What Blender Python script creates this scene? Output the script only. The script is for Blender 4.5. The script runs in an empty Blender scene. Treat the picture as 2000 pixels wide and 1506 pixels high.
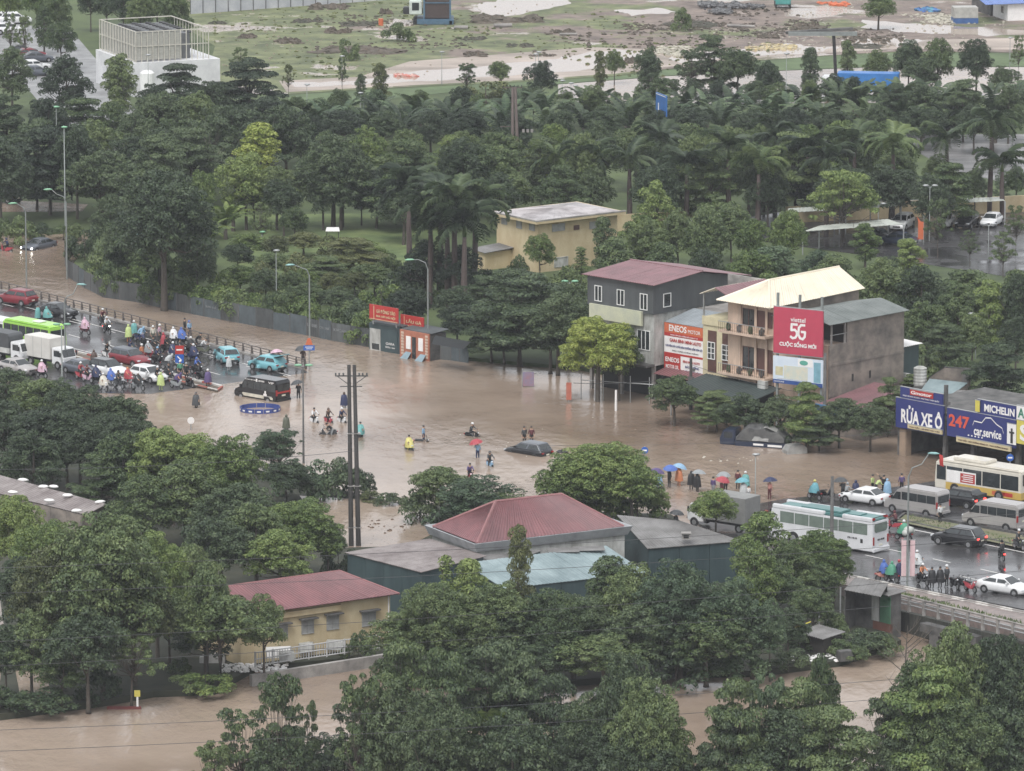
import bpy, bmesh, math, random
import numpy as np
from mathutils import Vector, Matrix
R = math.radians
random.seed(7); rng = np.random.default_rng(7)
SC = bpy.context.scene; COL = SC.collection
# ------------------------------------------------------------------ camera
FPX, PITCH, CAMH = 12000.0, math.atan(2253/12000.0), 111.0
cam = bpy.data.cameras.new('camera'); camo = bpy.data.objects.new('camera', cam); COL.objects.link(camo)
cam.sensor_fit = 'HORIZONTAL'; cam.sensor_width = 36; cam.lens = 36*FPX/2000
cam.clip_start = 1; cam.clip_end = 6000
camo.location = (0, 0, CAMH); camo.rotation_euler = (math.pi/2-PITCH, 0, 0)
SC.camera = camo
# ------------------------------------------------------------------ sky, sun, exposure
W = bpy.data.worlds.new('World'); SC.world = W; W.use_nodes = True
nt = W.node_tree; nt.nodes.clear()
sky = nt.nodes.new('ShaderNodeTexSky'); sky.sky_type = 'NISHITA'; sky.sun_disc = False
sky.sun_elevation = R(55); sky.sun_rotation = R(200); sky.dust_density = 6; sky.air_density = 1.5
hsv = nt.nodes.new('ShaderNodeHueSaturation'); hsv.inputs['Saturation'].default_value = 0.10
mx = nt.nodes.new('ShaderNodeMixRGB'); mx.inputs['Fac'].default_value = 0.75; mx.inputs['Color2'].default_value = (9.0, 9.3, 9.8, 1)
bg = nt.nodes.new('ShaderNodeBackground'); bg.inputs['Strength'].default_value = 0.10
wo = nt.nodes.new('ShaderNodeOutputWorld')
nt.links.new(sky.outputs[0], hsv.inputs['Color']); nt.links.new(hsv.outputs[0], mx.inputs['Color1'])
nt.links.new(mx.outputs[0], bg.inputs['Color']); nt.links.new(bg.outputs[0], wo.inputs['Surface'])
sl = bpy.data.lights.new('sun', 'SUN'); sl.energy = 1.8; sl.angle = R(25); sl.color = (1, .985, .97)
so = bpy.data.objects.new('sun', sl); COL.objects.link(so)
so.rotation_euler = (R(35), 0, R(-20))
SC.view_settings.view_transform = 'Standard'; SC.view_settings.look = 'None'
SC.view_settings.exposure = 0.42; SC.view_settings.gamma = 1; SC.view_settings.use_curve_mapping = False
SC.cycles.max_bounces = 6; SC.cycles.transparent_max_bounces = 6; SC.cycles.volume_bounces = 0

# ------------------------------------------------------------------ pixel <-> world
CT, ST = math.cos(PITCH), math.sin(PITCH)
def ray(px, py):
    u = (px-1000)/FPX; v = (py-753)/FPX
    return Vector((u, CT-v*ST, -ST-v*CT))
def at(px, py, z=0.0):
    d = ray(px, py); t = (z-CAMH)/d.z
    return Vector((d.x*t, d.y*t, z))
def atf(px, py, zf):
    p = at(px, py, 0)
    for _ in range(8): p = at(px, py, zf(p.x, p.y))
    return p
# the two ramps that rise out of the flood, as real sloping planes
FL = at(560, 728); DLx, DLy = -math.sin(R(37)), math.cos(R(37))
def zL(x, y): return 0.016*((x-FL.x)*DLx+(y-FL.y)*DLy)+0.02
FR = at(1460, 990); DRx, DRy = math.sin(R(40)), -math.cos(R(40))
def zR(x, y): return 0.040*((x-FR.x)*DRx+(y-FR.y)*DRy)+0.02
def atL(px, py): return atf(px, py, lambda x, y: max(0, zL(x, y)))
def atR(px, py): return atf(px, py, lambda x, y: max(0, zR(x, y)))

# ------------------------------------------------------------------ materials
MATS = {}
def mat(key, col, rough=.6, metal=0, var=.12, scale=1.5, bump=0, col2=None, emis=0, spec=.5, stretch=None, lo=.35, hi=.65, coat=0):
    if key in MATS: return MATS[key]
    m = bpy.data.materials.new(key); m.use_nodes = True; n = m.node_tree; b = n.nodes['Principled BSDF']
    b.inputs['Roughness'].default_value = rough; b.inputs['Metallic'].default_value = metal
    b.inputs['Specular IOR Level'].default_value = spec; b.inputs['Coat Weight'].default_value = coat
    c2 = col2 or tuple(max(0, c*(1-var*2.2)) for c in col)
    tc = n.nodes.new('ShaderNodeTexCoord'); src = tc.outputs['Object']
    if stretch:
        mp = n.nodes.new('ShaderNodeMapping'); mp.inputs['Scale'].default_value = stretch; n.links.new(src, mp.inputs[0]); src = mp.outputs[0]
    nz = n.nodes.new('ShaderNodeTexNoise'); nz.inputs['Scale'].default_value = scale; nz.inputs['Detail'].default_value = 6; nz.inputs['Roughness'].default_value = .65
    n.links.new(src, nz.inputs['Vector'])
    rp = n.nodes.new('ShaderNodeValToRGB'); rp.color_ramp.elements[0].position = lo; rp.color_ramp.elements[1].position = hi
    rp.color_ramp.elements[0].color = (*c2, 1); rp.color_ramp.elements[1].color = (*col, 1)
    n.links.new(nz.outputs['Fac'], rp.inputs[0]); n.links.new(rp.outputs[0], b.inputs['Base Color'])
    if bump:
        bp = n.nodes.new('ShaderNodeBump'); bp.inputs['Strength'].default_value = .6; bp.inputs['Distance'].default_value = bump
        n.links.new(nz.outputs['Fac'], bp.inputs['Height']); n.links.new(bp.outputs[0], b.inputs['Normal'])
    if emis:
        b.inputs['Emission Color'].default_value = (*col, 1); b.inputs['Emission Strength'].default_value = emis
    MATS[key] = m; return m
def paint(key, col, rough=.3): return mat(key, col, rough, var=.05, coat=.3)
def leafmat(key, a, b_, c, rough=.5):
    m = bpy.data.materials.new(key); m.use_nodes = True; n = m.node_tree; b = n.nodes['Principled BSDF']; out = n.nodes['Material Output']
    g = n.nodes.new('ShaderNodeNewGeometry'); oi = n.nodes.new('ShaderNodeObjectInfo'); tc = n.nodes.new('ShaderNodeTexCoord')
    nz = n.nodes.new('ShaderNodeTexNoise'); nz.inputs['Scale'].default_value = .55; nz.inputs['Detail'].default_value = 3
    n.links.new(tc.outputs['Object'], nz.inputs['Vector'])
    m1 = n.nodes.new('ShaderNodeMath'); m1.operation = 'MULTIPLY_ADD'; n.links.new(g.outputs['Random Per Island'], m1.inputs[0]); m1.inputs[1].default_value = .55; m1.inputs[2].default_value = -.50
    m2 = n.nodes.new('ShaderNodeMath'); m2.operation = 'MULTIPLY_ADD'; n.links.new(nz.outputs['Fac'], m2.inputs[0]); m2.inputs[1].default_value = 1.1; n.links.new(m1.outputs[0], m2.inputs[2])
    m3 = n.nodes.new('ShaderNodeMath'); m3.operation = 'MULTIPLY_ADD'; n.links.new(oi.outputs['Random'], m3.inputs[0]); m3.inputs[1].default_value = .45; n.links.new(m2.outputs[0], m3.inputs[2])
    rp = n.nodes.new('ShaderNodeValToRGB'); e = rp.color_ramp.elements
    e[0].position = .12; e[0].color = (*a, 1); e[1].position = .92; e[1].color = (*c, 1); k = e.new(.5); k.color = (*b_, 1)
    n.links.new(m3.outputs[0], rp.inputs[0]); n.links.new(rp.outputs[0], b.inputs['Base Color'])
    b.inputs['Roughness'].default_value = rough; b.inputs['Specular IOR Level'].default_value = .35
    tr = n.nodes.new('ShaderNodeBsdfTranslucent'); n.links.new(rp.outputs[0], tr.inputs['Color'])
    mm = n.nodes.new('ShaderNodeMixShader'); mm.inputs[0].default_value = .22
    n.links.new(b.outputs[0], mm.inputs[1]); n.links.new(tr.outputs[0], mm.inputs[2]); n.links.new(mm.outputs[0], out.inputs[0])
    MATS[key] = m; return m
LEAF = {
 'deep': leafmat('foliage_deep', (.023, .037, .026), (.044, .065, .038), (.079, .110, .059)),
 'dark': leafmat('foliage_dark', (.031, .049, .029), (.061, .091, .047), (.120, .159, .074)),
 'mid': leafmat('foliage_mid', (.041, .067, .033), (.090, .131, .054), (.179, .225, .090)),
 'bright': leafmat('foliage_bright', (.054, .090, .033), (.123, .179, .056), (.243, .301, .096)),
 'lime': leafmat('foliage_lime', (.096, .141, .033), (.198, .256, .054), (.346, .384, .096)),
 'blue': leafmat('foliage_bluish', (.036, .061, .038), (.072, .113, .061), (.134, .186, .096)),
 'olive': leafmat('foliage_olive', (.056, .072, .033), (.102, .123, .049), (.179, .192, .077)),
}
BARK = mat('bark', (.10, .085, .07), .9, scale=3, bump=.02)
PALMBARK = mat('palm_bark', (.10, .075, .068), .9, scale=3, stretch=(1, 1, 4))
CONC = mat('concrete', (.34, .32, .30), .85, scale=.8, col2=(.17, .16, .15))
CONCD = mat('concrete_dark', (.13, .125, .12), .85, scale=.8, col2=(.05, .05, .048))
GLASS = mat('window_glass', (.035, .042, .045), .08, spec=.8, var=.2)
GLASSG = mat('green_tint_glass', (.17, .21, .18), .12, spec=.8, var=.1)
WHITE = paint('white_paint', (.78, .78, .76)); BLACK = paint('black_paint', (.012, .012, .014), .18)
TYRE = mat('tyre_rubber', (.02, .02, .02), .8); RIM = mat('wheel_rim', (.42, .42, .43), .35, .6)
DARKP = mat('dark_plastic', (.03, .03, .032), .5); STEEL = mat('galvanised_steel', (.42, .43, .43), .45, .5)
GREYPOLE = mat('grey_pole_paint', (.24, .26, .25), .5); LAMPG = mat('green_lamp_plastic', (.24, .48, .30), .4)
LAMPT = mat('teal_lamp_plastic', (.25, .45, .43), .4)
TAIL = mat('lit_tail_light', (1, .06, .05), .3, emis=3); TAILOFF = mat('tail_light', (.35, .02, .02), .3)
HEAD = mat('head_lamp_glass', (.7, .72, .74), .1); HEADON = mat('lit_head_lamp', (1, .98, .92), .2, emis=9)
PLATE = mat('number_plate', (.75, .72, .6), .4)

# ------------------------------------------------------------------ mesh building
def tri_ok(): pass
class MB:
    def __init__(s): s.v = []; s.f = []; s.m = []
    def add(s, vs, fs, mi=0):
        o = len(s.v); s.v += [tuple(p) for p in vs]; s.f += [tuple(i+o for i in f) for f in fs]; s.m += [mi]*len(fs); return s
    def box(s, x0, y0, z0, x1, y1, z1, mi=0):
        return s.add([(x0,y0,z0),(x1,y0,z0),(x1,y1,z0),(x0,y1,z0),(x0,y0,z1),(x1,y0,z1),(x1,y1,z1),(x0,y1,z1)],
            [(0,3,2,1),(4,5,6,7),(0,1,5,4),(1,2,6,5),(2,3,7,6),(3,0,4,7)], mi)
    def tube(s, pts, rad, n=6, mi=0, cap=True):
        pts = [Vector(p) for p in pts]
        if not hasattr(rad, '__len__'): rad = [rad]*len(pts)
        vs = []; fs = []
        for i, p in enumerate(pts):
            d = (pts[min(i+1, len(pts)-1)]-pts[max(i-1, 0)]).normalized()
            a = d.cross(Vector((0, 0, 1)));
            if a.length < .05: a = d.cross(Vector((0, 1, 0)))
            a.normalize(); b = d.cross(a)
            for k in range(n):
                t = 2*math.pi*k/n; vs.append(p+(a*math.cos(t)+b*math.sin(t))*rad[i])
        for i in range(len(pts)-1):
            for k in range(n):
                k2 = (k+1) % n; fs.append((i*n+k, i*n+k2, (i+1)*n+k2, (i+1)*n+k))
        if cap: fs += [tuple(range(n))[::-1], tuple((len(pts)-1)*n+k for k in range(n))]
        return s.add(vs, fs, mi)
    def loft(s, rings, mi=0, cap=True, closed=True):
        n = len(rings[0]); vs = [p for r in rings for p in r]; fs = []
        for i in range(len(rings)-1):
            for k in range(n if closed else n-1):
                k2 = (k+1) % n; fs.append((i*n+k, (i+1)*n+k, (i+1)*n+k2, i*n+k2))
        if cap and closed: fs += [tuple(range(n)), tuple((len(rings)-1)*n+k for k in range(n))[::-1]]
        return s.add(vs, fs, mi)
    def prism(s, poly, z0, z1, mi=0):
        n = len(poly); vs = [(p[0], p[1], z0) for p in poly]+[(p[0], p[1], z1) for p in poly]
        return s.add(vs, [tuple(range(n))[::-1], tuple(range(n, 2*n))]+[(i, (i+1) % n, n+(i+1) % n, n+i) for i in range(n)], mi)
    def blob(s, c, r, n=8, m=5, jit=0, mi=0, zmin=None):
        vs = []; fs = []
        for i in range(m+1):
            th = math.pi*i/m
            for k in range(n):
                ph = 2*math.pi*k/n; q = 1+random.uniform(-jit, jit)
                z = c[2]+r[2]*math.cos(th)*q
                if zmin is not None: z = max(z, zmin)
                vs.append((c[0]+r[0]*math.sin(th)*math.cos(ph)*q, c[1]+r[1]*math.sin(th)*math.sin(ph)*q, z))
        for i in range(m):
            for k in range(n): k2 = (k+1) % n; fs.append((i*n+k, (i+1)*n+k, (i+1)*n+k2, i*n+k2))
        return s.add(vs, fs, mi)
    def mesh(s, name='mesh', mats=(), smooth=False, bevel=0):
        me = bpy.data.meshes.new(name); me.from_pydata(s.v, [], s.f)
        for m in (mats if isinstance(mats, (list, tuple)) else [mats]): me.materials.append(m)
        if any(s.m): me.polygons.foreach_set('material_index', s.m)
        if bevel:
            b = bmesh.new(); b.from_mesh(me); bmesh.ops.remove_doubles(b, verts=b.verts, dist=.001)
            es = [e for e in b.edges if len(e.link_faces) == 2 and e.calc_face_angle(0) > .5]
            bmesh.ops.bevel(b, geom=es, offset=bevel, segments=2, affect='EDGES', clamp_overlap=True); b.to_mesh(me); b.free()
        if smooth: me.polygons.foreach_set('use_smooth', [True]*len(me.polygons))
        me.update(); return me
def deco(o, label=None, cat=None, group=None, kind=None):
    if label: o['label'] = label
    if cat: o['category'] = cat
    if group: o['group'] = group
    if kind: o['kind'] = kind
    return o
def thing(name, label, cat, loc=(0, 0, 0), rz=0, group=None):
    o = bpy.data.objects.new(name, None); o.empty_display_size = .1; COL.objects.link(o); o.location = loc; o.rotation_euler = (0, 0, rz)
    return deco(o, label, cat, group)
def part(name, me, parent=None, mats=None, label=None, loc=None, rot=None, scale=None, smooth=False, bevel=0):
    if isinstance(me, MB): me = me.mesh(name, mats or (), smooth, bevel); mats = None
    o = bpy.data.objects.new(name, me); COL.objects.link(o)
    if parent is not None: o.parent = parent
    if mats is not None:
        mats = mats if isinstance(mats, (list, tuple)) else [mats]
        for i, m in enumerate(mats):
            if i < len(o.material_slots) and m is not None: o.material_slots[i].link = 'OBJECT'; o.material_slots[i].material = m
    if loc is not None: o.location = loc
    if rot is not None: o.rotation_euler = rot
    if scale is not None: o.scale = scale
    if label: o['label'] = label
    return o
def single(name, mb, mats, label, cat, group=None, **k):
    return deco(part(name, mb, None, mats, **k), label, cat, group)
def struct(name, mb, mats, **k): return deco(part(name, mb, None, mats, **k), kind='structure')
def poly_px(pts, z, zf=None):
    return [atf(x, y, zf) if zf else at(x, y, z) for x, y in pts]
def sheet(name, pts, z, m, zf=None, depth=0, kind='structure'):
    P = poly_px(pts, z, zf); n = len(P); mb = MB()
    from mathutils.geometry import tessellate_polygon
    tr = tessellate_polygon([P])
    mb.add(P, [t if (P[t[1]]-P[t[0]]).cross(P[t[2]]-P[t[0]]).z > 0 else t[::-1] for t in tr])
    if depth:
        for i in range(n):
            a, b = P[i], P[(i+1) % n]
            mb.add([a, b, b-Vector((0, 0, depth)), a-Vector((0, 0, depth))], [(0, 1, 2, 3)])
    return deco(part(name, mb, None, m), kind=kind)
ORD = ['first','second','third','fourth','fifth','sixth','seventh','eighth','ninth','tenth','eleventh','twelfth','thirteenth','fourteenth','fifteenth','sixteenth','seventeenth','eighteenth','nineteenth','twentieth']
def ordinal(i):
    if i < 20: return ORD[i]
    t = ['twenty','thirty','forty','fifty','sixty','seventy'][(i+1)//10-2]
    r = (i+1) % 10
    return t+('-'+ORD[r-1] if r else 'th') if r else t.replace('y','ieth')
# ------------------------------------------------------------------ text
def textmesh(s, h, w=None, bold=0.0, ext=.01):
    c = bpy.data.curves.new('t', 'FONT'); c.body = s; c.size = 1; c.align_x = 'CENTER'; c.align_y = 'CENTER'; c.extrude = ext; c.offset = bold; c.resolution_u = 3
    o = bpy.data.objects.new('t', c); COL.objects.link(o)
    dg = bpy.context.evaluated_depsgraph_get(); me = bpy.data.meshes.new_from_object(o.evaluated_get(dg))
    bpy.data.objects.remove(o); bpy.data.curves.remove(c)
    n = len(me.vertices); a = np.zeros(n*3); me.vertices.foreach_get('co', a); a = a.reshape(-1, 3)
    if n:
        a[:, 0] -= (a[:, 0].max()+a[:, 0].min())/2; a[:, 1] -= (a[:, 1].max()+a[:, 1].min())/2
        a[:, 1] *= h/(np.ptp(a[:, 1])+1e-6); a[:, 0] *= (w/np.ptp(a[:, 0])) if w else h
        a[:, 2] -= a[:, 2].min(); a[:, 2] *= 1; me.vertices.foreach_set('co', a.ravel())
    return me
# ------------------------------------------------------------------ ground, water, roads
def water_mat():
    m = bpy.data.materials.new('muddy_water'); m.use_nodes = True; n = m.node_tree; b = n.nodes['Principled BSDF']
    tc = n.nodes.new('ShaderNodeTexCoord')
    def nz(sc, det, st=(1, 1, 1)):
        mp = n.nodes.new('ShaderNodeMapping'); mp.inputs['Scale'].default_value = st; mp.inputs['Rotation'].default_value = (0, 0, R(20)); n.links.new(tc.outputs['Object'], mp.inputs[0])
        k = n.nodes.new('ShaderNodeTexNoise'); k.inputs['Scale'].default_value = sc; k.inputs['Detail'].default_value = det; k.inputs['Roughness'].default_value = .6; n.links.new(mp.outputs[0], k.inputs['Vector']); return k
    big = nz(.035, 4); rp = n.nodes.new('ShaderNodeValToRGB'); e = rp.color_ramp.elements
    e[0].position = .36; e[0].color = (.185, .135, .10, 1); e[1].position = .62; e[1].color = (.325, .255, .20, 1)
    n.links.new(big.outputs['Fac'], rp.inputs[0]); n.links.new(rp.outputs[0], b.inputs['Base Color'])
    b.inputs['Roughness'].default_value = .13; b.inputs['IOR'].default_value = 1.33
    w1 = nz(.8, 5, (1, .45, 1)); w2 = nz(.12, 3)
    mk = nz(.03, 2); mr = n.nodes.new('ShaderNodeMapRange'); mr.inputs[1].default_value = .42; mr.inputs[2].default_value = .62; mr.inputs[3].default_value = .25; mr.inputs[4].default_value = 1
    n.links.new(mk.outputs['Fac'], mr.inputs[0])
    bp = n.nodes.new('ShaderNodeBump'); bp.inputs['Distance'].default_value = .20; n.links.new(mr.outputs[0], bp.inputs['Strength']); n.links.new(w1.outputs['Fac'], bp.inputs['Height'])
    b2 = n.nodes.new('ShaderNodeBump'); b2.inputs['Distance'].default_value = .25; b2.inputs['Strength'].default_value = .5; n.links.new(w2.outputs['Fac'], b2.inputs['Height']); n.links.new(bp.outputs[0], b2.inputs['Normal'])
    n.links.new(b2.outputs[0], b.inputs['Normal']); return m
WATER = water_mat()
def asphalt_mat():
    m = bpy.data.materials.new('wet_asphalt'); m.use_nodes = True; n = m.node_tree; b = n.nodes['Principled BSDF']
    tc = n.nodes.new('ShaderNodeTexCoord'); nz = n.nodes.new('ShaderNodeTexNoise'); nz.inputs['Scale'].default_value = .25; nz.inputs['Detail'].default_value = 5; n.links.new(tc.outputs['Object'], nz.inputs['Vector'])
    mr = n.nodes.new('ShaderNodeMapRange'); mr.inputs[1].default_value = .35; mr.inputs[2].default_value = .65; mr.inputs[3].default_value = .08; mr.inputs[4].default_value = .38
    n.links.new(nz.outputs['Fac'], mr.inputs[0]); n.links.new(mr.outputs[0], b.inputs['Roughness'])
    rp = n.nodes.new('ShaderNodeValToRGB'); rp.color_ramp.elements[0].color = (.03, .03, .033, 1); rp.color_ramp.elements[1].color = (.065, .062, .062, 1)
    n.links.new(nz.outputs['Fac'], rp.inputs[0]); n.links.new(rp.outputs[0], b.inputs['Base Color'])
    n2 = n.nodes.new('ShaderNodeTexNoise'); n2.inputs['Scale'].default_value = 2.5; n2.inputs['Detail'].default_value = 4; n.links.new(tc.outputs['Object'], n2.inputs['Vector'])
    bp = n.nodes.new('ShaderNodeBump'); bp.inputs['Distance'].default_value = .006; n.links.new(n2.outputs['Fac'], bp.inputs['Height']); n.links.new(bp.outputs[0], b.inputs['Normal'])
    return m
ASPH = asphalt_mat()
GRASS = mat('grass_ground', (.085, .115, .040), .9, scale=.12, col2=(.045, .065, .026), bump=.05)
LAWN = mat('lawn_grass', (.15, .19, .07), .9, scale=.25, col2=(.065, .10, .035), bump=.04)
MUD = mat('mud', (.13, .10, .075), .7, scale=.5, col2=(.07, .055, .04), bump=.05)
UNDER = mat('dark_leaf_litter', (.045, .045, .028), .9, scale=.5, col2=(.025, .03, .018))  # dark leaf litter of the bank, mottled by noise
def field_mat():
    m = bpy.data.materials.new('weedy_field'); m.use_nodes = True; n = m.node_tree; b = n.nodes['Principled BSDF']; b.inputs['Roughness'].default_value = .85
    tc = n.nodes.new('ShaderNodeTexCoord')
    def nz(sc, det, off=0):
        mp = n.nodes.new('ShaderNodeMapping'); mp.inputs['Location'].default_value = (off, off, 0); n.links.new(tc.outputs['Object'], mp.inputs[0])
        k = n.nodes.new('ShaderNodeTexNoise'); k.inputs['Scale'].default_value = sc; k.inputs['Detail'].default_value = det; k.inputs['Roughness'].default_value = .62; n.links.new(mp.outputs[0], k.inputs['Vector']); return k
    a = nz(.055, 9); c = nz(.28, 8, 40); pd = nz(.05, 8, 90); xs = n.nodes.new('ShaderNodeSeparateXYZ'); n.links.new(tc.outputs['Object'], xs.inputs[0])
    # more bare earth towards the right, more grass on the left, as the site is
    mr = n.nodes.new('ShaderNodeMapRange'); mr.inputs[1].default_value = -30; mr.inputs[2].default_value = 30; mr.inputs[3].default_value = .10; mr.inputs[4].default_value = -.10; n.links.new(xs.outputs[0], mr.inputs[0])
    ad = n.nodes.new('ShaderNodeMath'); ad.operation = 'ADD'; n.links.new(a.outputs['Fac'], ad.inputs[0]); n.links.new(mr.outputs[0], ad.inputs[1])
    r1 = n.nodes.new('ShaderNodeValToRGB'); e = r1.color_ramp.elements; e[0].position = .44; e[0].color = (0, 0, 0, 1); e[1].position = .50; e[1].color = (.9, .9, .9, 1); n.links.new(ad.outputs[0], r1.inputs[0])
    dirt = n.nodes.new('ShaderNodeValToRGB'); e = dirt.color_ramp.elements; e[0].position = .3; e[0].color = (.095, .075, .066, 1); e[1].position = .7; e[1].color = (.27, .215, .18, 1); n.links.new(c.outputs['Fac'], dirt.inputs[0])
    gr = n.nodes.new('ShaderNodeValToRGB'); e = gr.color_ramp.elements; e[0].position = .35; e[0].color = (.07, .09, .04, 1); e[1].position = .68; e[1].color = (.19, .215, .095, 1); n.links.new(c.outputs['Fac'], gr.inputs[0])
    mx = n.nodes.new('ShaderNodeMixRGB'); n.links.new(r1.outputs[0], mx.inputs[0]); n.links.new(dirt.outputs[0], mx.inputs[1]); n.links.new(gr.outputs[0], mx.inputs[2]); pm = n.nodes.new('ShaderNodeValToRGB'); e = pm.color_ramp.elements; e[0].position = .575; e[0].color = (0, 0, 0, 1); e[1].position = .60; e[1].color = (1, 1, 1, 1); n.links.new(pd.outputs['Fac'], pm.inputs[0])
    m2 = n.nodes.new('ShaderNodeMixRGB'); n.links.new(pm.outputs[0], m2.inputs[0]); n.links.new(mx.outputs[0], m2.inputs[1]); m2.inputs[2].default_value = (.38, .32, .27, 1); n.links.new(m2.outputs[0], b.inputs['Base Color'])
    rr = n.nodes.new('ShaderNodeMapRange'); rr.inputs[3].default_value = .85; rr.inputs[4].default_value = .12; n.links.new(pm.outputs[0], rr.inputs[0]); n.links.new(rr.outputs[0], b.inputs['Roughness'])
    bp = n.nodes.new('ShaderNodeBump'); bp.inputs['Distance'].default_value = .5; n.links.new(c.outputs['Fac'], bp.inputs['Height']); n.links.new(bp.outputs[0], b.inputs['Normal'])
    return m
FIELD = field_mat()
def ragged(pts, amp=4, n=7, seed=1):
    q = random.Random(seed); out = []
    for i in range(len(pts)):
        a, b_ = pts[i], pts[(i+1) % len(pts)]
        for k in range(n): f = k/n; out.append((a[0]+(b_[0]-a[0])*f+q.uniform(-2, 2)*amp, a[1]+(b_[1]-a[1])*f+q.uniform(-.55, .55)*amp))
    return out
PUD = mat('puddle_water', (.36, .29, .235), .08, var=.05)
struct('riverbed', MB().add([(-2500, 250, -1.6), (2500, 250, -1.6), (2500, 4500, -1.6), (-2500, 4500, -1.6)], [(0, 1, 2, 3)]), MUD)
struct('flood_water', MB().add([(-1500, 300, 0), (1500, 300, 0), (1500, 1500, 0), (-1500, 1500, 0)], [(0, 1, 2, 3)]), WATER)
# land beyond the flood, its near edge along the grey fence and the shop houses
sheet('ground', [(-9000, -700), (-9000, 446), (-500, 446), (0, 449), (95, 452), (180, 449), (170, 475), (134, 530), (250, 572), (420, 610), (640, 655), (735, 672), (915, 698), (1000, 706), (1130, 716), (1200, 730), (1450, 745), (1700, 775), (2100, 810), (2700, 880), (9000, 1100), (9000, -700)], .35, GRASS, depth=1.9)
sheet('park_lawn', [(430, 420), (850, 415), (870, 470), (850, 530), (640, 540), (470, 530)], .37, LAWN)
sheet('field', [(395, 182), (560, 184), (730, 173), (1000, 160), (1200, 148), (1300, 135), (1480, 118), (1620, 108), (1760, 100), (2000, 103), (2600, 108), (2800, -500), (-300, -500), (340, 40), (420, 90)], .38, FIELD)
sheet('canal_grass_bank', [(560, 186), (730, 175), (1000, 162), (1200, 150), (1300, 137), (1480, 120), (1620, 110), (1760, 102), (2000, 105), (2600, 110), (2600, 132), (2000, 130), (1690, 131), (1510, 138), (1300, 148), (1090, 164), (900, 178), (700, 200), (570, 210)], .40, mat('canal_grass', (.11, .155, .07), .9, scale=.3, col2=(.07, .10, .045)))
sheet('canal_water', [(1090, 165), (1300, 149), (1510, 139), (1690, 132), (2000, 131), (2600, 133), (2600, 195), (1090, 205)], .395, WATER)
sheet('dirt_track', [(545, 158), (700, 150), (800, 120), (1000, 104), (1150, 92), (1400, 100), (1600, 92), (1760, 78), (2000, 74), (2600, 66), (2600, 90), (2000, 97), (1760, 95), (1620, 103), (1480, 113), (1300, 131), (1200, 144), (1000, 157), (730, 170), (560, 180)], .384, mat('pale_dirt', (.42, .35, .30), .6, scale=.12, col2=(.20, .165, .135), bump=.05, stretch=(.4, 1, 1)))
for pts in ([(560, 162), (690, 158), (800, 140), (960, 128), (1060, 118), (1120, 108), (1200, 96), (1260, 100), (1290, 112), (1180, 135), (1000, 148), (840, 158), (700, 166), (580, 170)],
            [(940, 8), (1010, -6), (1090, -10), (1120, 5), (1060, 20), (1000, 30), (930, 32)],
            [(1290, 104), (1400, 100), (1540, 86), (1640, 92), (1600, 102), (1460, 110), (1330, 122)],
            [(1640, 78), (1740, 74), (1820, 80), (1760, 90), (1660, 94)], [(1200, 20), (1290, 16), (1330, 24), (1240, 30)],
            [(1680, 40), (1850, 48), (2000, 58), (2300, 60), (2300, 66), (1950, 70), (1800, 66), (1690, 54)]):
    sheet('puddle', ragged(pts, 4, 6, len(pts)+int(pts[0][0])), .389, PUD)
# car park and the roads behind the trees on the right
sheet('car_park', [(1430, 430), (1640, 395), (2100, 380), (2600, 380), (2600, 560), (2000, 545), (1900, 530), (1700, 500), (1480, 470)], .372, ASPH)
sheet('wet_road_behind_palms', [(1760, 262), (2000, 262), (2500, 262), (2500, 380), (2000, 366), (1850, 330), (1780, 290)], .374, mat('pale_wet_road', (.32, .31, .31), .25, scale=.3, col2=(.16, .16, .16), stretch=(.3, 1, 1)))
sheet('service_road', [(1880, 560), (1960, 600), (2100, 640), (2100, 600), (2000, 572), (1900, 545)], .374, ASPH)
sheet('parking_lane', [(-100, 30), (140, 60), (200, 130), (270, 220), (300, 300), (160, 300), (60, 180), (-100, 100)], .374, mat('grey_paving', (.30, .30, .30), .5, scale=.4, col2=(.16, .16, .16)))
sheet('flooded_lane', [(-600, 388), (0, 390), (172, 399), (160, 413), (0, 414), (-600, 412)], .376, WATER)
# near banks
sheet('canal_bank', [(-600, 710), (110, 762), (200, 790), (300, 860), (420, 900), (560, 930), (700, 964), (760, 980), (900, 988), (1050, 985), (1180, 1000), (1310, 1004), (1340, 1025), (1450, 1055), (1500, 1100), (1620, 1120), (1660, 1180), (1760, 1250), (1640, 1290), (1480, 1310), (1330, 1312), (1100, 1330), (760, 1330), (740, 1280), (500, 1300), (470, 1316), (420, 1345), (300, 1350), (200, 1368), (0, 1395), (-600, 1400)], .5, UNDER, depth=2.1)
sheet('backwater', [(585, 968), (700, 975), (770, 982), (845, 1000), (840, 1045), (800, 1066), (660, 1070), (615, 1010)], .512, WATER)
for o_ in ([(-600, 1180), (0, 1170), (10, 1240), (0, 1330), (-600, 1340)], [(30, 1310), (90, 1310), (100, 1360), (40, 1362)]):
    sheet('backwater', o_, .512, WATER)
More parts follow.
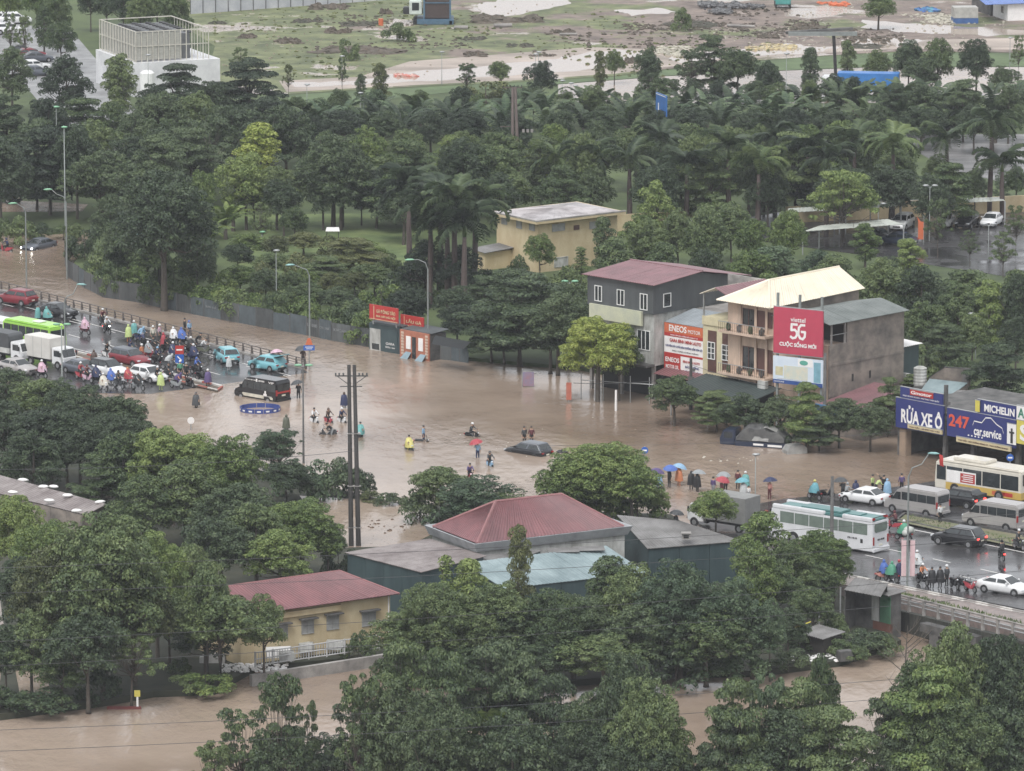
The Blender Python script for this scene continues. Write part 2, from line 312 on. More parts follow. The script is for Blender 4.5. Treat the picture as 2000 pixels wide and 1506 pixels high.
# left ramp
GA = [(-420, 446), (0, 569), (300, 647), (594, 722)]; 
P = [atL(*p) for p in GA]; 
sheet('left_road', [(-420, 446), (0, 569), (300, 647), (594, 722), (606, 730), (520, 752), (430, 772), (330, 770), (230, 768), (120, 765), (-420, 620)], 0, ASPH, zf=lambda x, y: zL(x, y), depth=1.4)
nrm = Vector((math.cos(R(37)), math.sin(R(37)), 0)) ; adir = Vector((DLx, DLy, 0))
def stripe(mb, p, d, ln, w, zf, dz=.006):
    q = Vector((-d.y, d.x, 0))
    vs = []
    for a, b in ((-ln/2, -w/2), (ln/2, -w/2), (ln/2, w/2), (-ln/2, w/2)):
        v = p+d*a+q*b; vs.append((v.x, v.y, zf(v.x, v.y)+dz))
    mb.add(vs, [(0, 1, 2, 3)])
MARK = mat('road_marking', (.72, .70, .66), .5, scale=4, col2=(.45, .44, .42))
def marking(pa, pb, atfn, zf, dash=None, gap=None, w=.15, name='lane_marking'):
    a = atfn(*pa); b = atfn(*pb); d = (b-a); d.z = 0; L = d.length; d.normalize(); mb = MB(); t = 0
    if dash is None: stripe(mb, (a+b)/2, d, L, w, zf)
    else:
        while t < L: stripe(mb, a+d*(t+dash/2), d, dash, w, zf); t += dash+gap
    return struct(name, mb, MARK)
marking((-200, 535), (585, 738), atL, zL, w=.15)
marking((-60, 577), (560, 735), atL, zL, 2, 4)
marking((-60, 602), (500, 750), atL, zL, 2, 4)
marking((-60, 630), (460, 758), atL, zL, w=.15)
# planted median with red and white kerb
def median(name, pa, pb, pc, pd, atfn, zf, h, mt, kerbcols, soil, klen=1.5):
    sheet(name, [pa, pb, pc, pd], 0, soil, zf=lambda x, y: zf(x, y)+h)
    root = thing(name+'_kerb', 'kerb of concrete blocks round the '+name.replace('_', ' '), 'kerb')
    q = [atfn(*p) for p in (pa, pb, pc, pd)]
    i = 0
    for k in range(4):
        a, b = q[k], q[(k+1) % 4]; L = (b-a).length; n = max(1, round(L/klen)); d = (b-a)/n; dd = d.copy(); dd.z = 0; w = Vector((-dd.y, dd.x, 0)).normalized()*.1
        for j in range(n):
            s_, e_ = a+d*j, a+d*(j+.985); mb = MB(); vs = []
            for zz in (-.2, h+.05):
                for pt in (s_-w, e_-w, e_+w, s_+w): vs.append((pt.x, pt.y, zf(pt.x, pt.y)+zz))
            mb.add(vs, [(0, 3, 2, 1), (4, 5, 6, 7), (0, 1, 5, 4), (1, 2, 6, 5), (2, 3, 7, 6), (3, 0, 4, 7)])
            part('kerb_block', mb, root, kerbcols[i % len(kerbcols)]); i += 1
    return root
KW = mat('kerb_white', (.62, .60, .56), .7, scale=3, col2=(.42, .40, .37)); KR = mat('kerb_red', (.42, .10, .07), .7, scale=3, col2=(.28, .08, .06))
median('left_median', (-200, 606), (434, 757), (425, 764), (-210, 614), atL, zL, .16, None, [KW, KR], MUD)
# guard rail of the left ramp
rt = thing('guard_rail', 'brown steel guard rail of slanted posts along the flooded left road', 'guard rail')
RAILM = mat('rail_paint', (.13, .11, .10), .5)
ga = atL(-150, 528); gb = atL(596, 720); gd = gb-ga; gL = gd.length; gd.normalize(); gs = Vector((-gd.y, gd.x, 0))
npost = int(gL/1.45)
pm = MB().loft([[(-.10, -.10, -.1), (.10, -.10, -.1), (.10, .16, -.1), (-.10, .16, -.1)], [(-.08, -.05, .45), (.08, -.05, .45), (.08, .12, .45), (-.08, .12, .45)], [(-.06, -.03, .98), (.06, -.03, .98), (.06, .03, .98), (-.06, .03, .98)]]).mesh('post', RAILM)
for i in range(npost+1):
    p = ga+gd*(gL*i/npost); part('post', pm, rt, loc=p, rot=(0, 0, math.atan2(gd.y, gd.x)))
for zz in (.42, .68, .96):
    part('rail', MB().tube([ga+Vector((0, 0, zz)), gb+Vector((0, 0, zz))], .035 if zz < .9 else .05), rt, RAILM)
mb = MB()
vs = []
for t in (0, 1):
    p = ga if t == 0 else gb
    for s_, z_ in ((-.25, -1.2), (.25, -1.2), (.25, .12), (-.25, .12)): q = p+gs*s_; vs.append((q.x, q.y, q.z+z_))
part('plinth', MB().add(vs, [(0, 1, 2, 3), (7, 6, 5, 4), (0, 4, 5, 1), (1, 5, 6, 2), (2, 6, 7, 3), (3, 7, 4, 0)]), rt, CONC)
# right ramp
sheet('right_road', [(1340, 1010), (1400, 992), (1520, 975), (1700, 958), (1850, 936), (2300, 990), (2800, 1060), (2800, 1330), (2400, 1290), (2050, 1200), (1800, 1150), (1640, 1118), (1500, 1092), (1420, 1050)], 0, ASPH, zf=zR, depth=2.2)
BR = mat('brick_paving', (.26, .20, .18), .5, scale=2, col2=(.15, .13, .12))
sheet('right_pavement', [(1640, 1121), (1800, 1153), (2050, 1205), (2300, 1262), (2300, 1300), (2000, 1229), (1850, 1190), (1692, 1150), (1640, 1140)], 0, BR, zf=lambda x, y: zR(x, y)+.12, depth=2.4)
SOILG = mat('wet_median_soil', (.19, .16, .11), .7, scale=.8, col2=(.10, .12, .05))
median('right_median', (1752, 1018), (2260, 1128), (2260, 1092), (1768, 1005), atR, zR, .20, None, [CONCD], SOILG)
median('pavement', (1630, 1124), (2250, 1254), (2250, 1250), (1630, 1120), atR, zR, .13, None, [KW, CONC], BR)
marking((1772, 1032), (2150, 1110), atR, zR, w=.2)
marking((1640, 1052), (2100, 1152), atR, zR, 2.4, 4)
marking((1600, 1064), (2100, 1175), atR, zR, 2.4, 4)
# balustrade + retaining wall of the right ramp
rt = thing('bridge_railing', 'grey concrete and steel railing along the edge of the raised pavement over the canal', 'railing')
zz_ = lambda x, y: zR(x, y)+.12
ga = atf(1692, 1168, zz_); gb = atf(2160, 1284, zz_); gd = gb-ga; gL = gd.length; gd.normalize(); gs = Vector((-gd.y, gd.x, 0)); n = int(gL/1.9)
pm = MB().box(-.11, -.11, -.3, .11, .11, 1.0).mesh('post', CONC)
for i in range(n+1): part('post', pm, rt, loc=ga+gd*(gL*i/n), rot=(0, 0, math.atan2(gd.y, gd.x)))
for z in (.30, .60, .95): part('rail', MB().tube([ga+Vector((0, 0, z)), gb+Vector((0, 0, z))], .05 if z < .9 else .085), rt, STEEL if z < .9 else CONC)
bm_ = MB().box(-.012, -.012, .3, .012, .012, .93)
bars = MB()
for i in range(int(gL/.16)):
    p = ga+gd*(.16*i); bars.box(p.x-.012, p.y-.012, p.z+.3, p.x+.012, p.y+.012, p.z+.93)
deco(part('infill_bars', bars, rt, STEEL), kind='stuff')
def slabwall(name, a, b, z0, z1, th, m, label, cat, zslope=False):
    d = b-a; d.z = 0; d.normalize(); s_ = Vector((-d.y, d.x, 0))*th/2; vs = []
    for p in (a, b):
        for sg, zt in ((-1, 0), (1, 0), (1, 1), (-1, 1)): q = p+s_*sg; vs.append((q.x, q.y, z0 if zt == 0 else (p.z+z1)))
    return single(name, MB().add(vs, [(0, 1, 2, 3), (7, 6, 5, 4), (0, 4, 5, 1), (1, 5, 6, 2), (2, 6, 7, 3), (3, 7, 4, 0)]), m, label, cat)
slabwall('retaining_wall', ga+gs*-.05, gb+gs*-.05, -1.5, -.28, .5, mat('mossy_concrete', (.055, .055, .045), .9, scale=1.5, col2=(.02, .022, .018), stretch=(3, 3, .4)), 'tall dark mossy retaining wall under the bridge railing at lower right', 'wall')
# haze: real air over the whole place
hz = bpy.data.materials.new('air'); hz.use_nodes = True; n = hz.node_tree; n.nodes.clear(); o_ = n.nodes.new('ShaderNodeOutputMaterial')
pv = n.nodes.new('ShaderNodeVolumePrincipled'); pv.inputs['Density'].default_value = .00008; pv.inputs['Color'].default_value = (.93, .95, 1, 1); pv.inputs['Anisotropy'].default_value = .2
n.links.new(pv.outputs[0], o_.inputs['Volume'])
deco(part('haze', MB().box(-2600, -40, -2.6, 2600, 4600, 118), None, hz), kind='stuff')
# ------------------------------------------------------------------ trees
def leaves(puffs, size, dens, up=.45, seed=0, flat=1.0):
    r = np.random.default_rng(seed); C = []; Nn = []
    for (c, rad) in puffs:
        rad = np.array(rad); n = max(8, int(dens*(rad[0]*rad[1]+rad[0]*rad[2]+rad[1]*rad[2])/3*4*math.pi))
        d = r.normal(size=(n, 3)); d /= np.linalg.norm(d, axis=1)[:, None]
        flip = (d[:, 2] < -.25) & (r.random(n) < .8); d[flip, 2] *= -1
        rr = .62+.42*r.random((n, 1))**.6
        C.append(np.array(c)+d*rad*rr); Nn.append(d*flat+np.array([0, 0, up])+r.normal(size=(n, 3))*.5)
    C = np.vstack(C); Nn = np.vstack(Nn); Nn /= np.linalg.norm(Nn, axis=1)[:, None]; n = len(C)
    t = r.normal(size=(n, 3)); t -= (t*Nn).sum(1)[:, None]*Nn; t /= np.linalg.norm(t, axis=1)[:, None]; b = np.cross(Nn, t)
    s = size*(.65+.7*r.random((n, 1)))
    V = np.empty((n, 4, 3)); V[:, 0] = C-t*s*.62; V[:, 1] = C-b*s*.36+Nn*s*.12; V[:, 2] = C+t*s*.62-Nn*s*.06; V[:, 3] = C+b*s*.36+Nn*s*.12
    return V.reshape(-1, 3)
def leafmesh(name, V, extra=None):
    n = len(V)//4; me = bpy.data.meshes.new(name); me.vertices.add(len(V)); me.vertices.foreach_set('co', V.ravel())
    me.loops.add(n*4); me.loops.foreach_set('vertex_index', np.arange(n*4)); me.polygons.add(n)
    me.polygons.foreach_set('loop_start', np.arange(n)*4); me.polygons.foreach_set('loop_total', np.full(n, 4))
    me.materials.append(LEAF['mid']); me.update(calc_edges=True); return me
def woodmesh(puffs, h, r0, seed, trunktop=.55, nb=12, lean=.3):
    q = random.Random(seed); mb = MB(); top = h*trunktop; lx, ly = q.uniform(-lean, lean), q.uniform(-lean, lean)
    tr = [(0, 0, -.6), (0, 0, 0), (lx*.3, ly*.3, top*.5), (lx, ly, top), (lx*1.2, ly*1.2, h*.85)]
    mb.tube(tr, [r0*1.4, r0*1.1, r0*.85, r0*.6, r0*.15], 7)
    ps = list(puffs); q.shuffle(ps)
    for c, rad in ps[:nb]:
        z0 = q.uniform(.55, 1)*top; z0 = min(z0, c[2]*.9); f = z0/top; s = Vector((lx*f, ly*f, z0)); e = Vector(c)
        m = s.lerp(e, .5)+Vector((0, 0, -.12*(e-s).length))
        mb.tube([s, m, e], [r0*.42, r0*.26, r0*.07], 5)
    return mb.mesh('trunk', BARK, smooth=True)
# every variant: nominal total height 10, crown radius ~4; scaled per tree
def V_dome(seed, R0=4.2, h=10, base=.20, n=110, pr=(.5, 1.0), K=9):
    q = random.Random(seed); P = []; cz = h*(base+1)/2; rz = h*(1-base)/2
    for l in range(K):
        f = l/(K-1); a = l*2.39996+q.uniform(-.5, .5); zc = 1-1.5*f+q.uniform(-.12, .12); d = (.12 if l == 0 else math.sqrt(max(.1, 1-zc*zc*.8))*q.uniform(.46, .66))*R0
        lr = R0*q.uniform(.34, .56)*(1 if l else .9); c = (d*math.cos(a), d*math.sin(a), cz+rz*(zc*.62)); lz = min(lr*q.uniform(.7, .95), rz*.5)
        m = int(n/K*(lr/R0/.45)**2)
        for i in range(m):
            b = i*2.39996+q.random(); z = 1-1.45*(i+.5)/m; rr = math.sqrt(max(0, 1-z*z)); p = q.uniform(*pr); g = q.uniform(.80, 1.08)
            P.append(((c[0]+lr*rr*math.cos(b)*g*.82, c[1]+lr*rr*math.sin(b)*g*.82, max(h*base*.8, c[2]+lz*z*g*.9)), (p, p, p*q.uniform(.55, .8))))
        P.append((c, (lr*.6, lr*.6, lz*.6)))
    return P
def V_layer(seed, R0=4.6, h=10, nl=6, base=.32):
    q = random.Random(seed); P = []
    for l in range(nl):
        f = l/(nl-1); z = h*(base+(1-base)*f)-.3; r = R0*math.sqrt(max(.12, 1-(f*.93)**2.2))*(.8 if l == 0 else 1); nb = int(4+r*2.6)
        off = (q.uniform(-.7, .7), q.uniform(-.7, .7))
        for i in range(nb):
            a = q.uniform(0, 6.28); d = math.sqrt(q.random())*r; w = q.uniform(.9, 1.6)
            P.append(((off[0]+d*math.cos(a), off[1]+d*math.sin(a), z-d*d/r*.12+q.uniform(-.35, .35)), (w, w, q.uniform(.3, .5))))
    return P
def V_tall(seed, R0=2.6, h=10, n=34):
    q = random.Random(seed); P = []
    for i in range(n):
        f = (i+.5)/n; z = h*(.2+.78*f); r = R0*(math.sin(math.pi*min(1, (f*.82+.15)))**.7); a = i*2.4+q.uniform(-.5, .5); d = r*q.uniform(.35, .9); w = q.uniform(.7, 1.2)
        P.append(((d*math.cos(a), d*math.sin(a), z), (w, w, w*.62)))
    return P
def V_airy(seed, R0=4.8, h=10, n=66):
    q = random.Random(seed); P = []
    for i in range(n):
        a = i*2.4+q.uniform(-.4, .4); f = q.random(); z = h*(.45+.52*f); d = R0*math.sqrt(max(.05, 1-f*f*.8))*q.uniform(.35, 1); w = q.uniform(.4, 1.0)
        P.append(((d*math.cos(a), d*math.sin(a), z-d*.15+q.uniform(-.3, .3)), (w, w*q.uniform(.6, 1), w*.42)))
    return P
def V_cone(seed, R0=1.8, h=10, n=30):
    q = random.Random(seed); P = []
    for i in range(n):
        f = (i+.5)/n; z = h*(.12+.86*f); r = R0*(1-f*.8); a = i*2.4; d = r*q.uniform(.3, .85); w = q.uniform(.5, .85)*(1.1-.4*f)
        P.append(((d*math.cos(a), d*math.sin(a), z), (w, w, w*.7)))
    return P
def V_bush(seed, R0=2.5, h=3.2, n=20):
    q = random.Random(seed); P = []
    for i in range(n):
        a = q.uniform(0, 6.28); d = math.sqrt(q.random())*R0; z = h*math.sqrt(max(.05, 1-(d/R0)**2))*q.uniform(.45, .95); w = q.uniform(.55, .95)
        P.append(((d*math.cos(a), d*math.sin(a), max(.35, z-w*.4)), (w, w, w*.75)))
    return P
VAR = {}
def mk(kind, fn, seeds, size, dens, hn, rn, up=.45, r0=.22, tt=.55, nb=14):
    VAR[kind] = []
    for s in seeds:
        P = fn(s); V = leaves(P, size, dens, up, s)
        if kind != 'bush':
            n = 0
        VAR[kind].append((leafmesh('crown', V), woodmesh(P, hn, r0, s, tt, nb) , hn, rn))
mk('dome', V_dome, (1, 2, 3, 4, 5), .235, 19, 10, 4.2, nb=10)
mk('dense', lambda s: V_dome(s, n=130, pr=(.42, .85), base=.10, K=10), (11, 12, 13, 14, 15), .215, 23, 10, 4.2, nb=10)
mk('layer', V_layer, (21, 22, 23, 24), .23, 28, 10, 4.7, up=.9, nb=22)
mk('tall', V_tall, (31, 32, 33), .22, 30, 10, 2.8, nb=16)
mk('airy', V_airy, (41, 42, 43, 44), .24, 30, 10, 4.9, up=.8, nb=44, r0=.17, tt=.5)
mk('cone', V_cone, (51, 52), .22, 26, 10, 2.0, r0=.12, nb=10, tt=.9)
mk('bush', V_bush, (61, 62, 63, 64), .23, 22, 3.2, 2.7, r0=.06, tt=.5, nb=8)
mk('big', lambda s: V_dome(s, R0=6.2, h=14, base=.10, n=230, pr=(.55, 1.05), K=14), (71, 72, 73), .235, 19, 14, 6.4, r0=.36, nb=18)
print('leaf tris', sum(len(v[0].polygons)*2 for k in VAR.values() for v in k))
TREES = {}
TN = {'dome': 'rounded', 'dense': 'dense rounded', 'layer': 'spreading layered', 'tall': 'tall clumpy', 'airy': 'airy open-branched', 'cone': 'slender', 'bush': 'leafy', 'big': 'huge full-crowned'}
TONE = {'deep': 'very dark green', 'dark': 'dark green', 'mid': 'mid-green', 'bright': 'bright green', 'lime': 'yellow-green', 'blue': 'bluish green', 'olive': 'olive green'}
def tree(cx, top, wpx, h, kind, tone, zone, z0=.35):
    p = at(cx, top, z0+h*.97); s = .983*(0+1500+753+(FPX*0))/111  # placeholder scale, replaced below
    dep = p.y*CT+(CAMH-p.z)*ST; s = FPX/dep
    cm, tm, hn, rn = random.choice(VAR[kind]); kz = h/hn; kx = (wpx/2/s)/rn
    nm = {'bush': 'shrub', 'cone': 'young_tree', 'layer': 'layered_tree', 'airy': 'feathery_tree', 'tall': 'columnar_tree', 'big': 'large_shade_tree'}.get(kind, 'broadleaf_tree')
    t = thing(nm, None, 'shrub' if kind == 'bush' else 'tree', (p.x, p.y, z0), random.uniform(0, 6.28), zone if zone else None)
    part('crown', cm, t, LEAF[tone], scale=(kx, kx, kz)); part('trunk' if kind != 'bush' else 'stem', tm, t, scale=(min(kx, kz*1.1) if kind != 'bush' else kx, min(kx, kz*1.1) if kind != 'bush' else kx, kz))
    # the trunk keeps its branches inside the crown
    t.children[-1].scale = (kx, kx, kz)
    TREES.setdefault((zone, kind, tone), []).append((cx, t)); return t
def finish_trees():
    for (zone, kind, tone), L in TREES.items():
        L.sort(key=lambda a: a[0])
        w = 'shrub' if kind == 'bush' else ('palm' if kind.startswith('palm') else 'tree')
        tn = TN.get(kind, '')
        if kind.startswith('palm'): tn = {'palm': 'feathery royal', 'palmdate': 'bushy arching'}[kind]
        for i, (cx, t) in enumerate(L):
            pos = '' if len(L) == 1 else (', '+ordinal(i)+' from left')
            t['label'] = f"{TONE[tone]} {tn} {w} {zone}{pos}"
def row(zone, x0, x1, y0, y1, n, w, h, kinds, tones, jx=.3, jy=12, z0=.35, jw=.25):
    for i in range(n):
        f = (i+.5)/n; x = x0+(x1-x0)*f+random.uniform(-jx, jx)*(x1-x0)/n; y = y0+(y1-y0)*f+random.uniform(-jy, jy)
        k = random.uniform(1-jw, 1+jw); tree(x, y, w*k, h*random.uniform(.88, 1.12), random.choice(kinds), random.choice(tones), zone, z0)
# palms --------------------------------------------------------------
def frond(L, droop, lw, seed, n=15, rise=.5):
    q = random.Random(seed); mb = MB(); pts = []
    for i in range(n+1):
        f = i/n; a = rise-droop*f**1.3; pts.append((0, 0) if i == 0 else (pts[-1][0]+L/n*math.cos(a), pts[-1][1]+L/n*math.sin(a)))
    mb.tube([(x, 0, z) for x, z in pts[::3]], [.05*(1-.8*i/(n/3)) for i in range(len(pts[::3]))], 4, cap=False)
    for i in range(1, n+1):
        x, z = pts[i]; f = i/n; w = lw*math.sin(math.pi*(f*.85+.12))**.6
        for sd in (-1, 1):
            for k in (0, 1):
                o = (k-.5)*L/n*.5; dr = -w*q.uniform(.35, .75); fx = q.uniform(.25, .5)*w
                mb.add([(x+o-.03, 0, z), (x+o+.10, 0, z), (x+o+fx+.08, sd*w*.6, z+dr*.35), (x+o+fx*1.3, sd*w, z+dr)], [(0, 1, 2), (0, 2, 3)])
    return mb.mesh('frond', LEAF['dark'])
FR_R = [frond(3.6, 2.0, .75, s) for s in (1, 2, 3)]; FR_D = [frond(4.2, 1.5, .55, s, rise=.9) for s in (4, 5)]
PT = MB().tube([(0, 0, -.5), (0, 0, 0), (.05, 0, 3), (.12, .05, 6), (.1, 0, 8.4)], [.28, .24, .27, .22, .16], 8).mesh('trunk', PALMBARK, smooth=True)
PS = MB().tube([(.1, 0, 8.3), (.1, 0, 9.1), (.1, 0, 9.9)], [.17, .15, .05], 8).mesh('crown_shaft', LEAF['mid'], smooth=True)
PD = MB().tube([(0, 0, -.5), (0, 0, 0), (0, 0, 2.2)], [.32, .30, .24], 8).mesh('trunk', BARK, smooth=True)
def palm(cx, top, h, zone, tone='dark', date=False, k=1.0, z0=.35, nf=None):
    tall = h/(11.2 if not date else 5.6)
    p = at(cx, top, z0+h); t = thing('palm_tree', None, 'palm tree', (p.x, p.y, z0), random.uniform(0, 6.28), zone)
    if date:
        part('trunk', PD, t, scale=(k, k, tall)); hz_ = 2.1*tall
        for i in range(nf or 15):
            el = random.uniform(-.1, .75); part('frond', random.choice(FR_D), t, LEAF[tone], loc=(0, 0, hz_), rot=(random.uniform(-.2, .2), -el, i*2.4), scale=(k,)*3)
    else:
        part('trunk', PT, t, scale=(k, k, tall)); part('crown_shaft', PS, t, LEAF['mid'], scale=(k, k, tall))
        for i in range(nf or 14):
            el = random.uniform(-.35, .95); part('frond', random.choice(FR_R), t, LEAF[tone], loc=(.1, 0, 9.8*tall), rot=(random.uniform(-.25, .25), -el, i*2.4), scale=(k,)*3)
    TREES.setdefault((zone, 'palmdate' if date else 'palm', tone), []).append((cx, t)); return t
# ---- placement, back to front
D3 = ['dark', 'deep', 'mid']; M3 = ['mid', 'dark', 'blue']; L3 = ['bright', 'mid', 'olive']
row('at the far top-left corner', -10, 150, -25, -10, 3, 60, 8, ['dome'], ['mid', 'bright'])
row('behind the white caged building', 150, 370, -30, -22, 6, 66, 8, ['dome', 'dense'], ['dark', 'mid'])
row('beside the top-left parking', 66, 135, 22, 40, 2, 58, 7, ['tall', 'dome'], ['mid'], jx=.1)
tree(20, 25, 40, 7, 'airy', 'mid', 'at the top-left paving'); tree(48, 30, 34, 7, 'airy', 'mid', 'at the top-left paving')
z = 'around the white caged building'
for a in ((22, 92, 100, 9, 'dense', 'dark'), (128, 108, 118, 10, 'dense', 'deep'), (232, 112, 72, 9, 'tall', 'mid'), (235, 130, 66, 7, 'dome', 'mid'), (352, 134, 124, 8.5, 'layer', 'deep'), (482, 124, 132, 9, 'layer', 'deep'), (470, 92, 50, 4, 'airy', 'mid'), (300, 165, 80, 7, 'dense', 'deep'), (415, 160, 90, 7, 'dense', 'deep')): tree(*a, z)
z = 'in the grove at upper left'
row(z, -20, 560, 200, 195, 8, 120, 9, ['dense', 'dome', 'layer'], ['dark', 'dark', 'deep', 'mid'])
row(z, 130, 600, 232, 212, 6, 120, 9, ['dense', 'airy', 'dome'], ['dark', 'dark', 'mid'])
tree(415, 206, 76, 8, 'airy', 'dark', z); row(z, -20, 420, 268, 262, 6, 125, 9.5, ['dense', 'layer', 'dome'], ['dark', 'deep', 'mid'])
for a in ((70, 245, 130, 10, 'layer', 'dark'), (195, 290, 150, 9, 'dense', 'dark'), (200, 320, 110, 6.5, 'dense', 'deep'), (300, 275, 150, 11, 'layer', 'dark'), (30, 290, 90, 6, 'dome', 'deep')): tree(*a, z)
z = 'in the belt below the field'
row(z, 545, 1700, 186, 150, 22, 62, 5, ['dense', 'dome', 'bush'], ['dark', 'mid', 'deep', 'blue'], jy=8)
for i in range(30): palm(580+i*50+random.uniform(-14, 14), 196-i*1.2+random.uniform(-12, 10), 5.2, z, random.choice(['deep', 'dark', 'blue']), True, 1.15, nf=12)
for i in range(16): palm(620+i*88+random.uniform(-14, 14), 212-i*1.2+random.uniform(-6, 10), 5.0, z, random.choice(['deep', 'dark']), True, 1.15, nf=12)
row(z, 540, 2010, 222, 208, 17, 95, 6, ['dense', 'dome'], ['deep', 'deep', 'dark'], jy=6)
row(z, 1690, 2010, 168, 160, 4, 90, 7, ['dense', 'layer'], ['dark'], jy=8)
palm(1830, 160, 6.5, z, 'dark', True, 1.6, nf=18); palm(1750, 165, 6.0, z, 'dark', True, 1.4, nf=16)
z = 'standing by the far canal'
for a in ((563, 126, 26, 4.5, 'airy', 'olive'), (668, 112, 24, 5, 'airy', 'mid'), (742, 128, 46, 6, 'tall', 'olive'), (705, 147, 30, 4, 'tall', 'dark'), (912, 124, 52, 4.5, 'airy', 'mid'), (978, 120, 48, 4, 'dome', 'mid'), (1058, 120, 70, 6, 'dense', 'deep'), (950, 150, 120, 4, 'bush', 'olive'), (1172, 103, 32, 6, 'tall', 'olive'), (1200, 102, 40, 4.5, 'dome', 'mid'), (1268, 92, 56, 7, 'dense', 'dark'), (1268, 110, 54, 6, 'tall', 'dark'), (1395, 76, 100, 8, 'layer', 'dark'), (1350, 95, 70, 7, 'airy', 'dark'), (1440, 100, 90, 7, 'dome', 'dark'), (1500, 125, 60, 6, 'dome', 'dark'), (1582, 98, 48, 6.5, 'tall', 'dark'), (1655, 82, 38, 6, 'tall', 'mid'), (1715, 102, 60, 5, 'dome', 'mid'), (1775, 85, 74, 7, 'dome', 'dark'), (1832, 75, 76, 8, 'dense', 'mid'), (1800, 110, 90, 6, 'dense', 'dark'), (1908, 78, 80, 8, 'dense', 'deep'), (1990, 68, 34, 6, 'airy', 'mid'), (1960, 130, 70, 5, 'dense', 'dark')): tree(*a, z)
for x, y, w in ((775, 36, 66), (680, 70, 46), (1335, 14, 44), (1716, -8, 80)): tree(x, y, w, 3.4 if w < 70 else 5, 'bush' if w < 70 else 'dome', 'mid', 'out on the open field')
z = 'in the wide middle grove'
row(z, 590, 1790, 252, 240, 14, 105, 8, ['dense', 'dome', 'dense'], ['mid', 'dark', 'mid', 'bright'], jy=7)
row(z, 640, 1780, 285, 262, 12, 120, 9, ['dense', 'dome', 'layer'], ['dark', 'mid', 'mid'], jy=10)
for a in ((503, 252, 122, 10, 'tall', 'lime'), (480, 300, 120, 9, 'dense', 'bright'), (540, 325, 110, 7.5, 'dense', 'mid'), (392, 340, 70, 8, 'dome', 'bright'), (650, 272, 170, 10.5, 'big', 'dark'), (665, 300, 130, 9, 'dense', 'dark'), (800, 285, 150, 9, 'layer', 'mid'), (880, 268, 70, 7, 'tall', 'bright'), (1056, 285, 74, 6.5, 'dome', 'lime'), (960, 300, 90, 7, 'dense', 'mid'), (735, 330, 110, 7, 'dense', 'deep'), (1330, 290, 130, 8, 'dense', 'dark'), (1100, 330, 130, 7, 'dense', 'mid'), (1000, 340, 100, 6, 'dome', 'mid')): tree(*a, z)
row(z, 930, 1900, 330, 320, 10, 115, 7.5, ['dense', 'dome', 'layer'], ['dark', 'mid', 'deep'], jy=10)
z = 'in the right-hand grove'
for x, y, h in ((1150, 285, 9), (1230, 290, 9), (1290, 250, 9), (1425, 262, 11), (1340, 300, 9), (1515, 245, 10), (1580, 262, 10), (1670, 250, 10.5), (1745, 255, 10.5), (1850, 250, 10), (1935, 210, 13), (1480, 300, 9), (1615, 290, 9), (1960, 300, 8), (1085, 290, 8)): palm(x, y, h, z, random.choice(['dark', 'mid', 'dark', 'deep']), False, 1.15)
row(z, 1250, 1900, 318, 300, 7, 100, 6, ['dense', 'dome'], ['dark', 'mid', 'dark'], jy=8)
for a in ((1645, 330, 140, 9, 'airy', 'bright'), (1650, 338, 120, 8, 'dome', 'bright'), (1500, 335, 90, 7, 'dense', 'deep'), (1815, 345, 100, 7, 'dense', 'deep'), (1905, 330, 60, 5.5, 'dense', 'dark'), (1985, 330, 60, 4.5, 'dome', 'mid'), (1955, 325, 40, 4.5, 'cone', 'blue')): tree(*a, z)
z = 'behind the long grey fence'
tree(318, 332, 236, 15, 'big', 'dark', z); tree(312, 372, 190, 10.5, 'dense', 'deep', z); tree(215, 380, 90, 7, 'dense', 'dark', z); tree(385, 460, 90, 7, 'dense', 'dark', z); tree(250, 425, 110, 7.5, 'dense', 'dark', z)
for x, y in ((440, 395), (455, 380), (410, 420)): palm(x, y, 4.2, 'beside the biggest tree', 'bright', True, .8)
row(z, 150, 300, 440, 492, 4, 80, 4.2, ['bush', 'dome'], ['mid', 'dark'])
row(z, 190, 760, 480, 552, 13, 78, 3.4, ['bush', 'dome'], ['mid', 'bright', 'bright', 'olive'])
row(z, 350, 880, 470, 530, 8, 84, 3.6, ['bush', 'bush', 'dome'], ['mid', 'olive', 'bright', 'dark'])
row(z, 190, 735, 512, 602, 17, 70, 3.0, ['bush'], ['mid', 'bright', 'bright', 'olive'], jy=5)
row(z, 480, 740, 535, 592, 5, 80, 3.4, ['dome', 'bush'], ['mid', 'dark'])
tree(690, 470, 130, 4.6, 'layer', 'olive', z); tree(640, 505, 110, 4, 'layer', 'mid', z)
row(z, 470, 860, 440, 500, 7, 70, 3, ['bush', 'dome'], ['mid', 'bright', 'olive'])
row('in the dim grove above the lawn', 440, 900, 352, 350, 6, 105, 6.5, ['dense', 'dome', 'airy'], ['dark', 'deep', 'mid'])
tree(512, 395, 60, 5.5, 'airy', 'mid', 'on the park lawn'); tree(575, 405, 60, 4.5, 'dome', 'mid', 'on the park lawn')
row('on the far-left green verge', -10, 170, 424, 442, 5, 52, 1.9, ['bush'], ['mid', 'dark'])
row('on the far-left green verge', -30, 60, 416, 425, 2, 60, 3, ['bush'], ['mid'])
z = 'near the yellow flat-roofed building'
for x, y, h in ((800, 338, 12.5), (858, 352, 13), (888, 358, 13.5), (925, 372, 12), (838, 380, 12), (875, 400, 11), (905, 410, 11)): palm(x, y, h, z, random.choice(['deep', 'dark']), False, 1.3, nf=18)
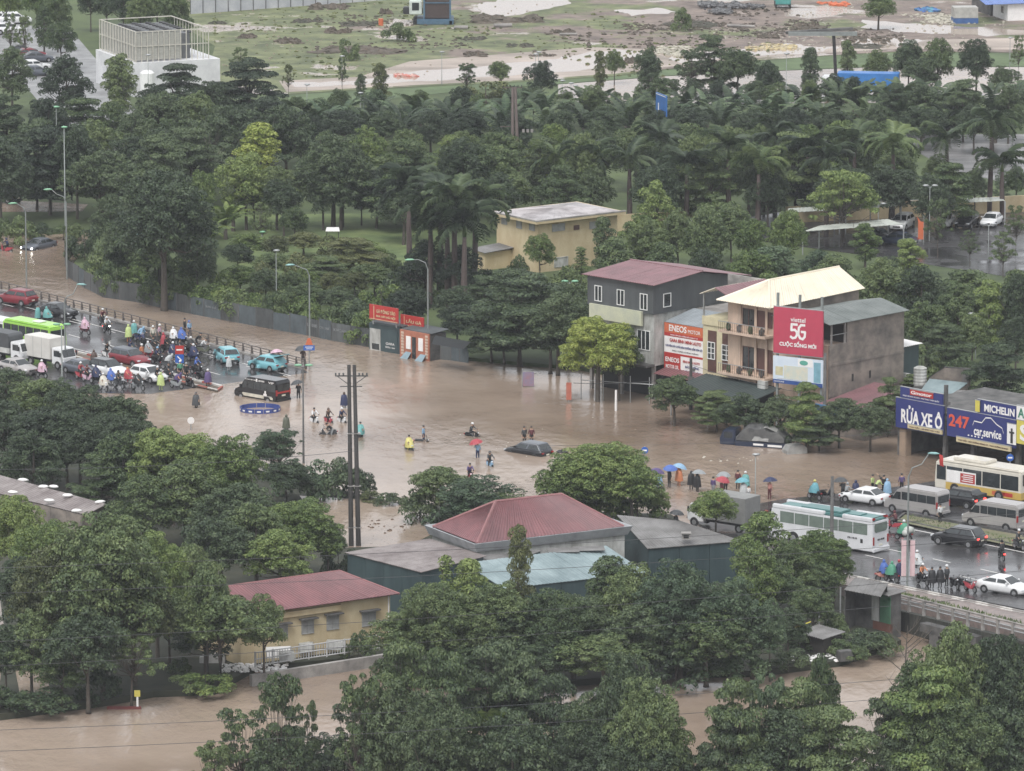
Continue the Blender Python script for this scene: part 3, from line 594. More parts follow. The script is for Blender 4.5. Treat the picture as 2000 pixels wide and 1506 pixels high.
for a in ((950, 545, 100, 5, 'layer', 'dark'), (1055, 462, 66, 5.2, 'dome', 'bright'), (1010, 500, 70, 4, 'bush', 'mid'), (1135, 485, 56, 4, 'cone', 'bright'), (960, 520, 80, 3.5, 'bush', 'dark'), (890, 560, 90, 5, 'dense', 'dark'), (800, 560, 100, 5, 'dense', 'deep'), (893, 598, 90, 4.5, 'dense', 'deep'), (830, 470, 110, 7, 'dense', 'deep'), (900, 480, 100, 7, 'dense', 'deep'), (1110, 510, 90, 4, 'bush', 'mid')): tree(*a, z)
z = 'behind the row of houses'
for a in ((1180, 430, 60, 7, 'tall', 'mid'), (1278, 362, 78, 9.5, 'tall', 'bright'), (1262, 430, 80, 7, 'dome', 'mid')): tree(*a, z)
row(z, 1200, 1560, 432, 412, 5, 92, 7, ['tall', 'dome', 'dense'], ['bright', 'mid', 'mid'], jy=10)
row(z, 1340, 1560, 405, 410, 3, 84, 7, ['tall', 'dome'], ['bright', 'mid'], jy=6)
row(z, 1180, 1640, 472, 490, 6, 110, 7, ['dense', 'dome', 'tall'], ['dark', 'mid', 'blue', 'bright'], jy=10)
row(z, 1600, 2010, 505, 540, 5, 105, 7, ['dense', 'dome', 'tall'], ['mid', 'dark', 'bright'], jy=12)
for a in ((1833, 385, 60, 7, 'airy', 'mid'), (1775, 470, 70, 5, 'tall', 'bright'), (1690, 440, 60, 5, 'tall', 'bright'), (1895, 450, 50, 4, 'airy', 'dark'), (1960, 455, 60, 5, 'airy', 'mid'), (1985, 400, 50, 5.5, 'airy', 'mid')): tree(*a, z)
z = 'right of the concrete house'
for a in ((1800, 520, 120, 8, 'dense', 'dark'), (1720, 515, 110, 8, 'dome', 'mid'), (1870, 560, 90, 7, 'tall', 'mid'), (1935, 555, 84, 8, 'tall', 'bright'), (1990, 540, 90, 9, 'dense', 'dark'), (1810, 590, 110, 7, 'dense', 'mid'), (1850, 640, 100, 5.5, 'layer', 'dark'), (1800, 660, 90, 4.5, 'bush', 'mid'), (1950, 680, 130, 7, 'layer', 'dark'), (1900, 620, 80, 5.5, 'dome', 'mid'), (1985, 620, 80, 6, 'dense', 'deep'), (1870, 690, 90, 4, 'bush', 'mid'), (1740, 580, 80, 6, 'dense', 'dark')): tree(*a, z)
z = 'beside the grey-clad house'
for a in ((1015, 540, 215, 9, 'layer', 'dark'), (1090, 575, 150, 8, 'dense', 'dark'), (960, 600, 110, 5.5, 'layer', 'dark'), (1075, 610, 130, 6, 'dense', 'deep'), (985, 640, 100, 3.6, 'dense', 'deep'), (1110, 555, 90, 8, 'dome', 'dark')): tree(*a, z)
tree(1168, 618, 172, 8.6, 'big', 'lime', 'flooded before the clad house', 0); tree(1210, 640, 80, 7.4, 'dome', 'bright', 'flooded before the clad house', 0)
z = 'flooded before the shop houses'
for a in ((1318, 735, 106, 4.9, 'dense', 'mid'), (1400, 768, 90, 3.8, 'layer', 'mid'), (1455, 772, 110, 4.4, 'dense', 'dark'), (1525, 775, 100, 4.6, 'dense', 'dark'), (1575, 756, 84, 6.2, 'layer', 'bright'), (1640, 775, 100, 5, 'dense', 'dark'), (1700, 790, 100, 4.6, 'dense', 'dark'), (1735, 745, 70, 5.5, 'layer', 'mid'), (1790, 735, 80, 3.8, 'layer', 'mid'), (1600, 810, 90, 3.6, 'layer', 'dark'), (1490, 812, 70, 2.8, 'bush', 'dark'), (1560, 820, 60, 2.6, 'bush', 'dark'), (1420, 790, 70, 3.4, 'dome', 'mid')): tree(*a, z, 0)
# ------------------------------------------------------------------ buildings
class Bld:
    def __init__(s, name, label, cat, P, a, group=None):
        s.a = a; s.P = Vector(P); s.r = thing(name, label, cat, tuple(s.P), R(90-a), group)
        s.dR = Vector((math.sin(R(a)), math.cos(R(a)), 0)); s.dL = Vector((-math.cos(R(a)), math.sin(R(a)), 0))
    def _hit(s, px, py, n, off):
        d = ray(px, py); o = Vector((0, 0, CAMH)); t = ((s.P+n*off-o).dot(n))/d.dot(n); q = o+d*t-s.P
        return q
    def L(s, px, py, x=0): q = s._hit(px, py, s.dR, x); return q.dot(s.dL), q.z
    def Rr(s, px, py, y=0): q = s._hit(px, py, s.dL, y); return q.dot(s.dR), q.z
    def rect(s, side, x0, y0, x1, y1, off=0):
        f = s.L if side == 'L' else s.Rr; ym = (y0+y1)/2; xm = (x0+x1)/2
        a = f(x0, ym, off)[0]; b = f(x1, ym, off)[0]; z1 = f(xm, y0, off)[1]; z0 = f(xm, y1, off)[1]
        return min(a, b), max(a, b), z0, z1
    def bx(s, side, u0, u1, z0, z1, d0, d1, mb=None):
        mb = mb or MB()
        return mb.box(d0, u0, z0, d1, u1, z1) if side == 'L' else mb.box(u0, d0, z0, u1, d1, z1)
    def part(s, name, mb, m, parent=None, **k): return part(name, mb, parent or s.r, m, **k)
    def panel(s, side, r, m, name='panel', th=.06, off=0, parent=None, **k):
        u0, u1, z0, z1 = r; return s.part(name, s.bx(side, u0, u1, z0, z1, off-th, off), m, parent, **k)
    def win(s, side, r, fm=WHITE, n=2, rows=1, off=0, gm=None, name='window', parent=None):
        u0, u1, z0, z1 = r; t = .07; mb = MB()
        for a, b, c, d in ((u0-t, u1+t, z1, z1+t), (u0-t, u1+t, z0-t, z0), (u0-t, u0, z0, z1), (u1, u1+t, z0, z1)): s.bx(side, a, b, c, d, off-.08, off-.001, mb)
        for i in range(1, n): c = u0+(u1-u0)*i/n; s.bx(side, c-.035, c+.035, z0, z1, off-.075, off-.02, mb)
        for i in range(1, rows): c = z0+(z1-z0)*i/rows; s.bx(side, u0, u1, c-.03, c+.03, off-.072, off-.022, mb)
        w = s.part(name, mb, fm, parent)
        if w.parent is s.r or parent is not None and parent.parent is None:
            for i in range(n):
                a = u0+(u1-u0)*i/n; b = u0+(u1-u0)*(i+1)/n; part('pane', s.bx(side, a+.002, b-.002, z0+.002, z1-.002, off-.03, off-.012), w, gm or GLASS)
        return w
    def text(s, side, u, z, w, h, string, m, off=0, proud=.07, parent=None, bold=.0, name='lettering'):
        me = textmesh(string, h, w, bold); me.materials.clear(); me.materials.append(m)
        M = Matrix(((0, 0, -1, off-proud), (-1, 0, 0, u), (0, 1, 0, z), (0, 0, 0, 1))) if side == 'L' else Matrix(((1, 0, 0, u), (0, 0, -1, off-proud), (0, 1, 0, z), (0, 0, 0, 1)))
        o = part(name, me, parent or s.r); o.matrix_local = M; return o
def corr(p0, p1, p2, p3, m, parent, n, name='roof_sheet', th=.05, ribs=3, rib=.045):
    """roof plane p0-p1 eave, p3-p2 ridge, split in n separate ribbed sheets"""
    p0, p1, p2, p3 = map(Vector, (p0, p1, p2, p3)); nr = (p1-p0).cross((p3+p2)/2-(p0+p1)/2).normalized()
    if nr.z < 0: nr = -nr
    for i in range(n):
        f0, f1 = i/n, (i+1-.02)/n; E = []
        K = ribs*2
        for k in range(K+1):
            f = f0+(f1-f0)*k/K; up = rib if k % 2 else 0
            E.append((p0.lerp(p1, f)+nr*up, p3.lerp(p2, f)+nr*up))
        vs = [e[0] for e in E]+[e[1] for e in E]; q = K+1
        fs = [(k, k+1, q+k+1, q+k) for k in range(K)]
        j = random.uniform(0, .012)
        vs = [v+nr*j for v in vs]
        mb = MB().add(vs+[v-nr*th for v in vs], fs+[(2*q+k, 2*q+q+k, 2*q+q+k+1, 2*q+k+1) for k in range(K)]+[(0, 2*q, 2*q+1, 1)] +
            [(k, 2*q+k, 2*q+k+1, k+1) for k in range(1, K)]+[(q+k, q+k+1, 3*q+k+1, 3*q+k) for k in range(K)]+[(0, q, 3*q, 2*q), (K, 2*q+K, 3*q+K, q+K)])
        part(name, mb, parent, m)
def ridge(a, b, m, parent, r=.12, name='ridge_cap'):
    part(name, MB().tube([a, b], r, 5), parent, m)
REDROOF = mat('red_sheet_roof', (.20, .085, .09), .42, scale=.5, col2=(.135, .062, .066), stretch=(1, 1, .3))
MAROON = mat('maroon_sheet_roof', (.22, .11, .12), .4, scale=.5, col2=(.16, .085, .09))
CREAMR = mat('cream_sheet_roof', (.72, .64, .50), .4, scale=.5, col2=(.60, .54, .43))
GREENR = mat('green_sheet_roof', (.165, .18, .172), .6, scale=.35, col2=(.095, .11, .104))
GREYR = mat('grey_fibre_roof', (.22, .215, .21), .6, scale=.4, col2=(.11, .105, .10))
BROWNR = mat('weathered_sheet_roof', (.25, .22, .21), .45, scale=.6, col2=(.13, .105, .10))
TEALR = mat('pale_teal_sheet_roof', (.27, .335, .345), .5, scale=.3, col2=(.15, .20, .21))
CLAD = mat('dark_grey_cladding', (.085, .092, .095), .6, scale=.6, col2=(.055, .06, .062), stretch=(1, 1, .2))
YEL = mat('yellow_wall_plaster', (.54, .45, .29), .85, scale=.6, col2=(.40, .30, .17), stretch=(1, 1, .5), lo=.25, hi=.6)
PEACH = mat('peach_plaster', (.58, .44, .34), .8, scale=.9, col2=(.36, .27, .21), lo=.3, hi=.6, stretch=(1, 1, .35))
PALEY = mat('pale_yellow_plaster', (.56, .50, .33), .8, scale=.8, col2=(.42, .38, .25), lo=.25, hi=.6)
BROWN = mat('brown_panel', (.11, .05, .04), .6, scale=1)
BLOCK = mat('bare_block_wall', (.27, .23, .195), .9, scale=.45, col2=(.095, .085, .078), stretch=(1, 1, 1.2), bump=.03)
DIRTYW = mat('dirty_white_plaster', (.52, .52, .50), .8, scale=1, col2=(.24, .24, .22), stretch=(1, 1, .4))
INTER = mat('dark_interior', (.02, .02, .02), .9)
TEALW = mat('dark_teal_sheet_wall', (.055, .085, .09), .5, scale=.6, col2=(.03, .05, .055), stretch=(1, 1, .2))
REDS = mat('sign_red', (.42, .035, .03), .45, var=.05); SWH = mat('sign_white', (.80, .78, .76), .45, var=.05); SBLUE = mat('sign_navy_blue', (.025, .035, .16), .4, var=.05)
SORG = mat('sign_orange', (.55, .14, .06), .45, var=.05); SYEL = mat('sign_yellow', (.60, .52, .10), .45, var=.05)
A1 = 44.3
P1 = at(1275, 782, 0)
# --- grey clad house
b = Bld('clad_house', 'three-storey house with dark grey cladding, maroon roof and three white windows on its street side', 'house', P1, A1)
LL = b.L(1147, 750)[0]; LR = 12.9; zt = b.Rr(1273, 556)[1]; xr, zr = b.Rr(1366, 531); xf, zf_ = b.Rr(1455, 538)
zm = b.L(1275, 615)[1]; zm2 = b.Rr(1275, 622)[1]
b.part('upper_wall', MB().add([(0, 0, zm), (xf, 0, zm), (xf, LL, zm), (0, LL, zm), (0, 0, zt), (xr, 0, zr-.1), (xf, 0, zf_), (xf, LL, zf_), (xr, LL, zr-.1), (0, LL, zt)],
    [(0, 3, 2, 1), (0, 1, 6, 5, 4), (1, 2, 7, 6), (2, 3, 9, 8, 7), (3, 0, 4, 9), (4, 5, 8, 9), (5, 6, 7, 8)]), CLAD)
b.part('lower_wall', MB().box(.25, .12, 3.3, xf-.1, LL-.02, zm-.002), DIRTYW)
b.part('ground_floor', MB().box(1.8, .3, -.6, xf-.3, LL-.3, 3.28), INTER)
for yy in (.15, LL*.5, LL-.35): b.part('pillar', MB().box(.3, yy, -.6, .6, yy+.32, 3.28), CONC)
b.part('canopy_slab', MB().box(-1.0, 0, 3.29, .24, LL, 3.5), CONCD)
ov = .45
e0, e1 = Vector((-ov, -ov, zt-.02)), Vector((-ov, LL+ov, zt-.02)); r0, r1 = Vector((xr, -ov, zr+.12)), Vector((xr, LL+ov, zr+.12)); f0, f1 = Vector((xf+ov, -ov, zf_)), Vector((xf+ov, LL+ov, zf_))
corr(e0, e1, r1, r0, MAROON, b.r, 10); corr(f0, f1, r1, r0, MAROON, b.r, 10); ridge(r0, r1, MAROON, b.r)
for x0, x1, y0, y1 in ((1163, 1175, 559, 587), (1206.5, 1219, 567, 595), (1251.5, 1264, 575, 604)): b.win('L', b.rect('L', x0, y0, x1, y1), n=2)
b.win('R', b.rect('R', 1296, 574, 1309, 598), n=1)
b.win('L', b.rect('L', 1246, 646, 1269, 682, .25), n=3, rows=1, off=.25)
b.panel('L', b.rect('L', 1154, 600, 1256, 628), mat('faded_sign_board', (.50, .50, .36), .7, scale=.8, col2=(.40, .41, .33)), 'sign_board', .25)
b.part('air_conditioner', MB().box(-.35, 1.2, b.L(1256, 690)[1]-.6, .2, 2.1, b.L(1256, 690)[1]), DIRTYW, bevel=.03)
# --- workshop with the ENEOS sign
P2 = P1+b.dR*1.6-b.dL*5.15
c = Bld('sign_fronted_workshop', 'building whose whole upper front is a red and white motor oil sign', 'shop', P2, A1)
z0 = c.L(1335, 728)[1]; z1 = c.L(1335, 633)[1]
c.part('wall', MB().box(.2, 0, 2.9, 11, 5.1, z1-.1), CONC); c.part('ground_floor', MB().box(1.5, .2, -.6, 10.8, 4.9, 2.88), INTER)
corr((-.1, 0, z1-.05), (-.1, 5.1, z1-.05), (4, 5.1, z1+.75), (4, 0, z1+.75), mat('grey_blue_sheet', (.30, .33, .35), .4, scale=.6), c.r, 5); 
c.part('rear_wall', MB().box(4, .05, z1-.15, 11, 5.05, z1+.7), CONC)
sg = c.part('sign', MB().box(-.05, .05, z0-.2, .19, 5.1, z1-.06), SWH)
H = z1-z0+.1; zt_ = z1-.06
def band(f0, f1, m, u0=.05, u1=5.1, nm='sign_band'): part(nm, MB().box(-.07, u0, zt_-H*f1, -.052, u1, zt_-H*f0), sg, m)
band(0, .20, SORG); band(.20, .27, REDS); band(.60, .64, REDS); band(.64, .97, REDS, 2.95, 5.1); band(.97, 1.02, REDS)
def tx(u, f, w, h, s_, m, bo=.0): t_ = c.text('L', u, zt_-H*f, w, h, s_, m, 0, .09, bold=bo); t_.parent = sg
tx(3.3, .10, 2.3, .62, 'ENEOS', SWH, .02); tx(1.15, .12, 1.6, .36, 'MOTOR', SWH); tx(2.5, .235, 3.6, .16, 'TRUNG TÂM BẢO DƯỠNG SỬA CHỮA Ô TÔ', SWH)
tx(2.3, .335, 4.1, .42, 'GARA BÌNH MINH AUTO', REDS, .015); tx(2.5, .45, 4.8, .30, 'CHUYÊN SỬA CHỮA BẢO DƯỠNG GẦM SƠN GÒ', SBLUE, .01); tx(2.3, .55, 3.4, .18, 'PHỤ TÙNG CHÍNH HÃNG', BLACK)
tx(4.0, .74, 1.8, .46, 'ENEOS', SWH, .02); tx(4.0, .88, 1.7, .36, 'MOTOR OIL', SWH, .01); tx(1.5, .73, 2.2, .3, 'BÌNH MINH AUTO', REDS, .01); tx(1.4, .83, 1.8, .3, 'BẢO DƯỠNG', SBLUE, .01); tx(1.4, .93, 2.0, .3, 'SƠN - GÒ HÀN', SBLUE, .01)
# --- pale yellow house with brown panels
P3 = P2-c.dL*3.65-c.dR*.15
d = Bld('narrow_yellow_house', 'narrow pale yellow house with two dark brown upright panels and white windows', 'house', P3, A1)
zt = d.L(1400, 622)[1]; zb = d.L(1400, 742)[1]
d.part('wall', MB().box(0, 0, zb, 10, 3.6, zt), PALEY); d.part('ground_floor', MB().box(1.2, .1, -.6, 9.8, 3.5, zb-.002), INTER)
d.part('parapet_band', MB().box(-.12, -.02, zt-.75, -.001, 3.62, zt+.08), PALEY)
for x0, x1, y0, y1, w0, w1 in ((1383, 1399.5, 646, 727, 669, 700), (1411, 1431, 652, 733, 675, 703)):
    r = d.rect('L', x0, y0, x1, y1); d.panel('L', r, BROWN, 'brown_panel', .05); r2 = d.rect('L', x0+1, w0, x1-3, w1); d.win('L', r2, n=2, rows=3, off=-.05)
# --- peach house with balconies and the cream roof
P4 = P3-d.dL*5.75-d.dR*.35
e = Bld('peach_house', 'peach three-storey house with two balconies under a big cream metal roof', 'house', P4, A1)
zt = e.Rr(1509, 596)[1]; LL = 5.8; LR = 12.3
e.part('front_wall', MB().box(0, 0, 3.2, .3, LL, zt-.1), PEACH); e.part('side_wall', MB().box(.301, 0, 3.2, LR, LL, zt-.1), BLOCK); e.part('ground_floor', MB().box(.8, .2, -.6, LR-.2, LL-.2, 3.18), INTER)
apx = e.L(1502, 553, 2.9); za = zt+1.75; o_ = .5
E = [Vector((-1.1, -o_, zt-.15)), Vector((-1.1, LL+o_, zt-.15)), Vector((LR+.4, LL+o_, zt+.1)), Vector((LR+.4, -o_, zt+.1))]
A_ = Vector((2.6, LL/2, za)); B_ = Vector((LR+.4, LL/2, za+.1))
corr(E[0], E[1], A_, A_, CREAMR, e.r, 7); corr(E[3], E[0], A_, B_, CREAMR, e.r, 13); corr(E[1], E[2], B_, A_, CREAMR, e.r, 13); ridge(A_, B_, CREAMR, e.r); ridge(E[0], A_, CREAMR, e.r); ridge(E[1], A_, CREAMR, e.r)
e.part('gable_wall', MB().add([(LR-.1, 0, zt-.1), (LR-.1, LL, zt-.1), (LR-.1, LL/2, za)], [(0, 1, 2)]), BLOCK)
RUST = mat('rusty_rail', (.20, .13, .10), .7)
for yb, nm in ((655, 'balcony'), (737, 'balcony')):
    zz = e.L(1470, yb+3, -1)[1]
    bl = e.part(nm, MB().box(-1.3, -.1, zz, -.002, LL+.1, zz+.22), PEACH)
    mb = MB()
    for i in range(24): y = -.05+(LL+.1)*i/23; mb.box(-1.27, y-.015, zz+.22, -1.24, y+.015, zz+1.05)
    deco(part('balusters', mb, bl, RUST), kind='stuff')
    part('handrail', MB().box(-1.29, -.1, zz+1.05, -1.22, LL+.1, zz+1.11), bl, STEEL)
    for k in range(4): part('potted_plant', MB().blob((-1.0, .6+k*1.4, zz+.6), (.25, .3, .38), 7, 5, .3), bl, LEAF['dark'] if k % 2 else CONCD)
for y0, y1 in ((604, 634), (678, 722)):
    for x0, x1 in ((1452, 1474), (1480, 1496), (1501, 1508)):
        e.win('L', e.rect('L', x0, y0+ (x0-1450)*.15, x1, y1+(x0-1450)*.12), BROWN, n=2 if x1-x0 > 18 else 1, gm=BROWN if x0 > 1474 else GLASS)
for xx in (1446, 1477, 1498): r = e.rect('L', xx-2.2, 600, xx+2.2, 740); e.part('pilaster', MB().box(-.14, r[0], 3.2, -.003, r[1], zt-.12), PEACH)
# small side roof on posts (behind the yellow block)
f_ = Bld('rooftop_shelter', 'small rooftop shelter with a reddish sheet roof on thin posts left of the peach house', 'shelter', P3+Vector((0, 0, d.L(1400, 622)[1])), A1)
corr((-.2, 0, 2.3), (7, 0, 2.3), (7, 1.9, 3.0), (-.2, 1.9, 3.0), MAROON, f_.r, 6); corr((-.2, 3.9, 2.2), (7, 3.9, 2.2), (7, 1.9, 3.0), (-.2, 1.9, 3.0), CREAMR, f_.r, 6)
for x, y in ((.1, .2), (.1, 3.6), (6.5, .2), (6.5, 3.6)): f_.part('post', MB().box(x-.06, y-.06, 0, x+.06, y+.06, 2.3), STEEL)
f_.part('back_wall', MB().box(7, -.2, 0, 7.25, 6.8, 2.9), CONC)
# --- concrete house
P5 = P4-e.dL*7.4-e.dR*.2
g = Bld('bare_concrete_house', 'unplastered grey concrete house with a low green metal roof', 'house', P5, A1)
zt = g.Rr(1680, 625)[1]; LL = 7.2; LR = g.Rr(1765, 700)[0]; xc = g.Rr(1655, 640)[0]; zl = g.Rr(1640, 672)[1]
g.part('side_wall', MB().box(.0, 0, -.6, LR, .25, zl), BLOCK); g.part('upper_side_wall', MB().box(xc, .002, zl+.002, LR, .25, zt), BLOCK)
g.part('inner_wall', MB().box(xc, .26, -.6, LR-.01, LL, zt-.2), BLOCK); g.part('front_block', MB().box(.15, .26, -.6, xc-.01, LL, zl-.1), PEACH)
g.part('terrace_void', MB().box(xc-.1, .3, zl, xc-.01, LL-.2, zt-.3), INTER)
for zz in (3.1, 6.0): g.part('floor_slab', MB().box(-.1, -.04, zz, LR+.03, -.001, zz+.25), BLOCK)
za = zt+.9
q = [Vector((-.4, -.3, zt+.1)), Vector((-.4, LL, zt+.1)), Vector((LR+.3, LL, zt+.1)), Vector((LR+.5, -.3, zt+.1))]; A_ = Vector((xc-.4, 3.2, za)); B_ = Vector((LR*.75, 3.2, za))
A_ = Vector((-.4, 3.2, za)); B_ = Vector((LR+.4, 3.2, za))
corr(q[0], q[3], B_, A_, GREENR, g.r, 11); corr(q[1], q[2], B_, A_, GREENR, g.r, 11)
for x in (.2, xc-.3): g.part('post', MB().box(x, .05, zl, x+.15, .2, zt+.1), CONC)
g.part('rail', MB().box(.1, .08, zl+.9, xc, .13, zl+.96), STEEL)
g.part('side_shed', MB().box(LR+.1, 1.2, -.5, LR+3.6, 6, 6.2), TEALW); corr((LR+.05, .8, 6.3), (LR+3.8, .8, 6.3), (LR+3.8, 5, 6.5), (LR+.05, 5, 6.5), SWH, g.r, 4)
for x, z in ((3.1, 4.2), (5.6, 4.2), (4.2, 2.0)): g.part('vent_hole', MB().box(x, -.02, z, x+.25, -.002, z+.7), INTER)
# --- billboards
h = Bld('red_billboard', 'large crimson billboard reading viettel 5G CUỘC SỐNG MỚI', 'billboard', P4-e.dR*1.6-e.dL*6.7, 31)
u0, u1, z0, z1 = h.rect('L', 1512, 603, 1608, 693); W_ = u1-u0
CRIM = mat('crimson_vinyl', (.46, .055, .095), .45, var=.04)
bd = h.part('board', MB().box(-.12, u0, z0, .08, u1, z1), CRIM); h.part('frame', MB().box(-.10, u0-.08, z0-.08, .09, u1+.08, z0-.002), STEEL); h.part('top_frame', MB().box(-.10, u0-.06, z1+.002, .09, u1+.06, z1+.07), STEEL)
um = (u0+u1)/2; Hh = z1-z0
for s_, f, w, hh, bo in (('viettel', .24, .30, .10, .01), ('CUỘC SỐNG MỚI', .78, .75, .15, .035)):
    t_ = h.text('L', um, z1-Hh*f, W_*w, Hh*hh, s_, SWH, -.12, .02, bold=bo); t_.parent = bd
def glyph(strokes, w): # rounded strokes on the board plane, u to the right
    mb = MB()
    for st in strokes:
        for i in range(len(st)-1):
            (a0, b0), (a1, b1) = st[i], st[i+1]; L = math.hypot(a1-a0, b1-b0)+1e-6; nx, ny = -(b1-b0)/L*w/2, (a1-a0)/L*w/2; ex, ey = (a1-a0)/L*w*.25, (b1-b0)/L*w*.25
            pts = [(a0-ex+nx, b0-ey+ny), (a0-ex-nx, b0-ey-ny), (a1+ex-nx, b1+ey-ny), (a1+ex+nx, b1+ey+ny)]
            k = .001*(i % 2)
            mb.add([(-.135-k, um-x, zc+y) for x, y in pts]+[(-.12, um-x, zc+y) for x, y in pts], [(0, 1, 2, 3), (0, 4, 5, 1), (1, 5, 6, 2), (2, 6, 7, 3), (3, 7, 4, 0)])
    return mb
zc = z1-Hh*.50; k_ = Hh*.155
five = [[(-.15, 1), (-.95, 1), (-1.0, .15)], [(-1.0, .15), (-.5, .25), (-.2, .0), (-.15, -.45), (-.4, -.85), (-.8, -.95), (-1.1, -.75)]]
gee = [[(.98, 1), (.45, 1), (.12, .6), (.05, -.3), (.3, -.85), (.7, -.95), (1.0, -.6), (1.05, .05), (.5, .05)]]
S_ = lambda st: [[(x*k_*1.05, y*k_) for x, y in q_] for q_ in st]
part('five_digit', glyph(S_(five), k_*.33), bd, SWH); part('letter_g', glyph(S_(gee), k_*.33), bd, SWH)
h2 = Bld('lower_billboard', 'pale map-like advertising board with a navy foot, directly under the crimson billboard', 'billboard', h.P, 31)
u0, u1, z0, z1 = h2.rect('L', 1511, 699, 1608, 752); W_ = u1-u0; Hh = z1-z0
bd = h2.part('board', MB().box(-.12, u0, z0, .08, u1, z1), mat('pale_blue_print', (.62, .68, .74), .45, scale=1.2, col2=(.55, .62, .70)))
def pr(fu0, fu1, fz0, fz1, m, nm='printed_area'): part(nm, MB().box(-.13-random.uniform(0, .004), u1-W_*fu1, z1-Hh*fz1, -.1201, u1-W_*fu0, z1-Hh*fz0), bd, m)
pr(0, 1, .86, 1, mat('navy_print', (.04, .09, .28), .4)); pr(.05, .20, .38, .7, mat('sand_print', (.60, .55, .36), .5)); pr(.22, .70, .32, .80, mat('beige_print', (.62, .58, .46), .5, scale=2, col2=(.5, .55, .5))); pr(.82, .96, .1, .84, mat('teal_print', (.22, .42, .50), .4)); pr(.5, .8, .02, .3, SWH)
part('green_oval', MB().loft([[(x, u1-W_*.62+math.cos(t)*W_*.085, z1-Hh*.16+math.sin(t)*Hh*.09) for t in [i*math.pi/6 for i in range(12)]] for x in (-.15, -.13)]), bd, mat('green_print', (.12, .38, .30), .4))
t_ = h2.text('L', u1-W_*.40, z1-Hh*.80, W_*.62, Hh*.06, 'ĐIỆN MÁY NỘI THẤT', SWH, -.12, .03); t_.parent = bd
t_ = h2.text('L', u1-W_*.13, z1-Hh*.93, W_*.2, Hh*.05, 'HOTLINE', SWH, -.12, .03); t_.parent = bd
pb = thing('billboard_frame', 'steel legs carrying the two stacked billboards', 'billboard frame', tuple(h.P), R(90-31))
for u in (u0+.3, (u0+u1)/2, u1-.3): part('leg', MB().box(.1, u-.1, -.8, .3, u+.1, z1+6), pb, GREYPOLE)
# --- awning and low sheds below
aw = Bld('dark_awning', 'dark grey-green tarpaulin awning over the pavement below the peach house', 'awning', P4-e.dR*5+Vector((0, 0, 2.4)), A1)
corr((-.6, -1.5, 0), (-.6, 8.3, .2), (4.6, 8.3, .95), (4.6, -1.5, .8), mat('awning_sheet', (.045, .06, .058), .6, scale=.5), aw.r, 9, 'awning_sheet')
for y in (-1.3, 3.4, 8.1): aw.part('post', MB().box(-.5, y-.05, -3, -.4, y+.05, 0), STEEL)
s1 = Bld('red_awning', 'faded red awning under the motor oil sign', 'awning', P2-c.dR*1.2+Vector((0, 0, 2.6)), A1)
corr((-.6, -5, 0), (-.6, 5, .1), (1.2, 5, .5), (1.2, -5, .4), REDROOF, s1.r, 9, 'awning_sheet')
s2 = Bld('low_red_shed', 'low shed with a faded red roof beside the bare concrete house', 'shed', P5-g.dL*6.2-g.dR*2.0, A1)
s2.part('wall', MB().box(0, 0, -.6, 8, 6, 2.6), BLOCK); corr((-.6, -.3, 2.6), (-.6, 6.2, 2.6), (8.3, 6.2, 3.7), (8.3, -.3, 3.7), MAROON, s2.r, 7)
sg = s2.part('sign_board', MB().box(-.75, .2, 2.2, -.62, 5.6, 2.95), mat('blue_faded_sign', (.08, .20, .34), .5)); t_ = s2.text('L', 2.9, 2.58, 4.2, .38, 'CHĂM SÓC XE', SWH, -.75, .02); t_.parent = sg
acu = single('air_conditioner', MB().box(-.5, -.25, 0, .5, .25, .75), DIRTYW, 'beige air conditioner box under the pale billboard', 'air conditioner', bevel=.03); acu.location = at(1490, 759, 3.1)+Vector((0, 0, 0)); acu.rotation_euler = (0, 0, R(-45))
# garage roofs on the right
for i, (lab, pts, m) in enumerate((('grey pitched shed roof above the wash garage', [(1812, 738, 3.6), (1892, 748, 3.6), (1896, 719, 5.0), (1845, 716, 5.0)], GREYR), ('pale teal shed roof below the grey one by the garage', [(1800, 760, 3.4), (1855, 775, 3.2), (1890, 748, 3.9), (1815, 740, 3.9)], TEALR), ('grey flat shed roof behind the 247 board', [(1850, 775, 3.4), (1990, 800, 3.4), (2010, 770, 4.0), (1870, 762, 4.0)], GREYR))):
    P_ = [at(x, y, z) for x, y, z in pts]; cpos = P_[0].copy(); cpos.z = 0; t = thing('shed', lab, 'shed', tuple(cpos)); Q = [p-cpos for p in P_]
    corr(Q[0], Q[1], Q[2], Q[3], m, t, 8)
    part('wall', MB().add([(q.x, q.y, -.6) for q in Q]+[(q.x, q.y, q.z-.12) for q in Q], [(0, 1, 5, 4), (1, 2, 6, 5), (2, 3, 7, 6), (3, 0, 4, 7), (4, 5, 6, 7)]), t, BLOCK)
p = at(1797, 752, 3.2); t = thing('water_tank', 'ribbed off-white plastic water tank on the garage roof', 'water tank', tuple(p)); mb = MB()
rings = []
for i in range(13): r_ = .62+(.03 if i % 2 else 0)-(.25 if i == 12 else 0); rings.append([(r_*math.cos(k*math.pi/8), r_*math.sin(k*math.pi/8), .15*i) for k in range(16)])
part('tank_body', mb.loft(rings), t, DIRTYW); part('stand', MB().box(-.6, -.6, -2.5, .6, .6, -.02), t, CONCD)
acu = single('air_conditioner', MB().box(-.45, -.2, 0, .45, .2, .65), DIRTYW, 'small outdoor air conditioner left of the ribbed water tank', 'air conditioner', bevel=.03); acu.location = at(1770, 742, 3.2); acu.rotation_euler = (0, 0, R(-40))
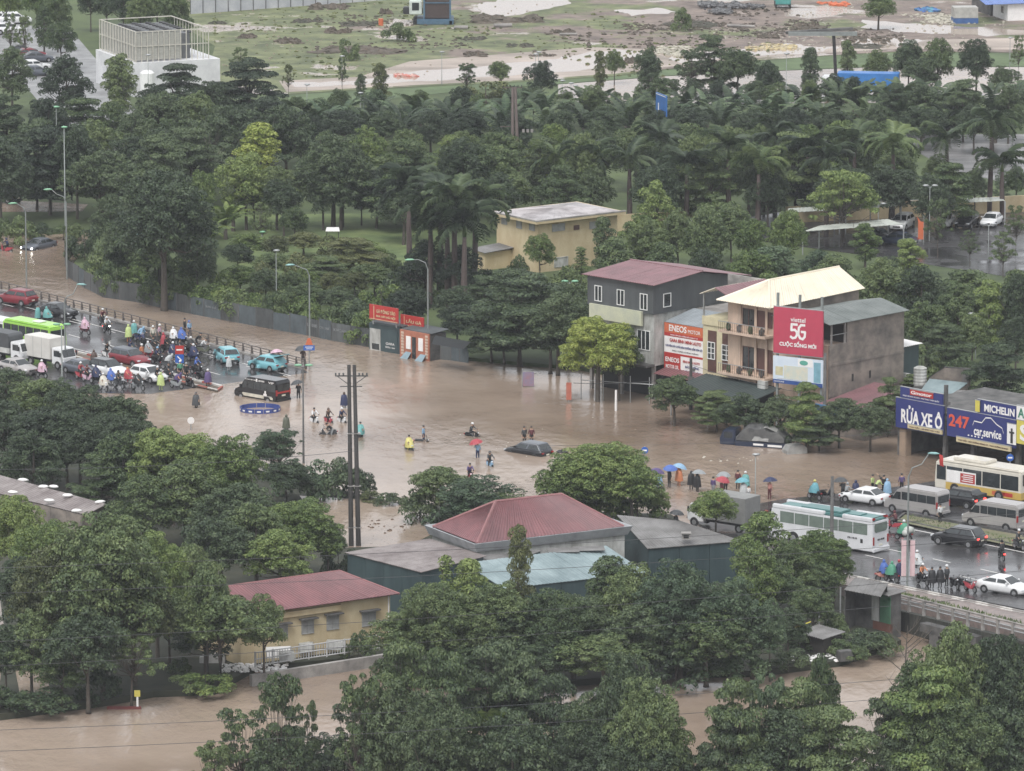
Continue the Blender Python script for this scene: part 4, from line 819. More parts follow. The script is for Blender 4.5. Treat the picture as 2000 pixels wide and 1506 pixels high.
# --- garage and its boards
AG = 47.0
PG = at(1986, 935, 0)
gg = Bld('wash_garage', 'open car wash garage behind the navy blue sign boards, its hall standing in the flood', 'garage', PG, AG)
ul = gg.L(1750, 870)[0]; zt = gg.L(1985, 826)[1]
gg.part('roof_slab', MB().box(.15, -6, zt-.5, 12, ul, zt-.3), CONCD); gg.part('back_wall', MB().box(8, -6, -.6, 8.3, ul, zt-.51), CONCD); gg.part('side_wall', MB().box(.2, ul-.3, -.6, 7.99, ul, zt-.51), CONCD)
uc = gg.L(1761, 870)[0]
gg.part('column', MB().box(.1, uc-.42, -.8, .9, uc+.42, gg.L(1760, 838)[1]), mat('stained_tan_concrete', (.33, .24, .17), .8, scale=.8, col2=(.22, .17, .13)), bevel=.05)
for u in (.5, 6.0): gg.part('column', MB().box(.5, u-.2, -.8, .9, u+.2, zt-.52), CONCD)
def board(px0, px1, yt, yb, m, lab, texts, off=0, th=.18, cat='sign board'):
    u0, u1 = gg.L(px1, (yt+yb)/2, off)[0], gg.L(px0, (yt+yb)/2, off)[0]; xm = (px0+px1)/2
    z1 = gg.L(xm, yt, off)[1]; z0 = gg.L(xm, yb, off)[1]
    t = thing('sign_board', lab, cat, tuple(gg.P+gg.dR*off), R(90-AG))
    bd = part('board', MB().box(-th, u0, z0, 0, u1, z1), t, m)
    part('frame', MB().box(-th-.01, u0-.05, z1, .01, u1+.05, z1+.05), t, STEEL)
    for s_, fx, fz, fw, fh, mm, bo in texts:
        me = textmesh(s_, (z1-z0)*fh, (u1-u0)*fw, bo); me.materials.clear(); me.materials.append(mm); o = part('lettering', me, bd)
        o.matrix_local = Matrix(((0, 0, -1, -th-.012), (-1, 0, 0, u1-(u1-u0)*fx), (0, 1, 0, z0+(z1-z0)*(1-fz)), (0, 0, 0, 1)))
    return t, bd, u0, u1, z0, z1, th
STY = mat('sign_buff', (.56, .48, .30), .5, var=.05); SRED2 = mat('sign_orange_red', (.62, .09, .05), .45, var=.05)
board(1752, 1845, 784, 842, SBLUE, 'navy blue board reading RỬA XE Ô TÔ on the garage front', [('RỬA XE Ô', .55, .50, .86, .62, SWH, .03)])
board(1775, 1842, 834, 842, STY, 'buff strip of small lettering under the RỬA XE board', [('THAY DẦU - VỆ SINH NỘI THẤT', .5, .5, .9, .5, BROWN, .01)], -.2)
board(1761, 1843, 762, 783, SBLUE, 'smaller navy board with a red logo above the RỬA XE board', [('PHỤC VỤ RỬA XE 24/24 - PHỤ TÙNG TOÀN QUỐC', .5, .74, .86, .22, SWH, 0)], .1)
t, bd, u0, u1, z0, z1, th = board(1778, 1823, 764, 775, REDS, 'red logo plate on the small navy board', [('Gmotor', .5, .5, .9, .6, SWH, .02)], -.1, .06)
t, bd, u0, u1, z0, z1, th = board(1852, 1986, 808, 863, SBLUE, 'navy blue board reading 247 car.service with a white car outline', [('247', .18, .42, .30, .44, SRED2, .03), ('car.service', .60, .64, .40, .30, SWH, .02), ('• • • • •', .42, .84, .22, .05, SWH, .02)])
um = u1-(u1-u0)*.60; zc = z1-(z1-z0)*.38; k_ = (u1-u0)*.22
pts = [(-1, -.10), (-.9, .12), (-.4, .10), (-.15, .38), (.2, .42), (.6, .15), (.95, .02), (1.05, -.22)]; mb = MB()
for i in range(len(pts)-1):
    (a0, b0), (a1, b1) = pts[i], pts[i+1]; w = .05
    mb.add([(-th-.02-.001*i, um-a0*k_, zc+b0*k_+w), (-th-.02-.001*i, um-a0*k_, zc+b0*k_-w), (-th-.02-.001*i, um-a1*k_, zc+b1*k_-w), (-th-.02-.001*i, um-a1*k_, zc+b1*k_+w)], [(0, 1, 2, 3)])
part('car_outline', mb, bd, SWH)
board(1967.5, 1985, 828, 868, SWH, 'white poster of a standing mechanic at the right end of the 247 board', [], -.24, .05)
t_ = thing('poster_figure', 'dark printed figure of a mechanic on the white poster', 'poster', tuple(gg.P-gg.dR*.31), R(90-AG)); u = gg.L(1976, 850, -.3)[0]; z = gg.L(1976, 850, -.3)[1]
part('figure', MB().prism([(0, 0)], 0, 0) if False else MB().box(-.01, u-.14, z-.75, 0, u+.14, z+.3).box(-.011, u-.3, z+.15, -.001, u+.3, z+.32).box(-.012, u-.1, z+.33, -.002, u+.1, z+.62), t_, DARKP)
board(1870, 1976, 862, 872, STY, 'buff strip of small lettering under the 247 board', [('THAY DẦU - BẢO DƯỠNG ĐỘNG CƠ , THAY DƯỠNG NHANH', .5, .5, .92, .5, BROWN, .01)], -.3)
board(1912, 1986, 786, 813, SBLUE, 'navy blue board reading MICHELIN above the 247 board', [('MICHELIN', .58, .52, .80, .55, SWH, .03)], .1)
board(1905.5, 1914, 782, 804, SYEL, 'yellow end panel left of the MICHELIN lettering', [], -.2, .06)
board(1988, 2030, 795, 822, SWH, 'white board with a green letter A at the right edge of the photo', [('A', .22, .5, .3, .7, mat('sign_green', (.03, .20, .12), .4), .02)], -.1)
board(1988, 2060, 826, 872, SYEL, 'yellow board with a white swirl at the right edge of the photo', [('S', .22, .5, .25, .7, SWH, .03)], -.1)
# --- yellow flat-roofed building
AY = 53.5; b = Bld('yellow_flat_building', 'plain yellow building with a flat pinkish grey roof in the trees', 'building', at(1050, 533, .35), AY)
zt = b.L(1050, 436)[1]; LL = b.L(970, 470)[0]; LR = b.Rr(1205, 470)[0]
b.part('wall', MB().box(0, 0, -.3, LR, LL, zt), YEL); b.part('eaves_slab', MB().box(-.7, -.7, zt, LR+.7, LL+.7, zt+.28), YEL)
b.part('parapet', MB().box(-.72, -.72, zt+.28, LR+.72, -.5, zt+.42).box(-.72, -.499, zt+.28, -.5, LL+.72, zt+.42), CONC)
m_ = mat('pinkish_grey_roof', (.42, .39, .39), .35, scale=.25, col2=(.17, .15, .15), lo=.3, hi=.5); o_ = -.3; C_ = Vector((LR*.45, LL*.5, zt+.75)); D_ = Vector((LR*.6, LL*.5, zt+.75))
E = [Vector((o_, o_, zt+.3)), Vector((LR-o_, o_, zt+.3)), Vector((LR-o_, LL-o_, zt+.3)), Vector((o_, LL-o_, zt+.3))]
corr(E[0], E[1], D_, C_, m_, b.r, 10); corr(E[3], E[0], C_, C_, m_, b.r, 7); corr(E[1], E[2], D_, D_, m_, b.r, 7); corr(E[2], E[3], C_, D_, m_, b.r, 10)
PG_ = mat('grey_shutter', (.34, .34, .33), .6)
for r_ in ((981, 427, 990, 437), (1010, 432, 1019, 445), (1035, 437, 1044, 449)): b.win('L', b.rect('L', *r_), PG_, n=1, gm=PG_)
for r_ in ((1079, 438, 1102, 450), (1152, 433, 1176, 445)): b.win('R', b.rect('R', *r_), PG_, n=2, gm=PG_)
b.win('R', b.rect('R', 1121.5, 441, 1130, 447.5), BROWN, n=1, gm=BROWN); b.win('R', b.rect('R', 1083, 503, 1108, 520), DIRTYW, n=3, gm=DIRTYW)
l = Bld('lean_to', 'small yellow outbuilding with a grey sloping roof left of the yellow flat building', 'outbuilding', at(948, 528, .35), AY)
l.part('wall', MB().box(0, 0, -.2, 5.5, 1.8, 1.9), YEL); corr((-.3, -.4, 1.95), (6.2, -.4, 2.35), (6.2, 2.4, 2.5), (-.3, 2.4, 2.1), GREYR, l.r, 6)
# --- white plant building with cage
AW = 67; b = Bld('caged_plant_building', 'white flat-topped plant building with a tall cream cage of slats on its roof', 'building', at(262, 190, .35), AW)
zc = b.L(262, 124)[1]; zt = b.L(262, 64)[1]; LL = 15; LR = b.Rr(430, 150)[0]
b.part('wall', MB().box(0, 0, -.3, LR, LL, zc), mat('white_wall', (.66, .66, .66), .7, scale=.5, col2=(.52, .52, .53)))
CRM = mat('cream_steel', (.60, .57, .50), .5); CRL = mat('cream_louvre', (.42, .41, .37), .6, scale=2, stretch=(1, 1, 6))
xr = LR-1.4
cg = b.part('cage', MB().box(.5, .5, zc+.1, .56, LL-.3, zc+.2).box(.5, .5, zt-.12, .6, LL-.3, zt).box(.5, .5, zt-.12, xr, .6, zt).box(xr-.1, .5, zt-.12, xr, LL-.3, zt).box(.5, LL-.4, zt-.12, xr, LL-.3, zt).box(.5, .5, (zc+zt)/2, xr, .58, (zc+zt)/2+.1).box(.5, .59, (zc+zt)/2, .58, LL-.3, (zc+zt)/2+.1), CRM)
sl = MB(); n_ = 13
for i in range(n_+1):
    x = .5+(xr-.5)*i/n_; part('upright', MB().box(x-.06, .44, zc, x+.06, .49, zt), cg, CRM)
    y = .5+(LL-.8)*i/n_; part('upright', MB().box(.42, y-.06, zc, .49, y+.06, zt), cg, CRM)
    if i < n_:
        x2 = .5+(xr-.5)*(i+1)/n_; y2 = .5+(LL-.8)*(i+1)/n_
        if i < 8: part('louvre_panel', MB().box(x+.07, .60, zc+.25, x2-.07, .63, zt-.2), cg, CRL)
        part('louvre_panel', MB().box(.60, y+.07, zc+.25, .63, y2-.07, zt-.25), cg, CRL)
        part('upright', MB().box(xr+.01, y-.05, zc, xr+.05, y+.05, zt), cg, CRM)
for i in range(9):
    y = 2+i*1.35; ch = b.part('chiller', MB().box(2, y, zc, xr-2, y+1.1, zt-.7), mat('chiller_grey', (.16, .165, .17), .5, .3), bevel=.06)
    for k in range(4): part('fan', MB().loft([[(3+k*1.9+r_*math.cos(t), y+.55+r_*math.sin(t), z) for t in [j*math.pi/5 for j in range(10)]] for r_, z in ((.42, zt-.7), (.42, zt-.55))]), ch, DARKP)
t = thing('storage_tank', 'white upright cylindrical tank beside the caged plant building', 'tank', tuple(at(288, 193, .35))); part('tank_body', MB().loft([[(r_*math.cos(k*math.pi/8), r_*math.sin(k*math.pi/8), z) for k in range(16)] for r_, z in ((.95, 0), (.95, 3.4), (.6, 3.7), (.05, 3.8))]), t, WHITE, smooth=False)
# long site wall at top left
a_, b_ = at(372, 28, .35), at(760, 0, .35); t = thing('site_hoarding', 'long white corrugated hoarding along the far edge of the field', 'fence', tuple(a_)); n_ = 16; dv = (b_-a_)/n_
for i in range(n_):
    q0 = dv*i; q1 = dv*(i+.98); nn = Vector((-dv.y, dv.x, 0)).normalized()*.04
    part('hoarding_panel', MB().add([q0-nn, q1-nn, q1+nn, q0+nn]+[v+Vector((0, 0, 2.1+random.uniform(-.03, .03))) for v in (q0-nn, q1-nn, q1+nn, q0+nn)], [(0, 3, 2, 1), (4, 5, 6, 7), (0, 1, 5, 4), (1, 2, 6, 5), (2, 3, 7, 6), (3, 0, 4, 7)]), t, mat('hoarding_white', (.50, .50, .52), .6, scale=.4, col2=(.36, .37, .40)))
    part('post', MB().box(q0.x-.05, q0.y-.12, 0, q0.x+.05, q0.y-.05, 2.2), t, CONCD)
# site office top right
b = Bld('site_office', 'white site building with a blue roof at the top right edge', 'building', at(1968, 41, .38), 74)
b.part('wall', MB().box(0, 0, -.2, 9, 6, 2.4), SWH); corr((-3.5, -.5, 2.5), (9.5, -.5, 2.5), (9.5, 6.5, 3.6), (-3.5, 6.5, 3.6), mat('blue_sheet_roof', (.12, .20, .48), .4), b.r, 12); b.win('L', (1.5, 2.6, .9, 1.9), n=1)
b.part('side_annex', MB().box(-.3, 6.2, -.2, 5, 14, 2.0), CONCD)
t = thing('site_container', 'grey container with a blue base band beside the site building', 'container', tuple(at(1884, 44, .38)), R(5)); part('container_body', MB().box(-1.75, -1.2, .75, 1.75, 1.2, 2.3), t, mat('container_grey', (.42, .41, .38), .5), bevel=.05); part('base_band', MB().box(-1.77, -1.22, 0, 1.77, 1.22, .74), t, mat('container_blue', (.05, .12, .30), .5))
# --- carports
def carport(lab, pts, z, hgt):
    P_ = [at(x, y, z+.35) for x, y in pts]; c0 = P_[0].copy(); c0.z = .35; t = thing('carport', lab, 'carport', tuple(c0)); Q = [p-c0 for p in P_]
    corr(Q[0], Q[1], Q[2], Q[3], mat('pale_carport_sheet', (.52, .54, .48), .4, scale=.5, col2=(.42, .44, .40)), t, max(4, int((Q[1]-Q[0]).length/2)), rib=.04)
    for q in Q: part('post', MB().box(q.x-.07, q.y-.07, 0, q.x+.07, q.y+.07, q.z-.06), t, STEEL)
carport('low white carport roof among the trees right of the yellow flat building', [(1330, 436), (1372, 433), (1362, 425), (1335, 427)], 2.6, 2.6)
carport('long white carport roof left of the car park, behind the bright green tree', [(1536, 415), (1640, 410), (1630, 402), (1540, 407)], 2.8, 2.8)
carport('pale carport roof behind the big slender tree, next to the car park', [(1652, 409), (1760, 402), (1758, 395), (1700, 396)], 2.8, 2.8)
carport('large white wedge-shaped carport roof at the edge of the car park', [(1568, 452), (1765, 438), (1735, 428), (1600, 441)], 2.6, 2.6)
carport('green-edged carport roof over the parked dark and white cars', [(1852, 397), (1963, 392), (1955, 385), (1868, 388)], 2.8, 2.8)
slabwall('boundary_wall', at(1535, 436, .35), at(2030, 412, .35), .3, 1.9, .3, YEL, 'long low yellow boundary wall behind the carports', 'wall')
slabwall('boundary_wall', at(1205, 452, .35), at(1390, 442, .35), .3, 1.9, .3, YEL, 'low yellow wall right of the yellow flat building', 'wall')
# --- foreground sheds and houses
AH = 61
b = Bld('red_hip_roof_house', 'low house with a red hipped metal roof inside a grey gutter parapet', 'house', at(927, 1188, .5), AH)
zt = b.L(925, 1080)[1]; LL = b.L(828, 1052)[0]; LR = b.Rr(1236, 1052)[0]; hp = .75
b.part('wall', MB().box(.5, .5, -.3, LR-.5, LL-.5, zt), DIRTYW)
PAR = mat('grey_parapet', (.36, .37, .38), .6, scale=.8, col2=(.24, .25, .26))
b.part('gutter_parapet', MB().loft([[(x0, x0, z), (LR-x0, x0, z), (LR-x0, LL-x0, z), (x0, LL-x0, z)] for x0, z in ((.3, zt), (0, zt+hp), (.15, zt+hp), (.45, zt+hp-.3))], cap=False), PAR)
b.part('gutter_floor', MB().box(.44, .44, zt+.2, LR-.44, LL-.44, zt+.3), CONCD)
zr = zt+hp+2.35; i_ = .55; A_ = Vector((LL*.5, LL*.5, zr)); B_ = Vector((LR-LL*.5, LL*.5, zr))
E = [Vector((i_, i_, zt+hp-.1)), Vector((LR-i_, i_, zt+hp-.1)), Vector((LR-i_, LL-i_, zt+hp-.1)), Vector((i_, LL-i_, zt+hp-.1))]
corr(E[0], E[1], B_, A_, REDROOF, b.r, 15, rib=.06); corr(E[3], E[0], A_, A_, REDROOF, b.r, 8, rib=.05); corr(E[1], E[2], B_, B_, REDROOF, b.r, 8); corr(E[2], E[3], A_, B_, REDROOF, b.r, 15)
RC = mat('ridge_red', (.27, .12, .12), .45)
for u, v in ((A_, B_), (E[0], A_), (E[3], A_), (E[1], B_), (E[2], B_)): ridge(u, v, RC, b.r, .13)
b.win('R', (LR-5, LR-3.4, zt-2.0, zt-1.0), CONC, n=2, off=.5); b.part('window_shade', MB().box(LR-5.2, -.1, zt-.85, LR-3.2, .499, zt-.75), CONC)
def shed(lab, pts, m, wm, nsh=10, zb=.5, walls=(0, 1, 2, 3), lines=()):
    P_ = [at(x, y, z+zb) for x, y, z in pts]; c0 = P_[0].copy(); c0.z = zb; t = thing('shed', lab, 'shed', tuple(c0)); Q = [p-c0 for p in P_]
    corr(Q[0], Q[1], Q[2], Q[3], m, t, nsh, rib=.035)
    cen = (Q[0]+Q[1]+Q[2]+Q[3])/4
    W_ = [q+(cen-q)*.05 for q in Q]
    for i in walls:
        u, v = W_[i], W_[(i+1) % 4]; nn = max(1, int((v-u).length/2.2))
        for k in range(nn):
            s_, e_ = u.lerp(v, k/nn), u.lerp(v, (k+.985)/nn); o = Vector((-(v-u).y, (v-u).x, 0)).normalized()*.03
            part('wall_panel', MB().add([(s_.x-o.x, s_.y-o.y, -.4), (e_.x-o.x, e_.y-o.y, -.4), (e_.x+o.x, e_.y+o.y, -.4), (s_.x+o.x, s_.y+o.y, -.4), (s_.x-o.x, s_.y-o.y, s_.z-.1), (e_.x-o.x, e_.y-o.y, e_.z-.1), (e_.x+o.x, e_.y+o.y, e_.z-.1), (s_.x+o.x, s_.y+o.y, s_.z-.1)], [(0, 3, 2, 1), (4, 5, 6, 7), (0, 1, 5, 4), (1, 2, 6, 5), (2, 3, 7, 6), (3, 0, 4, 7)]), t, wm)
    return t, Q
shed('dark teal sheet-walled shed with a weathered brown-grey roof left of the red hip roof', [(672, 1079, 3.9), (822, 1118, 3.9), (950, 1086, 4.5), (838, 1052, 4.5)], BROWNR, TEALW, 9)
shed('broad shed with a pale teal metal roof in front of the red hip roof', [(985, 1150, 2.9), (1262, 1118, 2.9), (1185, 1066, 4.2), (905, 1100, 4.2)], TEALR, TEALW, 13)
shed('small shed with a rusted grey sheet edge between the brown and teal roofs', [(862, 1106, 4.0), (985, 1103, 3.9), (1060, 1075, 4.3), (940, 1085, 4.3)], GREYR, TEALW, 6)
shed('wide grey fibre-cement roofed shed right of the red hip roof', [(1265, 1072, 3.5), (1452, 1057, 3.4), (1330, 1018, 4.6), (1205, 1006, 4.6)], GREYR, TEALW, 10, walls=(0, 1, 2, 3))
t = thing('roof_vent', 'small grey box vent on the wide grey shed roof', 'vent', tuple(at(1340, 1052, 4.5))); part('vent_box', MB().box(-.35, -.3, 0, .35, .3, .45), t, CONC); part('opening', MB().box(-.22, -.31, .08, .22, -.301, .36), t, INTER); part('cap', MB().box(-.42, -.4, .46, .42, .4, .52), t, CONC)
for x, y in ((1100, 1075), (1150, 1072)): 
    o = single('loose_roof_sheet', MB().box(-1.3, -.5, 0, 1.3, .5, .04), GREYR, 'loose grey sheet lying on the pale teal roof, ' + ('left one' if x < 1120 else 'right one'), 'roof sheet'); o.location = at(x, y, 4.75); o.rotation_euler = (R(8), 0, R(6))
# --- yellow house with red roof
b = Bld('yellow_red_roof_house', 'yellow plastered house with a red corrugated roof above the canal', 'house', at(470, 1300, .5), 57)
LR = b.Rr(762, 1215)[0]; LL = 7; zt = b.Rr(762, 1160)[1]
b.part('wall', MB().box(0, 0, -.3, LR, LL, zt), YEL)
b.part('cornice', MB().box(-.25, -.25, zt-.7, LR*.66, -.001, zt-.25), YEL); b.part('eaves_board', MB().box(-.4, -.45, zt-.02, LR+.3, -.25, zt+.12), BROWN)
zr = zt+1.55; E = [Vector((-.6, -.6, zt+.05)), Vector((LR+.5, -.6, zt+.05)), Vector((LR+.5, LL+.5, zt+.05)), Vector((-.6, LL+.5, zt+.05))]; A_ = Vector((-.6, LL/2, zr)); B_ = Vector((LR-2.6, LL/2, zr))
corr(E[0], E[1], B_, A_, REDROOF, b.r, 16, rib=.06); corr(E[1], E[2], B_, B_, REDROOF, b.r, 7); corr(E[2], E[3], A_, B_, REDROOF, b.r, 16)
for u, v in ((A_, B_), (E[1], B_), (E[2], B_)): ridge(u, v, RC, b.r, .1)
for x0, x1, y0, y1 in ((543, 560, 1222, 1245), (590, 611, 1212, 1236), (639, 660, 1203, 1228), (708, 732, 1196, 1221)):
    r_ = b.rect('R', x0, y0, x1, y1); b.win('R', r_, PG_, n=2, gm=PG_); b.part('window_hood', MB().box(r_[0]-.3, -.5, r_[3]+.15, r_[1]+.3, -.001, r_[3]+.25), CONCD)
b.part('downpipe', MB().tube([(LR-.2, -.1, 0), (LR-.2, -.1, zt-.1)], .06, 6), SWH)
# canal-side terrace with fence and scrap
TA = at(498, 1303, .9); TB = at(742, 1268, .9)
slabwall('canal_wall', at(490, 1318, .9), at(760, 1276, .9), -1.5, 0, .4, CONC, 'stained concrete canal wall under the white metal fence', 'wall')
FW_ = mat('pale_grey_paint', (.50, .50, .50), .5)
t = thing('metal_fence', 'light grey metal railing along the canal in front of the yellow house', 'fence', tuple(TA)); D_ = TB-TA; L_ = D_.length; D_.normalize()
for i in range(8): q = D_*(L_*i/7); part('post', MB().box(q.x-.05, q.y-.05, 0, q.x+.05, q.y+.05, 1.25), t, FW_)
for z in (.12, .62, 1.15): part('rail', MB().tube([Vector((0, 0, z)), D_*L_+Vector((0, 0, z))], .05), t, FW_)
for i in range(int(L_/.24)): q = D_*(.24*i+.1); part('bar', MB().box(q.x-.026, q.y-.02, .12, q.x+.026, q.y+.02, 1.15), t, FW_)
scr = [('white_board', (620, 1262), 2.4, 1.0, 25, 'white board leaning behind the canal fence, left one'), ('white_board', (672, 1252), 3.2, 1.2, 35, 'large white board leaning over the canal fence in the middle'), ('white_board', (700, 1246), 1.0, 1.2, 50, 'narrow cream board beside the large leaning one'), ('metal_gate', (610, 1256), 1.8, 1.3, 10, 'leaning white tubular gate frame by the yellow house'), ('white_board', (545, 1285), 2.0, .9, 20, 'white board on the terrace under the dark tree')]
for nm, (x, y), w, h_, tilt, lab in scr:
    if nm == 'metal_gate':
        mb = MB()
        for x0 in (-w/2, -w/6, w/6, w/2): mb.tube([(x0, 0, 0), (x0, 0, h_)], .04, 5)
        for z0 in (0, h_*.5, h_): mb.tube([(-w/2, 0, z0), (w/2, 0, z0)], .04, 5)
        o = single(nm, mb, SWH, lab, 'gate')
    else: o = single(nm, MB().box(-w/2, -.03, 0, w/2, .03, h_), SWH if 'cream' not in lab else PEACH, lab, 'board')
    o.location = at(x, y, 1.1); o.rotation_euler = (R(-tilt), 0, R(12))
for i, (x, y) in enumerate(((575, 1268), (598, 1272), (560, 1290), (655, 1268), (730, 1246))):
    w = random.uniform(.4, .8); o = single('scrap_crate', MB().box(-w, -.4, 0, w, .4, .7), random.choice([PG_, DARKP, DIRTYW]), 'box of scrap behind the canal fence, '+ordinal(i)+' in the heap', 'crate', 'scrap boxes behind the canal fence', bevel=.04); o.location = at(x, y, .95); o.rotation_euler = (0, 0, random.uniform(-.3, .3))
rub = MB(); q = random.Random(8)
for i in range(160):
    p = at(q.uniform(430, 560), q.uniform(1296, 1312), .65); s_ = q.uniform(.08, .22); rub.blob(p, (s_, s_*.7, s_*.5), 5, 3, .3)
deco(part('rubbish', rub, None, SWH), 'pale rubbish heaped at the foot of the dark tree by the fence', 'rubbish', kind='stuff')
# left grey roof with sandbags
t, Q = shed('long low shed with a dark grey fibre roof weighed down by white bags, far left', [(-120, 935, 3.2), (168, 1006, 3.2), (208, 985, 3.9), (-60, 912, 3.9)], BROWNR, BLOCK, 18)
for i, (x, y) in enumerate(((45, 940), (85, 953), (105, 953), (132, 970), (25, 964), (96, 980), (150, 1000), (196, 983))):
    p = at(x, y, 4.35 if y < 972 or x > 190 else 4.05); o = single('sandbag', MB().blob((0, 0, .12), (.5, .25, .16), 9, 5, .08), SWH, 'white sandbag weighing down the long dark grey roof, '+ordinal(i)+' one', 'sandbag', 'sandbags on the grey roof', smooth=True); o.location = p; o.rotation_euler = (0, 0, random.uniform(-.5, .5))
# yellow scrap of wall far left behind trees
# --- flooded shop booths
for nm, lab, xc_, yc_, x0, fm, a0, ww in (('shop_booth', 'dark green booth under the left red sign board on the grey fence', 781, 692, 721, TEALW, 43, 0), ('shop_booth', 'orange brick-patterned booth front under the right red sign board', 838, 706, 781, mat('orange_panel', (.42, .16, .10), .6), 45, 0)):
    k = Bld(nm, lab, 'booth', at(xc_, yc_, 0), a0); L_ = k.L(x0, yc_-20)[0]; zt = 2.75
    k.part('front', MB().box(0, 0, -.6, .15, L_, zt), fm); k.part('body', MB().box(.151, .02, -.6, 2.4, L_-.02, zt-.1), CONCD); corr((.2, -.1, zt+.02), (.2, L_+.1, zt+.02), (2.7, L_+.1, zt+.2), (2.7, -.1, zt+.2), CLAD, k.r, 5)
    if 'orange' in lab:
        bk = MB().box(0, 0, 0, .05, .36, .22)
        bmh = bk.mesh('cladding_strip', [mat('pale_mortar', (.62, .48, .38), .6)])
        for r_ in range(8):
            for c_ in range(2): part('cladding_strip', bmh, k.r, loc=(-.052, .15+c_*(L_-.75), .25+r_*.30))
        for u in (L_*.2, L_*.62): k.panel('L', (u, u+.65, .9, 2.2), SWH, 'window_poster', .06)
        k.panel('L', (L_*.45, L_*.45+.5, 0, 2.2), GLASS, 'door', .06)
        for u in (.2, L_*.55): part('blue_tarpaulin', MB().add([(-.9, u, -.1), (-.9, u+1.1, -.1), (-.05, u+1.0, .6), (-.05, u+.2, .6), (-.5, u+.6, .1)], [(0, 4, 3), (0, 1, 4), (1, 2, 4), (2, 3, 4)]), k.r, mat('grey_blue_tarp', (.22, .30, .34), .6))
    else:
        k.panel('L', (L_*.62, L_*.62+1.5, 0, 2.2), DIRTYW, 'poster', .06); k.panel('L', (L_*.66, L_*.66+1.0, .1, .7), GLASS, 'poster_car', .08); k.panel('L', (.3, 2.3, 0, 2.3), TEALW, 'roller_door', .05)
        k.text('L', 1.3, .9, 1.2, .25, 'GARA', SWH, 0, .06); k.text('L', 1.3, .55, 1.3, .2, 'Sửa xe', SWH, 0, .06)
for px0, px1, yt, yb, l1, l2, lab in ((723, 779, 598, 627, 'GÀ ĐÔNG TẢO', 'BIA HƠI HÀ NỘI', 'left red sign board with cream lettering above the dark booth'), (784, 829, 617, 646, 'LẨU GÀ', 'CHÁO GÀ', 'right red sign board with cream lettering above the orange booth')):
    xm = px1+3; k = Bld('red_sign', lab, 'sign board', at(xm, 695, 0), 44); r_ = k.rect('L', px0, yt+ (yb-yt)*0, px1, yb); bd = k.panel('L', r_, REDS, 'board', .1, off=-.02)
    u0, u1, z0, z1 = r_; W_ = u1-u0; Hh = z1-z0
    CRT = mat('sign_cream', (.62, .50, .30), .5)
    for s_, f, hh in ((l1, .36, .30), (l2, .72, .24)): t_ = k.text('L', u0+W_*.42, z1-Hh*f, W_*.66, Hh*hh, s_, CRT, -.12, .02, bold=.02); t_.parent = bd
    part('sign_column', MB().box(-.135, u1-W_*.17, z0+.1, -.121, u1-W_*.15, z1-.1), bd, CRT); part('border', MB().box(-.135, u0+.05, z0+.05, -.121, u1-.05, z0+.1), bd, CRT)
    for u in (u0+.4, u1-.4): k.part('post', MB().box(.0, u-.05, 2.75, .1, u+.05, z1), STEEL)
# --- long grey fence
FP = [(127, 505), (131, 540), (165, 562), (202, 581), (266, 590), (319, 602), (398, 618), (500, 637), (599, 655), (647, 665), (722, 678)]
FW = [at(x, y, 0) for x, y in FP]; root = thing('sheet_fence', 'long grey sheet-metal fence with faded graffiti at the flooded roadside', 'fence', tuple(FW[0]))
FM = [mat('fence_grey', (.105, .115, .115), .6, scale=1, col2=(.07, .075, .075), stretch=(1, 1, .2)), mat('fence_grey_dark', (.075, .082, .082), .6, scale=1, col2=(.05, .055, .055)), mat('fence_grey_blue', (.09, .11, .12), .6, scale=1, col2=(.06, .075, .08))]
q = random.Random(3); carry = 0; GRAF = mat('graffiti_paint', (.30, .31, .31), .7, scale=3, col2=(.16, .17, .17))
words = ['KHOAN CẮT BÊ TÔNG', 'HÚT BỂ PHỐT', 'BÁN ĐẤT', 'LH 0985', 'CHO THUÊ', 'KHOAN']
def fence_run(FW, root, hgt, mats, graf=True, pw=2.4):
    o0 = FW[0]; gi = 0
    for i in range(len(FW)-1):
        a, b_ = FW[i], FW[i+1]; d = b_-a; L = d.length; n = max(1, round(L/pw)); d.normalize(); nn = Vector((d.y, -d.x, 0)); w = L/n
        for j in range(n):
            m = q.choice(mats); h_ = hgt+q.uniform(-.12, .12); mb = MB(); K = 10; s0 = a+d*(w*j+.03)-o0; top = []; bot = []
            for k in range(K+1):
                off = nn*(.035 if k % 2 else 0); p = s0+d*((w-.06)*k/K)+off; bot.append((p.x, p.y, -1.2)); top.append((p.x, p.y, h_))
            mb.add(bot+top, [(k, k+1, K+1+k+1, K+1+k) for k in range(K)]); back = [(x-nn.x*.05, y-nn.y*.05, z) for x, y, z in bot+top]
            mb.add(back, [(k, K+1+k, K+1+k+1, k+1) for k in range(K)])
            pn = part('fence_panel', mb, root, m)
            part('post', MB().box(s0.x-.05, s0.y-.05, -1.2, s0.x+.05, s0.y+.05, h_+.1), root, CONCD)
            if graf and q.random() < .5 and i >= 3:
                me = textmesh(words[gi % 6], .32, min(w*.8, 1.9)); gi += 1; me.materials.clear(); me.materials.append(GRAF); o = part('graffiti', me, pn)
                c_ = a+d*(w*(j+.5))-o0+nn*.06; z = hgt*.62; X = d if d.x > 0 else -d; o.matrix_local = Matrix(((X.x, 0, nn.x, c_.x), (X.y, 0, nn.y, c_.y), (0, 1, 0, z), (0, 0, 0, 1)))
fence_run(FW, root, 1.9, FM)
FW2 = [at(x, y, 0) for x, y in ((840, 700), (880, 704), (915, 709))]; root = thing('sheet_fence', 'patchwork fence of grey and rust-red sheets right of the booths', 'fence', tuple(FW2[0]))
